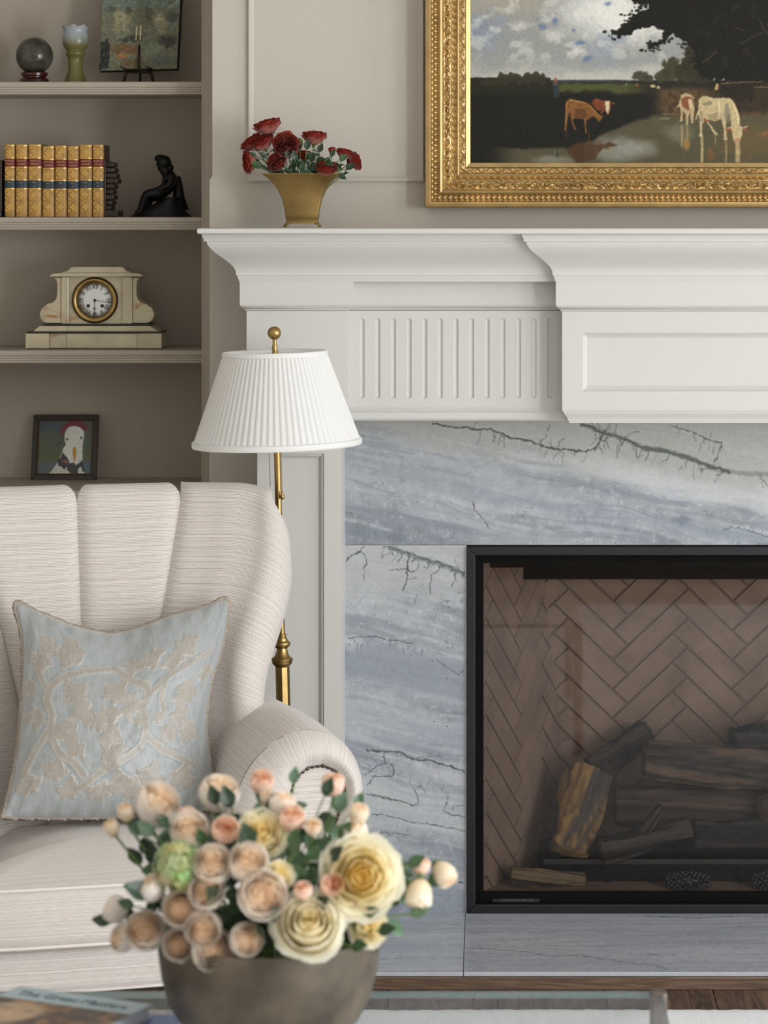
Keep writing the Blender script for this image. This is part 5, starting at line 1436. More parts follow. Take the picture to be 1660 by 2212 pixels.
bpoly([(1015, 765), (1060, 830), (1065, 900), (1035, 1110), (1020, 1090), (975, 880), (985, 820)], (196, 150, 50))
for a, b in ((855, 620), (1150, 590)): c.blob(*bq(a, b), 3.2, 3.8, (34, 34, 28), .95)
c.line([bq(760, 540), bq(730, 620), bq(740, 680), bq(660, 720), bq(650, 780)], 1.2, (52, 56, 62), .9)
lean = lambda PX, PY: np.stack([(PX - VX) * YD / F, YD - .055 + .05 * (1030 - PY) / 140.0, CT + (1030 - PY) / 140.0 * .172], -1)
tri(link('painted_panel', grid_mesh('painted_panel', lean(c.X, c.Y) + np.array((0, .004, 0)), col=np_s2l(c.C), flip=True), mat('portrait_paint', attr=True, rough=.35), bp_), inv)
def fr_bar(pts, name, m, d0, d1):
    f0 = [lean(np.array(a), np.array(b)) + np.array((0, d0, 0)) for a, b in pts]; f1 = [lean(np.array(a), np.array(b)) + np.array((0, d1, 0)) for a, b in pts]
    mb = MB(); mb.add([tuple(v) for v in f0 + f1], [(0, 1, 2, 3), (7, 6, 5, 4)] + [((i + 1) % 4, i, 4 + i, 4 + (i + 1) % 4) for i in range(4)]); return tri(mb.build(name, m, bp_, bev=.0012), inv)
L0, L1, T0, T1 = 74., 214.5, 890.5, 1030.; w_ = 11.0
fm = mat('dark_walnut_frame', rgb(34, 20, 11), .35, vary=(40, .3)); gm = mat('thin_gilt_slip', rgb(120, 84, 40), .4, .7)
for pts in (((L0, T1), (L0 + w_, T1 - w_), (L0 + w_, T0 + w_), (L0, T0)), ((L1, T0), (L1 - w_, T0 + w_), (L1 - w_, T1 - w_), (L1, T1)), ((L0, T0), (L0 + w_, T0 + w_), (L1 - w_, T0 + w_), (L1, T0)), ((L1, T1), (L1 - w_, T1 - w_), (L0 + w_, T1 - w_), (L0, T1))): fr_bar(pts, 'frame_rail', fm, -.008, .010)
a0, a1, b0, b1 = L0 + w_, L1 - w_, T0 + w_, T1 - w_; v_ = 2.0
for pts in (((a0, b1), (a0 + v_, b1 - v_), (a0 + v_, b0 + v_), (a0, b0)), ((a1, b0), (a1 - v_, b0 + v_), (a1 - v_, b1 - v_), (a1, b1)), ((a0, b0), (a0 + v_, b0 + v_), (a1 - v_, b0 + v_), (a1, b0)), ((a1, b1), (a1 - v_, b1 - v_), (a0 + v_, b1 - v_), (a0, b1))): fr_bar(pts, 'gilt_slip', gm, -.001, .006)

# ================================================================== logs in the firebox
M['log'] = mat('ceramic_log', attr=True, rough=0.85, bump=(70, 0.9, 6), spec=0.2)
def log(name, a, b, ra, rb_, label, cols, seed, flat=1.0, branch=None, group='ceramic logs in the firebox', bend=0.0, nlen=56):
    """gnarled log from a to b, lofted rings with bark furrows; cut ends"""
    a, b = Vector(a), Vector(b); d = b - a; L = d.length; d.normalize()
    up = Vector((0, 0, 1)) if abs(d.z) < .8 else Vector((1, 0, 0)); n1 = d.cross(up).normalized(); n2 = n1.cross(d)
    rt_ = empty(name, tuple((a + b) / 2)); inv = Matrix.Translation(-((a + b) / 2)); tag(rt_, label, 'log', group)
    def loft(a, b, ra, rb_, n1, n2, d, L, nm, seed, cap=True):
        nu = 44; rows = []; cs = []
        for i in range(nlen):
            t = i / (nlen - 1); r_ = ra + (rb_ - ra) * t
            ce = a + d * (L * t) + n2 * (bend * math.sin(math.pi * t)); row = []; cr = []
            for k in range(nu):
                an = 2 * math.pi * k / nu
                fu = float(fbm(math.cos(an) * 2.2 + seed, t * 2.0 + math.sin(an) * 2.2, 3, seed)); fi = float(fbm(math.cos(an) * 8 + seed, t * 4 + math.sin(an) * 8, 3, seed + 2))
                rr = r_ * (.62 + .72 * fu - .34 * abs(fi - .5) * 2)
                p_ = ce + n1 * (rr * math.cos(an)) + n2 * (rr * math.sin(an) * flat); row.append(p_)
                m1 = float(smooth(.46, .60, fu)); m2 = float(smooth(.5, .62, fi)); c = [cols[0][q] * (1 - m1) + cols[1][q] * m1 for q in range(3)]
                c = [c[q] * (1 - .5 * m2) + cols[2][q] * .5 * m2 for q in range(3)]; cr.append(c)
            rows.append(row); cs.append(cr)
        A = np.array(rows); C = np.array(cs)
        if cap:
            for end, sg in ((0, -1), (-1, 1)):
                ce = A[end].mean(0); ring = ce + (A[end] - ce) * .55 + np.array(d) * (sg * .004); tip = np.repeat((ce + np.array(d) * (sg * .002))[None], nu, 0)
                ct = np.repeat(np.array(cols[1])[None], nu, 0)
                A = np.concatenate([tip[None], ring[None], A], 0) if end == 0 else np.concatenate([A, ring[None], tip[None]], 0)
                C = np.concatenate([ct[None] * .7, ct[None], C], 0) if end == 0 else np.concatenate([C, ct[None], ct[None] * .7], 0)
        o = link(nm, grid_mesh(nm, A, col=C, cv=True), M['log'], rt_); o.matrix_parent_inverse = inv
    loft(a, b, ra, rb_, n1, n2, d, L, 'trunk', seed)
    if branch:
        p0, p1, r0, r1 = branch; p0, p1 = Vector(p0), Vector(p1); dd = (p1 - p0); LL = dd.length; dd.normalize(); m1 = dd.cross(Vector((0, 1, 0))).normalized(); m2 = m1.cross(dd)
        loft(p0, p1, r0, r1, m1, m2, dd, LL, 'branch_stub', seed + 7)
    return rt_
TAN, GRY, DRK, BLK = rgb(150, 118, 74), rgb(82, 76, 70), rgb(48, 42, 38), rgb(22, 20, 20)
log('fire_log', P(1222, 1838, 7.20), P(1275, 1672, 7.33), .058, .068, 'tan split log standing upright against the firebox side', (GRY, TAN, DRK), 3, .85)
log('fire_log', P(1392, 1640, 7.25), P(1720, 1668, 7.27), .052, .060, 'brown log with a pale cut end lying across the top', (DRK, rgb(104, 84, 68), GRY), 8)
log('fire_log', P(1280, 1662, 7.36), P(1400, 1580, 7.42), .034, .040, 'charred log leaning behind the upright split log', (DRK, rgb(74, 64, 54), BLK), 12)
log('fire_log', P(1298, 1838, 7.15), P(1490, 1786, 7.19), .036, .030, 'black charred log with a short branch stub at the front', (BLK, rgb(70, 62, 54), DRK), 5, branch=(P(1390, 1800, 7.16), P(1430, 1742, 7.17), .018, .013))
log('fire_log', P(1105, 1893, 7.135), P(1262, 1899, 7.145), .027, .021, 'low grey-brown log lying on the brick floor', (DRK, rgb(120, 100, 74), GRY), 9)
log('fire_log', P(1330, 1745, 7.31), P(1780, 1740, 7.34), .052, .056, 'large dark log lying behind under the top log', (rgb(58, 50, 46), rgb(84, 70, 60), DRK), 15)
log('fire_log', P(1500, 1803, 7.22), P(1720, 1800, 7.24), .036, .036, 'sooty black log beside the front charred log', (BLK, rgb(54, 48, 46), DRK), 18)
log('fire_log', P(1650, 1752, 7.22), P(1760, 1700, 7.30), .042, .046, 'brown log butt pointing out beneath the top log', (GRY, rgb(112, 86, 70), DRK), 21)
log('fire_log', P(1585, 1605, 7.36), P(1690, 1580, 7.40), .040, .044, 'dark log with a torn end resting on the heap', (BLK, rgb(60, 54, 50), DRK), 25)
M['cone'] = mat('charred_cone', rgb(38, 36, 38), .4, vary=(60, .5))
for cx_, lab in ((1487, 'black pine cone on the burner tray below the charred log'), (1672, 'black pine cone at the burner tray under the brown log butt')):
    c0 = P(cx_, 1903, 7.125); pc = empty('pine_cone', tuple(c0)); tag(pc, lab, 'pine cone'); inv = Matrix.Translation(-c0)
    o = MB().ball(c0, .02, 12, 8, sc=(2.2, 1, .9)).build('core', M['cone'], pc, True); o.matrix_parent_inverse = inv
    sm = MB(); 
    for k in range(110):
        t = (k + .5) / 110; an = k * 2.39996; xx = (-1 + 2 * t); r_ = .024 * math.sqrt(max(0, 1 - xx * xx * .8))
        p_ = c0 + Vector((xx * .056, r_ * math.cos(an), r_ * math.sin(an) * .95)); sm.ball(p_, .0068, 6, 4, sc=(.8, 1, .75))
    o = sm.build('scales', M['cone'], pc, True); o.matrix_parent_inverse = inv; o['kind'] = 'stuff'

# ================================================================== rug, coffee table, books
M['rug'] = mat('white_wool_rug', rgb(242, 241, 242), .95, vary=(6, .03), bump=(300, .8), spec=.1)
gx_ = np.linspace(-2.3, 3.2, 700); gy_ = np.array([1.2, 3, 5, 6.0, 6.2, 6.27, 6.30, 6.315, 6.32])
GX, GY = np.meshgrid(gx_, gy_, indexing='ij'); edge_w = (fbm(GX * 9, GX * 0, 3, 4) - .5) * .012 + (fbm(GX * 60, GX * 0, 2, 6) - .5) * .007
A = np.stack([GX, GY + edge_w * smooth(6.1, 6.3, GY), .011 - .010 * smooth(6.302, 6.32, GY) + .002 * (fbm(GX * 80, GY * 40, 2, 3) - .5)], -1)
rug = link('area_rug', grid_mesh('area_rug', A, flip=True), M['rug']); tag(rug, 'white woven wool rug under the glass coffee table', 'rug')

TZ = 0.45; tyb, tyf, txr, txl = 6000 * (H - TZ) / (2141 - VY), 3.72, X(1434, 4.86), -1.25
tab_, inv = root('coffee_table', ((txl + txr) / 2, (tyb + tyf) / 2, .011), 'clear glass coffee table with grey-brown metal posts', 'coffee table')
M['table_metal'] = mat('brushed_bronze_metal', rgb(112, 102, 94), .4, .7)
gt = MB(); gt.add([(txl, tyf, TZ), (txr - .002, tyf, TZ), (txr - .002, tyb, TZ), (txl, tyb, TZ)], [(0, 1, 2, 3)]); tri(gt.build('glass_top', M['table_glass'], tab_, fix=False), inv)
ed = mat('polished_glass_edge', rgb(126, 142, 138), .15)
for q in ((txl, txr - .002, tyb - .002, tyb), (txl, txr - .002, tyf, tyf + .002), (txl, txl + .002, tyf + .002, tyb - .002), (txr - .004, txr - .002, tyf + .002, tyb - .002)): tri(MB().box(q[0], q[1], q[2], q[3], TZ - .012, TZ - .0004).build('glass_edge', ed, tab_), inv)
for a, b in ((txl, txl + .03), (txr - .024, txr + .006)):
    for c_, d_ in ((tyf, tyf + .03), (tyb - .026, tyb + .004)): tri(MB().box(a, b, c_, d_, .011, TZ + .004).build('post', M['table_metal'], tab_, bev=.006, seg=3), inv)
# art book, title along its far edge
Ab, Bb = Vector((-.797, 4.694, 0)), Vector((-.560, 4.585, 0)); eu = (Bb - Ab).normalized(); ev = Vector((eu.y, -eu.x, 0))
if ev.y > 0: ev = -ev
def bkmap(u, v, z): q = Ab + eu * u + ev * v; return (q.x, q.y, z)
bw_, bh_, bz_ = .262, .34, .506
bk, inv = root('art_book', tuple(Ab + eu * .13 + ev * .17 + Vector((0, 0, .482))), 'large pale blue art book with a portrait cover on the coffee table', 'book')
c = Canvas(np.linspace(0, bw_, 110), np.linspace(0, bh_, 130)); U, V_ = c.X, c.Y
c.fill((176, 196, 204)); m_ = smooth(.064, .068, V_)
c.mix((92, 68, 50), m_); n_ = fbm(U * 50, V_ * 50, 4, 3); c.mix((150, 106, 66), m_ * smooth(.5, .7, n_)); c.mix((60, 44, 36), m_ * smooth(.5, .3, n_)); c.mix((120, 132, 128), m_ * smooth(.6, .75, fbm(U * 24, V_ * 40, 3, 9)) * .7)
c.blob(.075, .135, .066, .075, (196, 164, 130), .95, .6); c.blob(.05, .115, .02, .008, (110, 84, 66), .7, .2); c.blob(.10, .118, .02, .008, (110, 84, 66), .7, .2); c.blob(.07, .175, .022, .008, (168, 104, 88), .7, .2); c.blob(.078, .145, .009, .02, (214, 184, 150), .6, .2)
A = np.array([[bkmap(u, v, bz_) for v in c.ys] for u in c.xs])
tri(link('cover', grid_mesh('cover', A, col=np_s2l(c.C), smooth_=False), mat('printed_jacket', attr=True, rough=.3), bk), inv)
def slabq(u0, u1, v0, v1, z0, z1, name, m, par, inv):
    vs = [bkmap(u, v, z) for u in (u0, u1) for v in (v0, v1) for z in (z0, z1)]
    mb = MB(); mb.add(vs, [(0, 1, 3, 2), (4, 6, 7, 5), (0, 4, 5, 1), (2, 3, 7, 6), (0, 2, 6, 4), (1, 5, 7, 3)]); return tri(mb.build(name, m, par), inv)
jk = mat('pale_blue_jacket', rgb(176, 196, 204), .35); pg = mat('white_pages', rgb(226, 224, 226), .8, vary=(300, .06))
slabq(0, bw_, 0, bh_, bz_ - .0025, bz_ - .0004, 'cover_board', jk, bk, inv); slabq(0, bw_, 0, bh_, .482, .4845, 'cover_board', jk, bk, inv); slabq(.004, bw_ - .004, .004, bh_ - .004, .4845, bz_ - .0025, 'page_block', pg, bk, inv)
o = link('lettering', text_mesh('The Great Masters', .034, extrude=.0002, align='LEFT'), mat('title_ink', rgb(104, 122, 134), .5), bk); o.matrix_parent_inverse = inv
q = Vector(bkmap(.022, .034, bz_ + .0006)); o.location = q; o.rotation_euler = (0, 0, math.atan2(eu.y, eu.x)); o.scale = (.82, 1, 1)
b2, inv2 = root('blue_book', (-.62, 4.42, TZ), 'blue paperback underneath the pale blue art book', 'book')
eu, ev = Vector((.985, -.17, 0)), Vector((-.17, -.985, 0)); Ab = Vector((-.80, 4.655, 0))
slabq(0, .30, 0, .34, .4790, .4816, 'cover_board', mat('blue_cover', rgb(96, 128, 186), .3, vary=(9, .5)), b2, inv2); slabq(.002, .298, .002, .338, .4525, .4790, 'page_block', pg, b2, inv2); slabq(0, .30, 0, .34, .4502, .4525, 'cover_board', mat('lilac_cover', rgb(186, 190, 216), .4), b2, inv2)

# ================================================================== bowl
YBo, xBo = 4.5, X(582, 4.5)
bowl, inv = root('bowl', (xBo, YBo, TZ), 'large dark bronze-brown ceramic bowl holding the peach roses', 'bowl')
M['bowl'] = mat('mottled_bronze_ceramic', rgb(82, 72, 59), .5, vary=(13, .6), bump=(50, .15))
pf = [(.070, 0), (.076, .004), (.074, .014), (.085, .020), (.118, .034), (.146, .060), (.164, .092), (.174, .130), (.179, .168), (.1815, .196), (.1818, .200), (.180, .2025), (.177, .201), (.174, .190), (.168, .14), (.15, .08), (.10, .045), (.0, .035)]
tri(MB().lathe(pf, 72, (xBo, YBo, TZ), cap=False).build('bowl_body', M['bowl'], bowl, True), inv)
sl_, = (MB().lathe([(.0, .150), (.171, .150)], 40, (xBo, YBo, TZ), cap=False),)
tri(sl_.build('moss_filling', mat('green_moss', rgb(70, 84, 50), .95, bump=(120, 1.0)), bowl), inv)

# ================================================================== flowers
def petal(rk, hk, aend, n, curl, R, phi, rng, cb, ct, ruffle=0, nu=6, nv=7, zb=None):
    zb = -.85 * R if zb is None else zb
    Hk = hk / (1 - math.cos(aend)); vs = []; cs = []
    ww = (2 * math.pi / n) * 1.25; ph0 = rng.random() * 9; rk *= rng.uniform(.95, 1.05); tw = rng.uniform(-.12, .12)
    for i in range(nv):
        t = i / (nv - 1)
        for j in range(nu):
            s = -1 + 2 * j / (nu - 1)
            al = aend * (t ** .85) * (1 - .16 * s ** 4 * t)
            w_ = math.sin(math.pi * (.12 + .44 * t)) ** .7
            r_ = rk * math.sin(al) + curl * R * float(smooth(.7, 1, t)) * (1 + .3 * math.cos(3 * s + ph0))
            if ruffle: r_ += ruffle * R * t * math.sin(5 * s + ph0 + 2 * t)
            an = phi + s * ww * w_ * .5 + tw * t
            z_ = zb + Hk * (1 - math.cos(al)) + (ruffle * .8 * R * t * math.cos(7 * s + ph0) if ruffle else 0) - (curl * R * .5 * float(smooth(.8, 1, t)))
            r_ = r_ + .012 * R * (1 - s * s)
            vs.append((r_ * math.cos(an), r_ * math.sin(an), z_))
            k = t ** 1.3; cs.append(tuple(cb[q] * (1 - k) + ct[q] * k for q in range(3)))
    fs = [(i * nu + j, i * nu + j + 1, (i + 1) * nu + j + 1, (i + 1) * nu + j) for i in range(nv - 1) for j in range(nu - 1)]
    return vs, fs, cs
D2 = math.radians
PEACH_O, PEACH_T, PEACH_C = rgb(255, 245, 237), rgb(255, 252, 249), rgb(255, 228, 190)
CRE_O, CRE_T, CRE_C = rgb(255, 249, 226), rgb(255, 254, 246), rgb(255, 232, 150)
RED_O, RED_T, RED_C = rgb(196, 100, 76), rgb(142, 44, 36), rgb(156, 54, 28)
KINDS = {
 'cup': dict(L=[(5, 1.0, 1.10, 97, .01), (5, .98, 1.34, 105, 0), (5, .92, 1.46, 110, 0), (5, .82, 1.54, 110, 0), (6, .68, 1.60, 104, 0), (5, .54, 1.64, 102, 0), (5, .40, 1.66, 100, 0), (4, .27, 1.67, 98, 0), (3, .14, 1.66, 94, 0)], c=(PEACH_O, PEACH_T, PEACH_C), ruf=.012),
 'bud': dict(L=[(4, .86, 1.45, 112, 0), (4, .74, 1.58, 116, 0), (3, .54, 1.62, 118, 0), (3, .34, 1.60, 118, 0), (3, .18, 1.58, 116, 0)], c=(rgb(254, 226, 204), rgb(255, 236, 222), rgb(250, 204, 164)), ruf=.01),
 'pale_bud': dict(L=[(4, .72, 1.50, 110, .03), (4, .60, 1.62, 118, 0), (3, .42, 1.66, 122, 0), (3, .24, 1.64, 122, 0)], c=(rgb(250, 234, 200), rgb(255, 248, 234), rgb(252, 220, 180)), ruf=.01),
 'open': dict(L=[(5, 1.0, .62, 68, .10), (6, .96, .80, 76, .08), (6, .86, .96, 84, .05), (6, .70, 1.06, 90, .03), (5, .54, 1.14, 96, .01), (5, .38, 1.18, 97, 0), (4, .24, 1.20, 96, 0), (3, .12, 1.20, 94, 0)], c=(CRE_O, CRE_T, CRE_C), ruf=.03),
 'tea': dict(L=[(5, 1.0, .98, 74, .16), (5, .90, 1.10, 86, .08), (4, .74, 1.26, 97, .03), (4, .58, 1.36, 103, .01), (4, .43, 1.42, 107, 0), (3, .29, 1.44, 109, 0), (3, .16, 1.42, 109, 0)], c=(rgb(252, 245, 218), rgb(255, 253, 243), rgb(250, 234, 186)), ruf=.008),
 'red': dict(L=[(5, 1.0, .86, 78, .10), (6, .90, 1.00, 87, .05), (6, .77, 1.06, 94, .02), (6, .62, 1.06, 97, 0), (5, .47, 1.05, 98, 0), (5, .32, 1.02, 98, 0), (4, .17, .98, 95, 0)], c=(RED_O, RED_T, RED_C), ruf=.045),
 'redbud': dict(L=[(4, .74, 1.40, 112, .02), (4, .58, 1.5, 118, 0), (3, .36, 1.52, 122, 0)], c=(rgb(206, 116, 96), rgb(160, 56, 48), rgb(150, 48, 34)), ruf=.01),
 'greenbud': dict(L=[(4, .52, 1.5, 150, 0), (3, .40, 1.6, 150, 0)], c=(rgb(110, 132, 62), rgb(140, 156, 84), rgb(110, 132, 62)), ruf=0),
}
M['petal'] = mat('rose_petals', attr=True, rough=.6, spec=.25, sheen=.2)
nt = M['petal'].node_tree; bs = nt.nodes['Principled BSDF']; bs.inputs['Subsurface Weight'].default_value = 0.0
tl = nt.nodes.new('ShaderNodeBsdfTranslucent'); at_ = [n_ for n_ in nt.nodes if n_.type == 'ATTRIBUTE'][0]; nt.links.new(at_.outputs['Color'], tl.inputs['Color'])
mxs = nt.nodes.new('ShaderNodeMixShader'); mxs.inputs[0].default_value = .5; nt.links.new(bs.outputs[0], mxs.inputs[1]); nt.links.new(tl.outputs[0], mxs.inputs[2]); nt.links.new(mxs.outputs[0], nt.nodes['Material Output'].inputs['Surface'])
M['leaf'] = mat('rose_leaf', rgb(62, 92, 58), .38, spec=.5, vary=(30, .25)); M['leaf_dark'] = mat('dark_rose_leaf', rgb(40, 62, 40), .4, spec=.5, vary=(30, .25)); M['leaf_blue'] = mat('blue_green_leaf', rgb(98, 128, 100), .45, vary=(30, .2))
M['stem'] = mat('green_stem', rgb(96, 120, 60), .5)
def petals_of(kind, seed, tint=1.0):
    K = KINDS[kind]; rng = random.Random(seed); out = []
    co, ct, cc = K['c']; nl = len(K['L'])
    for li, (n, rk, hk, ae, cu) in enumerate(K['L']):
        f = li / (nl - 1)
        cb = tuple(co[q] * (1 - f) + cc[q] * f for q in range(3)); tip = tuple(ct[q] * (1 - f * .75) + cc[q] * f * .75 for q in range(3))
        if kind == 'red' and li == 0: cb, tip = rgb(238, 176, 156), rgb(160, 56, 50)
        for k in range(n):
            out.append(petal(rk, hk * 1.0, D2(ae + rng.uniform(-5, 5)), n, cu, 1.0, 2 * math.pi * (k + .5 * (li % 2)) / n + rng.uniform(-.15, .15), rng, cb, tip, K['ruf']))
    return out
_blooms = {}
def bloom_mesh(kind, var):
    if (kind, var) not in _blooms:
        mb = MB()
        for v, f, c in petals_of(kind, 11 * var + len(kind)): mb.add(v, f, c)
        if kind == 'cup': mb.ball((0, 0, -.04), .58, 14, 10, rgb(255, 238, 216), (1.08, 1.08, 1))  # pale ball added between the petals to lighten the dark heart
        me = mb.mesh('bloom', True, fix=False); me.materials.append(M['petal']); _blooms[(kind, var)] = me
    return _blooms[(kind, var)]
cal = MB(); cal.lathe([(.02, -1.12), (.12, -1.08), (.17, -.98), (.14, -.86)], 10)
for k in range(5):
    a = 2 * math.pi * k / 5; d_ = Vector((math.cos(a), math.sin(a), 0)); n_ = Vector((-math.sin(a), math.cos(a), 0))
    q = [d_ * .1 + Vector((0, 0, -.9)), d_ * .36 + n_ * .10 + Vector((0, 0, -.84)), d_ * .66 + Vector((0, 0, -.86)), d_ * .36 - n_ * .10 + Vector((0, 0, -.84))]
    cal.add(q, [(0, 1, 2, 3)])
cal_me = cal.mesh('calyx', True); cal_me.materials.append(M['stem'])
def leaf_mesh(kind):
    rows = []; n = 9
    for i in range(n):
        t = i / (n - 1); w_ = .33 * math.sin(math.pi * t ** .85) ** .8 * (1 - .12 * t); row = []
        for j in range(7):
            s = -1 + j / 3.0; ser = 1 + (.06 * math.sin(t * 40) if abs(s) == 1 else 0)
            row.append((w_ * s * ser, t, .10 * abs(s) * w_ * 2 - .16 * t * t + .02 * math.sin(t * 9 + s)))
        rows.append(row)
    return grid_mesh('leaf', np.array(rows), flip=True)
leaf_mes = []
for m_ in ('leaf', 'leaf_dark', 'leaf_blue'):
    me = leaf_mesh(m_); me.materials.append(M[m_]); leaf_mes.append(me)
def orient(dv, roll=0.0):
    z_ = Vector(dv).normalized(); q = z_.to_track_quat('Z', 'Y'); return (q.to_matrix() @ Matrix.Rotation(roll, 3, 'Z')).to_4x4()
def leaf_at(parent, inv, pos, dirv, size, which, nrm=(0, -.5, 1), name='leaf'):
    y_ = Vector(dirv).normalized(); z_ = Vector(nrm); z_ = (z_ - y_ * z_.dot(y_)); z_ = z_.normalized() if z_.length > 1e-4 else Vector((0, 0, 1)); x_ = y_.cross(z_)
    R_ = Matrix((x_, y_, z_)).transposed().to_4x4(); o = link(name, leaf_mes[which], None, parent); o.matrix_parent_inverse = inv
    o.matrix_local = Matrix.Translation(pos) @ R_ @ Matrix.Diagonal((size, size, size, 1)) if False else o.matrix_local
    o.location = pos; o.rotation_euler = R_.to_euler(); o.scale = (size, size, size)
    return o
def rose(pos, face, R, kind, label, cat, group, foot, seed, leaves=2, split=False, stemr=.0022, leafs=.036, name='rose', sc=(1, 1, 1)):
    rng = random.Random(seed); pos = Vector(pos); foot = Vector(foot); fv = Vector(face).normalized()
    base = pos - fv * (R * .98)
    e = empty(name, tuple(foot)); tag(e, label, cat, group); inv = Matrix.Translation(-foot)
    Rm = orient(fv, rng.uniform(0, 6.28))
    if split:
        b = link('bloom', bpy.data.meshes.new('bloom_core'), None, e)
        mbx = MB(); mbx.ball((0, 0, -.40 if kind == 'open' else -.1), .40 if kind == 'open' else .32, 12, 8, KINDS[kind]['c'][2]); b.data = mbx.mesh('bloom_core', True); b.data.materials.append(M['petal'])  # ball also fills the petal gaps, added so the heart stays light
        b.matrix_parent_inverse = inv; b.location = pos; b.rotation_euler = Rm.to_euler(); b.scale = (R, R, R)
        for v, f, c in petals_of(kind, seed):
            mb = MB(); mb.add(v, f, c); po = mb.build('petal', M['petal'], b, True, fix=False)
    else:
        b = link('bloom', bloom_mesh(kind, seed % 4), None, e); b.matrix_parent_inverse = inv
        b.location = pos; b.rotation_euler = Rm.to_euler(); b.scale = (R * sc[0], R * sc[1], R * sc[2])
    c = link('calyx', cal_me, None, e); c.matrix_parent_inverse = inv; c.location = pos; c.rotation_euler = Rm.to_euler(); c.scale = (R, R, R)
    mid = (base + foot) / 2 - fv * (.12 * (base - foot).length)
    pts = [base * (1 - t) ** 2 + mid * 2 * t * (1 - t) + foot * t * t for t in np.linspace(0, 1, 9)]
    s_ = MB().tube(pts, stemr, 6).build('stem', M['stem'], e, True); s_.matrix_parent_inverse = inv
    for k in range(leaves):
        t = rng.uniform(.06, .30) if k < 2 else rng.uniform(.25, .75); p_ = base * (1 - t) ** 2 + mid * 2 * t * (1 - t) + foot * t * t
        d_ = Vector((rng.uniform(-1, 1), rng.uniform(-1, .4), rng.uniform(-.2, .9))); leaf_at(e, inv, p_, d_, leafs * rng.uniform(.75, 1.2), rng.choice((0, 1, 1, 2) if R > .02 else (0, 1, 1)), (rng.uniform(-.4, .4), -.7, .8))
    return e
def sprig(foot, tip, n, size, label, group, seed, which=None):
    rng = random.Random(seed); foot, tip = Vector(foot), Vector(tip); e = empty('leaf_sprig', tuple(foot)); tag(e, label, 'leaves', group); inv = Matrix.Translation(-foot)
    o = MB().tube([foot, (foot + tip) / 2 + Vector((0, 0, .01)), tip], .0014, 5).build('stem', M['stem'], e, True); o.matrix_parent_inverse = inv
    ax = (tip - foot).normalized()
    for k in range(n):
        t = 1 - .28 * (k // 2 + (k > 0)); p_ = foot + (tip - foot) * max(.3, t)
        side = Vector((ax.z, 0, -ax.x)); side = side.normalized() if side.length > .1 else Vector((1, 0, 0))
        d_ = ax if k == 0 else (ax * .5 + side * (1 if k % 2 else -1) + Vector((0, rng.uniform(-.5, .2), 0)))
        leaf_at(e, inv, p_, d_, size * rng.uniform(.85, 1.15), which if which is not None else rng.choice((0, 1, 2)), (rng.uniform(-.3, .3), -.9, .5))
    return e

# ---- the big arrangement: each bloom sits where its line of sight meets the dome of flowers
DC, DR = Vector((X(606, 4.5), 4.5, Z(1905, 4.5))), (.275, .185, .150)
def dome(px, py, k=1.0):
    d_ = Vector((X(px, 1.0), 1.0, Z(py, 1.0) - H)); o_ = Vector((0, 0, H)) - DC
    a = sum((d_[i] / (DR[i] * k)) ** 2 for i in range(3)); b = 2 * sum(d_[i] * o_[i] / (DR[i] * k) ** 2 for i in range(3)); c = sum((o_[i] / (DR[i] * k)) ** 2 for i in range(3)) - 1
    D = b * b - 4 * a * c
    t = (-b - math.sqrt(D)) / (2 * a) if D > 0 else -b / (2 * a)
    p_ = Vector((0, 0, H)) + d_ * t; q = p_ - DC; n_ = Vector((q[0] / DR[0] ** 2, q[1] / DR[1] ** 2, q[2] / DR[2] ** 2)).normalized()
    return p_, n_
FOOT = Vector((xBo, YBo, TZ + .152))
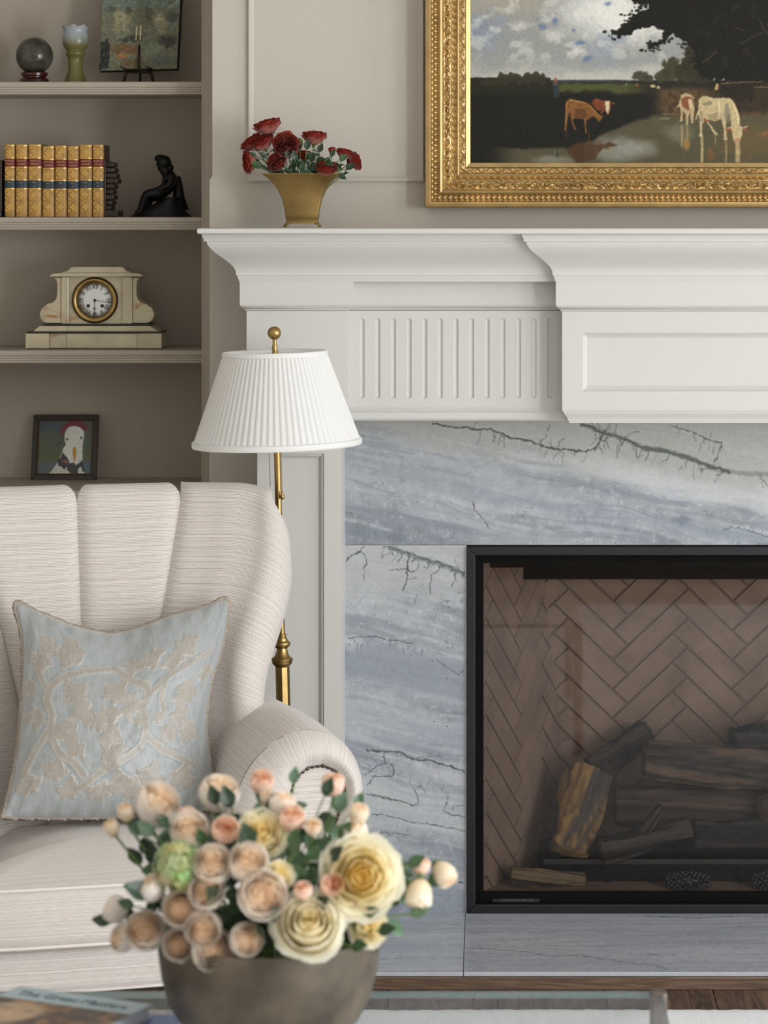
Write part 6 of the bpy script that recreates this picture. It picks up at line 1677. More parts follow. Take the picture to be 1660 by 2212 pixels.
FL = [  # px, py, diameter px, kind, label, facing override
 (343, 1735, 86, 'cup', 'large peach garden rose raised highest towards the blue cushion', (.35, -.7, .62)),
 (475, 1709, 78, 'cup', 'peach rose tipped upwards in front of the cushion rope edge', (.1, -.45, .9)),
 (567, 1687, 56, 'bud', 'round apricot rosebud standing topmost before the chair arm', (.1, -.6, .8)),
 (720, 1690, 52, 'bud', 'pink-tinged rosebud in front of the nailhead circle', (0, -.25, 1)),
 (487, 1792, 64, 'bud', 'pink-peach half-open rosebud beside the dark oval leaf', (.2, -.8, .5)),
 (460, 1866, 78, 'cup', 'peach garden rose left of its twin below the dark oval leaf', None),
 (537, 1862, 78, 'cup', 'peach garden rose with amber heart just below the dark oval leaf', None),
 (568, 1933, 96, 'cup', 'largest pale pink garden rose above the cream tea rose', (.05, -1, .2)),
 (446, 1926, 72, 'cup', 'deeper peach garden rose in the middle of the hanging cluster', None),
 (392, 1963, 74, 'cup', 'dusky peach garden rose on the outer side of the hanging cluster', None),
 (440, 2006, 72, 'cup', 'peach garden rose at the heart of the cluster over the rim', None),
 (388, 2041, 66, 'cup', 'peach garden rose drooping over the bowl rim at the cluster\'s edge', (-.2, -.9, .05)),
 (462, 2053, 84, 'cup', 'lowest pale pink garden rose drooping over the bowl side', (.05, -1, .0)),
 (533, 2030, 66, 'cup', 'golden-hearted peach rose resting against the bowl rim', (.1, -1, .1)),
 (313, 2009, 78, 'cup', 'pale peach garden rose hanging clear of the bowl by the seat', (-.2, -.9, .25)),
 (262, 2027, 52, 'cup', 'narrow peach rose seen from the side, hanging outermost', (-.85, -.5, .05)),
 (246, 1962, 54, 'cup', 'shaded beige rose behind the outermost hanging rose', (-.9, .1, .2)),
 (410, 1792, 74, 'cup', 'cream-peach rose half hidden behind the pink-peach bud', (-.2, -.8, .5)),
 (633, 1766, 60, 'bud', 'orange-pink rosebud above the yellow-cream open rose', (.1, -.6, .8)),
 (612, 1733, 52, 'cup', 'small peach rose tucked behind the orange-pink bud', (.1, -.3, .9)),
 (677, 1786, 46, 'pale_bud', 'small cream rosebud between leaves near the chair arm', (.1, -.7, .7)),
 (272, 1752, 46, 'pale_bud', 'pink-white rosebud beside the outermost white bud', (-.1, -.3, .9)),
 (240, 1786, 40, 'pale_bud', 'outermost white rosebud over the chair seat', (-.35, -.3, .8)),
 (768, 1798, 66, 'pale_bud', 'tall pink-and-white rosebud on top of the big open cream rose', (-.3, -.3, .95)),
 (718, 1910, 54, 'bud', 'apricot rosebud in front of the big open cream rose', (.25, -.9, .25)),
 (910, 1867, 42, 'bud', 'small peach bud above the long pale bud by the firebox', (0, -.3, 1)),
 (963, 1892, 62, 'pale_bud', 'cream bud reaching furthest towards the firebox', (.55, -.5, -.6)),
 (905, 1938, 70, 'pale_bud', 'long pale peach bud hanging down by the firebox', (-.1, -.35, -.9)),
 (655, 1922, 42, 'bud', 'small dusky bud right behind the cream tea rose', (-.1, -.6, .8)),
 (776, 1756, 54, 'pale_bud', 'cream rose half hidden by a blue-green leaf near the marble', (.3, -.3, .9)),
 (578, 1722, 40, 'pale_bud', 'little white bud under the round apricot bud', (0, -.3, 1)),
 (405, 1761, 44, 'bud', 'pale pink bud between the two raised peach roses', (0, -.3, .95)),
 (325, 1915, 56, 'cup', 'shaded brown-pink rose behind the round green leaf', (-.7, -.2, .6)),
]
for i, (px, py, dm, kind, lab, fc) in enumerate(FL):
    p_, n_ = dome(px, py); R_ = dm * p_.y / F / 2
    fv = Vector(fc) if fc else (n_ * .6 + Vector((0, -.6, .1)))
    fv = fv.normalized() + (Vector((.22, 0, .16)) if kind == 'cup' else Vector((0, 0, 0)))
    R_ *= 1.14 if kind == 'cup' else 1.1
    rose(p_ - fv.normalized() * R_ * .2, fv, R_, kind, lab, 'rose', 'roses in the dark bowl', FOOT + Vector(((p_.x - xBo) * .3, (p_.y - YBo) * .3, 0)), 100 + i, leaves=6)
for i, (px, py, dm, kind, lab, fc) in enumerate([
   (783, 1893, 182, 'open', 'largest open cream rose with a yellow heart', (.15, -1, .25)),
   (669, 1998, 156, 'tea', 'full cream tea rose with pointed petals at the bowl rim', (.05, -.8, .55)),
   (566, 1796, 116, 'open', 'yellow-cream open rose behind the dark oval leaf', (.1, -.8, .6)),
   (798, 2002, 92, 'open', 'small pale green-white bloom below the largest open rose', (.3, -.7, .2)),
   (606, 1886, 70, 'open', 'golden-yellow rose deep inside the arrangement', (.3, -.6, .6))]):
    p_, n_ = dome(px, py, 1.0 if i < 2 else .9); R_ = dm * p_.y / F / 2
    rose(p_, fc, R_ * (.98 if kind == 'tea' else 1.0), kind, lab, 'rose', 'roses in the dark bowl', FOOT + Vector(((p_.x - xBo) * .3, (p_.y - YBo) * .3, 0)), 200 + i, leaves=6, split=i < 3)
# green hydrangea head
p_, n_ = dome(388, 1872, .95); hyd = empty('hydrangea', tuple(FOOT)); tag(hyd, 'pale green hydrangea head among the roses', 'flower'); inv = Matrix.Translation(-FOOT)
MB().tube([p_, (p_ + FOOT) / 2, FOOT], .003, 6).build('stem', M['stem'], hyd, True).matrix_parent_inverse = inv
fm_ = MB(); rng = random.Random(4)
for k in range(90):
    t = (k + .5) / 90; an = k * 2.39996; zz = 1 - 2 * t * .8; r_ = math.sqrt(max(0, 1 - zz * zz)); zz = 1 - 1.15 * t; r_ = math.sqrt(max(0, 1 - zz * zz)); d_ = Vector((r_ * math.cos(an), -zz, r_ * math.sin(an))); d_.normalize()
    c0 = p_ + d_ * (.036 + rng.uniform(-.006, .006)); t1 = d_.orthogonal().normalized(); t2 = d_.cross(t1); col = rgb(rng.randint(190, 226), rng.randint(204, 230), rng.randint(150, 190))
    for q in range(4):
        a = q * math.pi / 2 + k; u = t1 * math.cos(a) + t2 * math.sin(a); w_ = t2 * math.cos(a) - t1 * math.sin(a)
        fm_.add([c0, c0 + u * .007 + w_ * .006 + d_ * .002, c0 + u * .013, c0 + u * .007 - w_ * .006 + d_ * .002], [(0, 1, 2, 3)], col)
o = fm_.build('florets', M['petal'], hyd, fix=False); o.matrix_parent_inverse = inv; o['kind'] = 'stuff'
LS = [(565, 1812, 1, 'dark oval rose leaf facing out above the peach twins', .045), (372, 1808, 2, None, .036), (347, 1915, 1, 'round dark green leaf beside the hydrangea', .044), (395, 1846, 1, None, .036), (300, 1808, 1, None, .040), (318, 1785, 2, None, .034), (345, 1790, 2, None, .032), (610, 1868, 0, None, .04), (655, 1838, 0, None, .038), (690, 1722, 1, None, .034), (742, 1748, 2, None, .036), (716, 1735, 0, None, .03), (585, 1742, 1, None, .036), (540, 1760, 0, None, .036), (862, 1858, 0, None, .036), (944, 1922, 0, None, .036), (866, 1965, 2, None, .036), (790, 1955, 0, None, .03), (272, 1948, 0, None, .032), (252, 1975, 1, None, .032), (520, 1735, 1, None, .036), (430, 1705, 0, None, .026), (650, 1700, 2, None, .026), (775, 2030, 0, None, .03), (700, 1940, 1, None, .034), (555, 1990, 1, None, .04), (500, 1960, 1, None, .04), (610, 1960, 1, None, .04), (690, 1870, 1, None, .04), (480, 1745, 1, None, .034), (745, 1830, 0, None, .036), (420, 1830, 0, None, .034), (330, 1960, 1, None, .036), (640, 1810, 0, None, .036), (365, 1770, 0, None, .03), (820, 1990, 1, None, .034), (760, 1725, 0, None, .028)]
TONE = ('mid-green', 'dark green', 'blue-green')
_used = set()
def near_label(px, py, L, w_):
    """names the bloom that the leaves touch; a second pair of leaves at one bloom is named by the next bloom"""
    for f_ in sorted(L, key=lambda f: (f[0] - px) ** 2 + (f[1] - py) ** 2):
        t_ = TONE[w_] + (' leaves above the ' if py < f_[1] - 12 else ' leaves below the ' if py > f_[1] + 12 else ' leaves beside the ') + f_[4]
        if t_ not in _used and len(t_.split()) <= 16:
            _used.add(t_); return t_
for i, (px, py, w_, lab, sz) in enumerate(LS):
    p_, n_ = dome(px, py, .99 if lab else .95); rng = random.Random(i); d_ = Vector((rng.uniform(-1, 1), -.15, rng.uniform(-.5, .9))).normalized()
    sprig(FOOT + (p_ - FOOT) * .5, p_ - d_ * sz * .5, 1 if lab else 3, sz, lab or near_label(px, py, FL, w_), None if lab else 'leaf sprigs in the bowl arrangement', i, w_)
# ================================================================== brass vase with red roses
YV = 6.93; VZ = zt_m = Z(492.5, YBK - 0.118)
va, inv = root('brass_vase', (X(653, YV), YV, VZ), 'flared rectangular antique brass vase on the mantel shelf', 'vase')
M['vase'] = mat('aged_brass_vase', rgb(150, 124, 76), .45, .85, vary=(16, .3), bump=(40, .08))
k = YV / F; zy = lambda y: VZ + (490 - y) * k
prof = [(34, 481, 1), (33.5, 478.5, 1), (33.5, 472, 1), (35, 470, 1), (36, 460, 1), (38.5, 444, 1), (42.5, 428, 1), (49, 412, 1), (58, 397, 1), (68, 386, 1), (80, 377.5, 1), (83, 374.5, 1), (82, 373, 1), (79, 374.5, 1), (64, 386, 1), (44, 412, 1), (34, 460, 1), (2, 462, 1)]
rows = []
for hw_, y, _ in prof:
    hd_ = hw_ * .55; row = []; rc = 3.0
    for (sx, sy) in ((1, -1), (1, 1), (-1, 1), (-1, -1)):
        for q in range(4):
            a0 = {(1, -1): -90, (1, 1): 0, (-1, 1): 90, (-1, -1): 180}[(sx, sy)]; an = math.radians(a0 + 30 * q)
            r_ = min(rc, hw_ * .3, hd_ * .3); row.append((X(653.5, YV) + (sx * (hw_ - r_) + r_ * math.cos(an)) * k, YV + (sy * (hd_ - r_) + r_ * math.sin(an)) * k, zy(y)))
    rows.append(row)
me = grid_mesh('vase_body', np.array(rows), cv=True, flip=True); sharp(me, 40); tri(link('vase_body', me, M['vase'], va), inv)
for sx in (-1, 1):
    for sy in (-1, 1):
        x0_ = X(653.5, YV) + sx * 31 * k; y0_ = YV + sy * 17 * k
        tri(MB().tube([(x0_ - sx * 3 * k, y0_, zy(480)), (x0_ + sx * 3 * k, y0_, zy(480.5)), (x0_ + sx * 6 * k, y0_, zy(484)), (x0_ + sx * 7 * k, y0_, zy(488.4))], [2.4 * k, 2.4 * k, 2.2 * k, 2.8 * k], 8).build('foot', M['vase'], va, True), inv)
VF = Vector((X(653, YV), YV, zy(420)))
RL = [(576, 266, 54, 'red', 'highest red rose, tilted back to show its pale underside', (-.25, -.15, .95), 0), (540, 304, 46, 'red', 'pink-sided red rose leaning outwards behind its neighbour', (-.6, -.2, .75), .02), (565, 303, 46, 'red', 'pink-sided red rose overlapping the outward-leaning one', (-.35, -.35, .8), -.02),
      (618, 311, 50, 'red', 'open red rose facing the room with a dropped pink petal', (0, -.95, .3), -.04), (679, 290, 48, 'red', 'dark red rose on the tallest stem above the brass vase', (.05, -.15, 1), 0), (533, 350, 46, 'red', 'orange-red rose drooping beyond the vase rim near the panel moulding', (-.95, -.3, -.1), 0),
      (597, 349, 38, 'red', 'small orange-red rose low at the vase rim', (-.3, -.85, .4), -.04), (705, 360, 44, 'red', 'coral rose resting on the vase rim', (.1, -.5, .85), -.04), (745, 327, 34, 'red', 'small red rose with a yellow-green calyx towards the painting', (.2, -.2, .9), 0), (771, 347, 36, 'red', 'yellow-red rose reaching furthest towards the painting', (.85, -.3, .25), 0),
      (718, 325, 20, 'redbud', 'small red rosebud beside the yellow-green calyx rose', (-.1, -.2, 1), 0), (757, 350, 20, 'redbud', 'tiny pink bud under the outermost yellow-red rose', (0, -.5, .6), 0), (648, 308, 24, 'greenbud', 'closed green rosebud between the two tall red roses', (.0, -.1, 1), -.01), (695, 301, 15, 'greenbud', 'small green bud against the dark red rose', (.1, -.1, 1), 0), (658, 335, 34, 'red', 'shaded dark red rose deep among the leaves', (.1, -.5, .8), .04)]
for i, (px, py, dm, kind, lab, fc, dy) in enumerate(RL):
    p_ = P(px, py, YV + dy); R_ = dm * YV / F / 2 * 1.1
    rose(p_, fc, R_, kind, lab, 'rose', 'red roses in the brass vase', VF + Vector(((p_.x - VF.x) * .3, dy * .3, 0)), 400 + i, leaves=2, stemr=.0013, leafs=.022)
for i, (px, py, sx, sz, w_, n_) in enumerate([(570, 366, -1, .030, 0, 1), (622, 366, -.6, .030, 1, 3), (652, 372, .2, .026, 0, 3), (690, 332, -.2, .028, 1, 3), (662, 326, .2, .028, 1, 3), (712, 340, .4, .024, 1, 3), (742, 368, 1, .026, 1, 3), (600, 366, -.8, .024, 1, 1), (640, 350, -.3, .028, 1, 3), (730, 350, .7, .024, 0, 3), (580, 345, -.5, .022, 1, 3), (672, 352, .1, .030, 1, 3), (655, 385, .3, .022, 0, 1), (700, 355, .5, .026, 1, 3), (625, 345, 0, .026, 1, 3), (556, 340, -.6, .018, 0, 1)]):
    p_ = P(px, py, YV - .02 - .01 * (i % 3)); sprig(VF + (p_ - VF) * .4, p_ + Vector((sx * .006, 0, .003)), n_, sz, near_label(px, py, RL, w_), 'leaf sprigs in the brass vase', 500 + i, w_)

# ================================================================== gilt-framed landscape painting
YPn = 7.045                                      # canvas plane
px0, px1, py1 = 1017.0, 2013.0, 355.5
pyt = -345.0
xs = np.concatenate([np.arange(1010, 1661, 1.1), np.arange(1665, px1 + 8, 6)]); ys = np.concatenate([np.arange(pyt - 6, -6, 7), np.arange(0, 362, 1.1)])
c = Canvas(xs, ys); XX, YYc = c.X, c.Y
n1 = fbm(XX * .012, YYc * .016, 5, 2); n2 = fbm(XX * .03, YYc * .04, 5, 6); n3 = fbm(XX * .1, YYc * .1, 3, 9)
c.fill((150, 150, 146))
c.mix((126, 134, 146), smooth(1130, 1020, XX + (n1 - .5) * 120) * smooth(0, 60, YYc) * smooth(140, 60, YYc) * .9)
c.mix((164, 156, 142), smooth(60, 0, YYc + (n1 - .5) * 60) * smooth(1250, 1120, XX) * .8)
c.mix((222, 220, 212), smooth(.9, .15, np.hypot((XX - 1330) / 190, (YYc - 20) / 120) + (n2 - .5) * .5))
c.mix((140, 150, 164), smooth(.55, .68, n1) * smooth(170, 90, YYc) * .6)
c.mix((206, 206, 200), smooth(.55, .7, n2) * smooth(160, 100, YYc) * .6)
c.mix((196, 192, 180), smooth(130, 172, YYc + (n2 - .5) * 40) * .75)
for a, b, rx, ry in ((1200, 44, 10, 12), (1172, 58, 14, 9), (1240, 65, 6, 5), (1315, 8, 12, 7), (1255, 92, 14, 8), (1270, 128, 16, 10), (1160, 42, 6, 6)): c.blob(a, b, rx, ry, (96, 116, 150), .75, .2, 1.2, seed=a)
for a, b, rx, ry in ((1125, 55, 34, 13), (1250, 28, 30, 26), (1190, 80, 40, 16), (1245, 112, 36, 14), (1400, 60, 60, 40)): c.blob(a, b, rx, ry, (226, 222, 212), .55, .1, 1.4, seed=b)
# land
horizon = 172 + (n3 - .5) * 3
land = smooth(-1, 1, YYc - horizon - np.where(XX < 1190, -4, 2)); c.mix((34, 33, 24), land)
c.mix((52, 56, 64), smooth(172, 173, YYc) * smooth(179, 178, YYc) * smooth(1180, 1200, XX) * smooth(1390, 1330, XX) * .8)
c.mix((82, 86, 44), smooth(178, 184, YYc + (n3 - .5) * 8) * smooth(212, 194, YYc + (n2 - .5) * 16) * smooth(1190, 1215, XX) * smooth(1420, 1340, XX) * .85)
for a, b, rx, ry in ((1090, 170, 20, 14), (1108, 166, 15, 14), (1122, 172, 10, 12), (1140, 170, 16, 13), (1158, 167, 16, 13), (1172, 172, 10, 12), (1060, 178, 30, 8)): c.blob(a, b, rx, ry, (50, 48, 32), .95, .75, .9, seed=a)
c.mix((24, 23, 17), smooth(196, 212, YYc + (n2 - .5) * 26) * smooth(1450, 1400, XX + (n2 - .5) * 60))
# bank and water on the right
c.mix((92, 72, 46), smooth(184, 198, YYc + (n3 - .5) * 10) * smooth(1400, 1440, XX + (n2 - .5) * 40) * .95); c.mix((60, 48, 30), smooth(.5, .65, n3) * smooth(184, 198, YYc) * smooth(1400, 1440, XX) * .7)
wl = 252 + smooth(1430, 1200, XX) * 68 + (n2 - .5) * 16
wat = smooth(-4, 5, YYc - wl); c.mix((82, 76, 56), wat * smooth(1040, 1130, XX))
c.mix((138, 138, 126), smooth(1.0, .2, np.hypot((XX - 1345) / 95, (YYc - 322) / 36) + (n2 - .5) * .7) * wat * .95); c.mix((128, 128, 112), smooth(1, .3, np.hypot((XX - 1200) / 55, (YYc - 346) / 16) + (n2 - .5) * .6) * .8)
c.mix((104, 84, 50), smooth(1.0, .3, np.hypot((XX - 1620) / 90, (YYc - 310) / 50) + (n2 - .5) * .7) * wat * .6)
c.mix((118, 114, 94), smooth(1.0, .3, np.hypot((XX - 1470) / 50, (YYc - 290) / 30) + (n2 - .5) * .7) * wat * .7)
c.C *= (1 + .10 * (fbm(XX * .02, YYc * .35, 3, 5) - .5) * wat)[..., None]
# mid-distance trees
for a, b, rx, ry, col in ((1384, 164, 18, 14, (62, 60, 44)), (1402, 170, 12, 9, (60, 58, 42)), (1430, 165, 20, 18, (60, 57, 38)), (1455, 150, 26, 28, (58, 54, 34)), (1480, 160, 26, 24, (50, 46, 30)), (1330, 176, 8, 5, (54, 54, 46)), (1500, 130, 30, 40, (44, 40, 26)), (1520, 160, 40, 26, (46, 42, 28))): c.blob(a, b, rx, ry, col, .95, .7, .9, seed=a)
# great tree
TR = (20, 19, 14)
c.poly([(1352, -60), (1340, -20), (1368, 4), (1400, 12), (1398, 26), (1366, 30), (1358, 46), (1340, 58), (1324, 70), (1322, 78), (1342, 84), (1362, 72), (1386, 60), (1408, 58), (1434, 68), (1432, 82), (1408, 92), (1404, 102), (1418, 104), (1436, 92), (1456, 74), (1474, 82), (1490, 100), (1500, 118), (1504, 150), (1520, 172), (1600, 178), (1700, 182), (2030, 190), (2030, -360), (1400, -360)], TR, jit=4.2, freq=.10, seed=4)
for k in range(150):
    rr = random.Random(k); a = rr.choice([(1330, 75), (1360, 40), (1385, 20), (1410, 100), (1440, 80), (1480, 95), (1350, 65), (1375, 55), (1400, 8), (1500, 125), (1465, 60)]); c.blob(a[0] + rr.gauss(0, 8), a[1] + rr.gauss(0, 6), rr.uniform(2, 6), rr.uniform(1.5, 4), TR, .9, .7, .6, seed=k)
c.mix((46, 40, 26), smooth(.60, .74, fbm(XX * .05, YYc * .05, 4, 12)) * smooth(1480, 1540, XX) * smooth(185, 150, YYc) * .6)
for pts in ([(1640, 40), (1650, 62), (1662, 75)], [(1600, 95), (1630, 78), (1650, 70)], [(1518, 134), (1536, 124), (1546, 112)], [(1610, 66), (1590, 60)]): c.line(pts, 1.0, (112, 98, 70), .7)
c.mix((44, 36, 24), smooth(176, 186, YYc) * smooth(250, 235, YYc) * smooth(1500, 1560, XX) * .8)
for a, b, d_ in ((1600, 178, 1650), (1610, 190, 1660), (1560, 180, 1600)): c.line([(a, b), (d_, b - 2)], 1.6, (146, 124, 84), .7, rough=1)
c.poly([(1640, 288), (1700, 268), (1700, 300), (1636, 292)], (124, 88, 52), jit=1.5)
# cows (z: coordinates of an enlarged crop)
zq = 3.458
def cow(pts, col, **kw): c.poly([(1180 + a / zq, 180 + b / zq) for a, b in pts], col, jit=.5, freq=.3, **kw)
def strk(pts, w_, col, a=.8): c.line([(1180 + p_[0] / zq, 180 + p_[1] / zq) for p_ in pts], w_, col, a)
cow([(1300, 20), (1330, 10), (1480, 10), (1560, 30), (1555, 110), (1530, 150), (1500, 110), (1440, 150), (1420, 110), (1350, 100), (1300, 70)], (38, 30, 22), var=.2); cow([(1265, 20), (1275, 0), (1292, 5), (1290, 40), (1275, 55), (1262, 45)], (176, 150, 104))
BR, BR2 = (124, 82, 42), (112, 56, 28)
cow([(338, 140), (370, 110), (420, 125), (440, 130), (470, 125), (490, 140), (520, 150), (510, 160), (485, 160), (482, 200), (470, 235), (455, 235), (440, 205), (425, 215), (415, 240), (408, 205), (380, 200), (350, 165)], (112, 58, 34), var=.35)
cow([(440, 138), (474, 130), (480, 190), (465, 228), (450, 205)], (206, 190, 156)); strk([(478, 150), (472, 215)], 1.0, (130, 76, 48))
cow([(150, 135), (180, 115), (225, 125), (290, 140), (330, 155), (370, 205), (400, 240), (430, 245), (420, 262), (395, 290), (385, 270), (350, 245), (320, 265), (305, 275), (300, 320), (308, 370), (295, 372), (290, 310), (283, 270), (240, 262), (205, 265), (205, 300), (228, 345), (215, 350), (195, 300), (185, 255), (182, 215), (165, 240), (158, 300), (152, 350), (137, 352), (142, 300), (150, 210), (145, 165)], BR, var=.2)
cow([(215, 190), (290, 190), (310, 240), (280, 262), (215, 255)], (84, 52, 28), a=.75); strk([(178, 122), (230, 132), (300, 148)], 1.4, (196, 146, 80)); strk([(160, 140), (150, 200), (146, 300)], 1.1, (190, 138, 74)); strk([(330, 170), (370, 215), (410, 245)], 1.0, (182, 120, 62))
WC = (190, 170, 128)
cow([(1000, 130), (1010, 90), (1045, 70), (1085, 85), (1110, 110), (1105, 150), (1112, 190), (1105, 240), (1100, 300), (1085, 300), (1080, 215), (1065, 250), (1065, 310), (1045, 310), (1045, 230), (1025, 210), (1022, 280), (1002, 285), (1008, 220), (1000, 170), (965, 195), (995, 150)], (178, 156, 118), var=.14)
cow([(1010, 120), (1040, 100), (1080, 100), (1110, 120), (1100, 150), (1070, 200), (1040, 190), (1015, 160)], (120, 64, 36), a=.85, var=.2); cow([(1062, 120), (1092, 118), (1095, 180), (1075, 190)], (202, 180, 146))
cow([(1140, 130), (1165, 95), (1200, 95), (1250, 110), (1320, 108), (1370, 110), (1400, 130), (1430, 190), (1450, 260), (1450, 310), (1470, 330), (1510, 315), (1505, 325), (1470, 345), (1465, 390), (1450, 435), (1410, 440), (1395, 400), (1390, 350), (1350, 345), (1340, 335), (1385, 320), (1375, 250), (1360, 230), (1345, 290), (1350, 380), (1358, 420), (1325, 425), (1330, 400), (1330, 340), (1310, 270), (1260, 285), (1215, 270), (1215, 290), (1250, 340), (1290, 385), (1265, 385), (1235, 340), (1205, 290), (1185, 285), (1170, 300), (1165, 360), (1175, 395), (1145, 400), (1150, 350), (1150, 280), (1140, 230), (1115, 290), (1120, 250), (1140, 190)], WC, var=.14)
cow([(1165, 150), (1230, 130), (1250, 160), (1180, 165)], (126, 120, 104), a=.8); cow([(1340, 150), (1360, 150), (1380, 230), (1375, 290), (1350, 300), (1330, 240)], (124, 116, 96), a=.7); cow([(1180, 260), (1220, 275), (1200, 295), (1180, 285)], (142, 84, 62)); cow([(1345, 340), (1385, 335), (1388, 360), (1355, 362)], (132, 74, 50)); cow([(1470, 335), (1508, 340), (1500, 360), (1472, 360)], (132, 74, 50)); cow([(1410, 410), (1448, 408), (1448, 432), (1412, 436)], (176, 126, 104))
cow([(1215, 235), (1300, 215), (1310, 268), (1260, 283), (1215, 268)], (134, 118, 90), a=.6); cow([(1150, 200), (1175, 210), (1172, 280), (1155, 290)], (136, 120, 92), a=.6)
strk([(1290, 130), (1300, 200), (1290, 260)], 2.2, (236, 218, 172), .6); strk([(1405, 150), (1435, 240), (1440, 300)], 2.0, (232, 212, 164), .7)
# reflections
for a, b0, b1, w_, col in ((150, 355, 400, 1.6, (92, 60, 32)), (320, 380, 560, 2.6, (96, 54, 28)), (400, 440, 500, 4, (104, 62, 34)), (470, 440, 490, 5, (126, 104, 78)), (250, 470, 575, 14, (62, 42, 26)), (1015, 320, 470, 2.4, (176, 152, 108)), (1055, 320, 440, 2.4, (164, 132, 88)), (1050, 430, 480, 9, (150, 116, 66)), (1165, 400, 590, 4, (196, 172, 124)), (1345, 430, 600, 3, (156, 134, 96)), (1432, 445, 580, 7, (190, 166, 120)), (1265, 390, 460, 2, (142, 124, 92)), (1230, 500, 560, 10, (112, 84, 50))): strk([(a, b0), (a + 3, (b0 + b1) / 2), (a, b1)], w_, col, .75)
c.poly([(1180 + a / zq, 180 + b / zq) for a, b in ((150, 500), (200, 560), (280, 580), (360, 570), (420, 490), (540, 460), (480, 440), (380, 460), (300, 440), (200, 460))], (74, 48, 28), jit=1.5, a=.8)
for a, b, w_, col in ((680, 12, 6, (132, 78, 44)), (800, 20, 9, (196, 176, 132)), (840, 30, 6, (190, 168, 124)), (600, 12, 4, (120, 120, 110)), (545, 6, 5, (60, 50, 40))): c.blob(1180 + a / zq, 180 + b / zq, w_ * .8, 4, col, .95, .6, .5)
c.poly([(1196, 182), (1206, 182), (1209, 196), (1207, 210), (1198, 211), (1195, 196)], (40, 52, 56), jit=.4); c.poly([(1196, 174), (1206, 174), (1206, 184), (1196, 184)], (96, 74, 60), jit=.4); c.blob(1201, 171, 4, 4.5, (150, 98, 74), .95, .7); c.line([(1207, 192), (1222, 197)], .8, (110, 92, 66), .8)
strk([(70, 500), (85, 545)], 3, (30, 40, 44)); strk([(68, 500), (72, 525)], 1.2, (170, 160, 140)); strk([(850, 265), (920, 262)], .9, (190, 180, 150)); strk([(880, 230), (960, 230)], .7, (170, 156, 124))
for _ in range(2):                                # soft brush edges
    q = c.C.copy(); q[1:-1, 1:-1] = (c.C[1:-1, 1:-1] * 2 + c.C[2:, 1:-1] + c.C[:-2, 1:-1] + c.C[1:-1, 2:] + c.C[1:-1, :-2]) / 6; c.C = q
c.C *= (.93 + .14 * fbm(XX * .35, YYc * .35, 3, 15))[..., None]
pt, inv = root('landscape_painting', (XC, YPn, Z(355, YPn)), 'large gilt-framed oil landscape of cattle drinking below a dark tree', 'painting')
A = np.stack([(XX - VX) * YPn / F, YPn + .0006 * (fbm(XX * .2, YYc * .2, 3, 8) - .5), H - (YYc - VY) * YPn / F], -1)
tri(link('canvas', grid_mesh('canvas', A, col=np_s2l(c.C), flip=True), mat('oil_paint', attr=True, rough=.5, bump=(400, .06), spec=.2), pt), inv)
# frame rails: profile carried along each side, ornament modelled on it
M['gold'] = mat('burnished_gold_leaf', rgb(188, 158, 108), .38, .9, vary=(18, .16), bump=(90, .06))
kf = YPn / F
# inward distance from the outer edge (px), depth towards the room (m)
PR = [(0, -.03), (0, .030), (1.5, .034), (8, .0365), (12.5, .036), (13.5, .031), (15, .0285), (17, .0280), (19, .0280), (21.5, .0280), (24, .0280), (26, .0280), (27.5, .0305), (30, .0345), (33, .0362), (37, .0345), (39, .0310), (40, .0270), (42, .0255), (45, .025), (48, .0245), (51, .024), (54, .0235), (56, .0235), (57.5, .0205), (59, .0215), (61.5, .0205), (64, .0195), (66.5, .018), (68, .0205), (71, .0215), (74, .0195), (75.5, .0155), (77, .0150), (79, .0148), (81, .0146), (83, .0144), (85.5, .014), (87, .0125), (88, .0105), (97, .0065), (98, -.01)]
pr_o = np.array([p_[0] for p_ in PR]); pr_d = np.array([p_[1] for p_ in PR])
def ornament(o_, s):
    """extra relief (m) at inward px o_ and length s (px)"""
    d_ = np.zeros_like(s + o_)
    ph = ((s / 11.7) % 1) * 11.7 - 5.85                                 # beads
    d_ += np.where((o_ > 15.5) & (o_ < 27), .0052 * np.sqrt(np.clip(1 - (ph / 5.2) ** 2 - ((o_ - 21.3) / 5.2) ** 2, 0, 1)), 0)
    lf = fbm(s * .13, o_ * .22, 3, 5); lf2 = np.abs(np.sin(s * .16 + np.sin(o_ * .6) * 1.2))  # deep acanthus band
    d_ += np.where((o_ > 40.5) & (o_ < 56), (.0085 * (smooth(.35, .65, lf) * .6 + lf2 * .5) - .002) * np.sin(np.clip((o_ - 40.5) / 15.5, 0, 1) * math.pi), 0)
    d_ += np.where((o_ > 58.5) & (o_ < 67.5), .0030 * np.sin((s + o_ * 1.4) * 2 * math.pi / 14.5) * np.sin(np.clip((o_ - 58.5) / 9, 0, 1) * math.pi), 0)  # rope
    sc_ = np.abs((o_ - 81) - 3.4 * np.sin(s * 2 * math.pi / 34)); d_ += np.where((o_ > 75.5) & (o_ < 86.5), .0022 * smooth(2.2, .6, sc_) + .0016 * smooth(.45, .7, np.abs(np.sin(s * .37 + o_ * .5))) * smooth(5.5, 3, np.abs(o_ - 81)), 0)
    return d_
fx0, fx1, fy1, fy0 = 919.5, 2 * (VX + XC * F / YPn) - 919.5, 449.0, pyt - 97
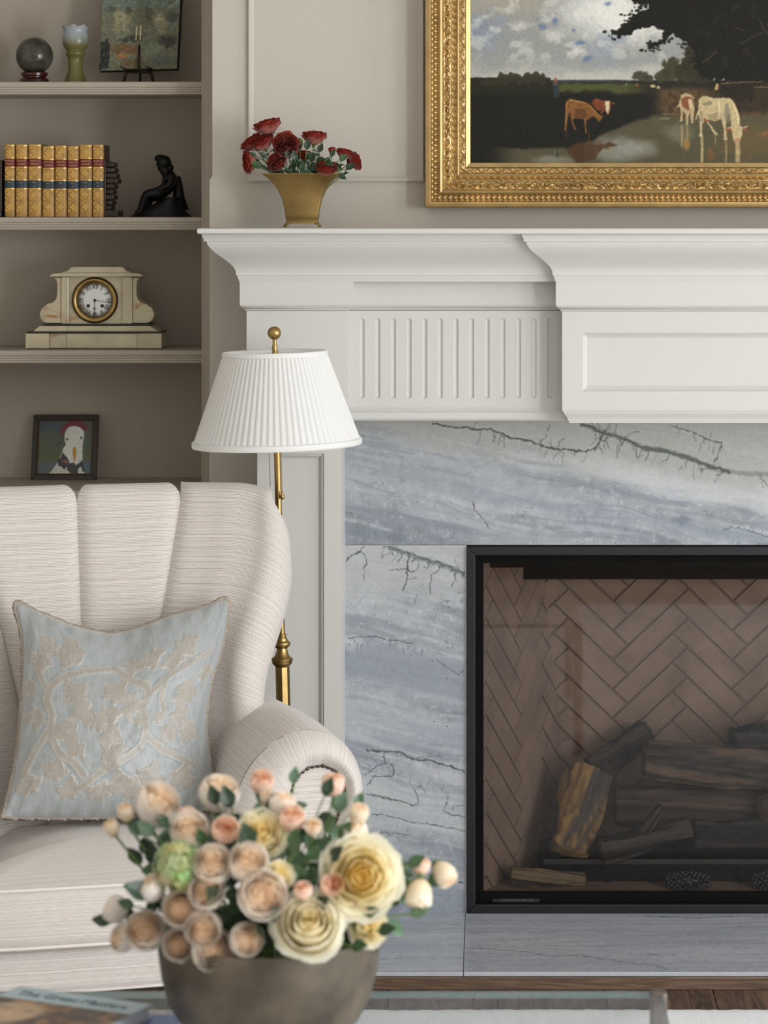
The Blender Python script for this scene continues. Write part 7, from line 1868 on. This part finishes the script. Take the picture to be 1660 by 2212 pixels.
def rail(side, vis):
    o_ = np.concatenate([pr_o[:6], np.arange(14, 27.5, 1.3), pr_o[12:17], np.arange(40, 57, 1.5), np.arange(57.3, 68, 1.3), pr_o[29:32], np.arange(75, 87, 1.2), pr_o[38:]]); o_ = np.sort(np.unique(np.round(o_, 2)))
    o_ = np.concatenate([[0], o_])
    d0 = np.interp(o_, pr_o, pr_d); d0[0] = -.03; d0[1] = .030
    L = (fy1 - fy0) if side in 'lr' else (fx1 - fx0)
    if side == 'l': brk = np.concatenate([np.arange(0, 460, 1.6), np.arange(464, L, 7)])          # from the bottom corner up
    elif side == 'b': brk = np.concatenate([np.arange(0, 745, 1.6), np.arange(750, L, 7)])
    else: brk = np.arange(0, L, 9)
    brk = np.append(brk, L)
    S_, O_ = np.meshgrid(brk, o_, indexing='ij')
    Sm = O_ + (S_ / L) * (L - 2 * O_)                                       # mitre both ends
    D = d0[None, :] + ornament(O_, Sm)
    if side == 'l': PX, PY = fx0 + O_, fy1 - Sm
    elif side == 'r': PX, PY = fx1 - O_, fy1 - Sm
    elif side == 'b': PX, PY = fx0 + Sm, fy1 - O_
    else: PX, PY = fx0 + Sm, fy0 + O_
    Yb = YPn + .012
    A = np.stack([(PX - VX) * kf, YPn - D, H - (PY - VY) * kf], -1)
    me = grid_mesh('frame_rail', A, smooth_=False, flip=side in 'rb'); sharp(me, 38)
    tri(link('frame_rail', me, M['gold'], pt), inv)
for s_ in 'lbrt': rail(s_, True)
tri(MB().box(X(1005, YPn), mir(X(1005, YPn)), YPn + .006, YW - .004, Z(352, YPn), Z(pyt, YPn)).build('backing', M['dark_wood'], pt), inv)

# ================================================================== pieces that belong to a part sit under it
def under(root_name, child_names, part_name):
    for r_ in [o for o in COL.objects if o.parent is None and o.name.split('.')[0] == root_name]:
        kids = list(r_.children); parts = [k for k in kids if k.name.split('.')[0] == part_name]
        if not parts: continue
        for k in kids:
            if k.name.split('.')[0] in child_names:
                def dist(p_): return (Vector(p_.bound_box[0]) + Vector(p_.bound_box[6])).length if False else 0
                tgt = parts[0]
                if len(parts) > 1:                       # the part on the same side
                    sx = k.location.x if k.location.length > 0 else (k.bound_box[0][0] + k.bound_box[6][0]) / 2
                    tgt = min(parts, key=lambda p_: abs((p_.bound_box[0][0] + p_.bound_box[6][0]) / 2 - sx))
                k.parent = tgt; k.matrix_parent_inverse = Matrix.Identity(4)
under('mantel_clock', ('numeral', 'minute_marks', 'minute_hand', 'hour_hand', 'hand_hub', 'hour_hand_ring', 'winding_hole'), 'dial')
under('antique_book', ('title_label', 'volume_label', 'raised_band', 'gilt_ornament', 'lettering'), 'spine')
under('gas_fireplace', ('lettering',), 'name_plate')
under('armchair', ('nailhead',), 'arm_front_panel')
under('armchair', ('welt',), 'seat_cushion')
under('floor_lamp', ('top_trim', 'bottom_trim', 'spider_wire'), 'pleated_shade')
under('floor_lamp', ('thumb_screw',), 'collar')
under('art_book', ('lettering',), 'cover')
SC.cycles.use_denoising = True
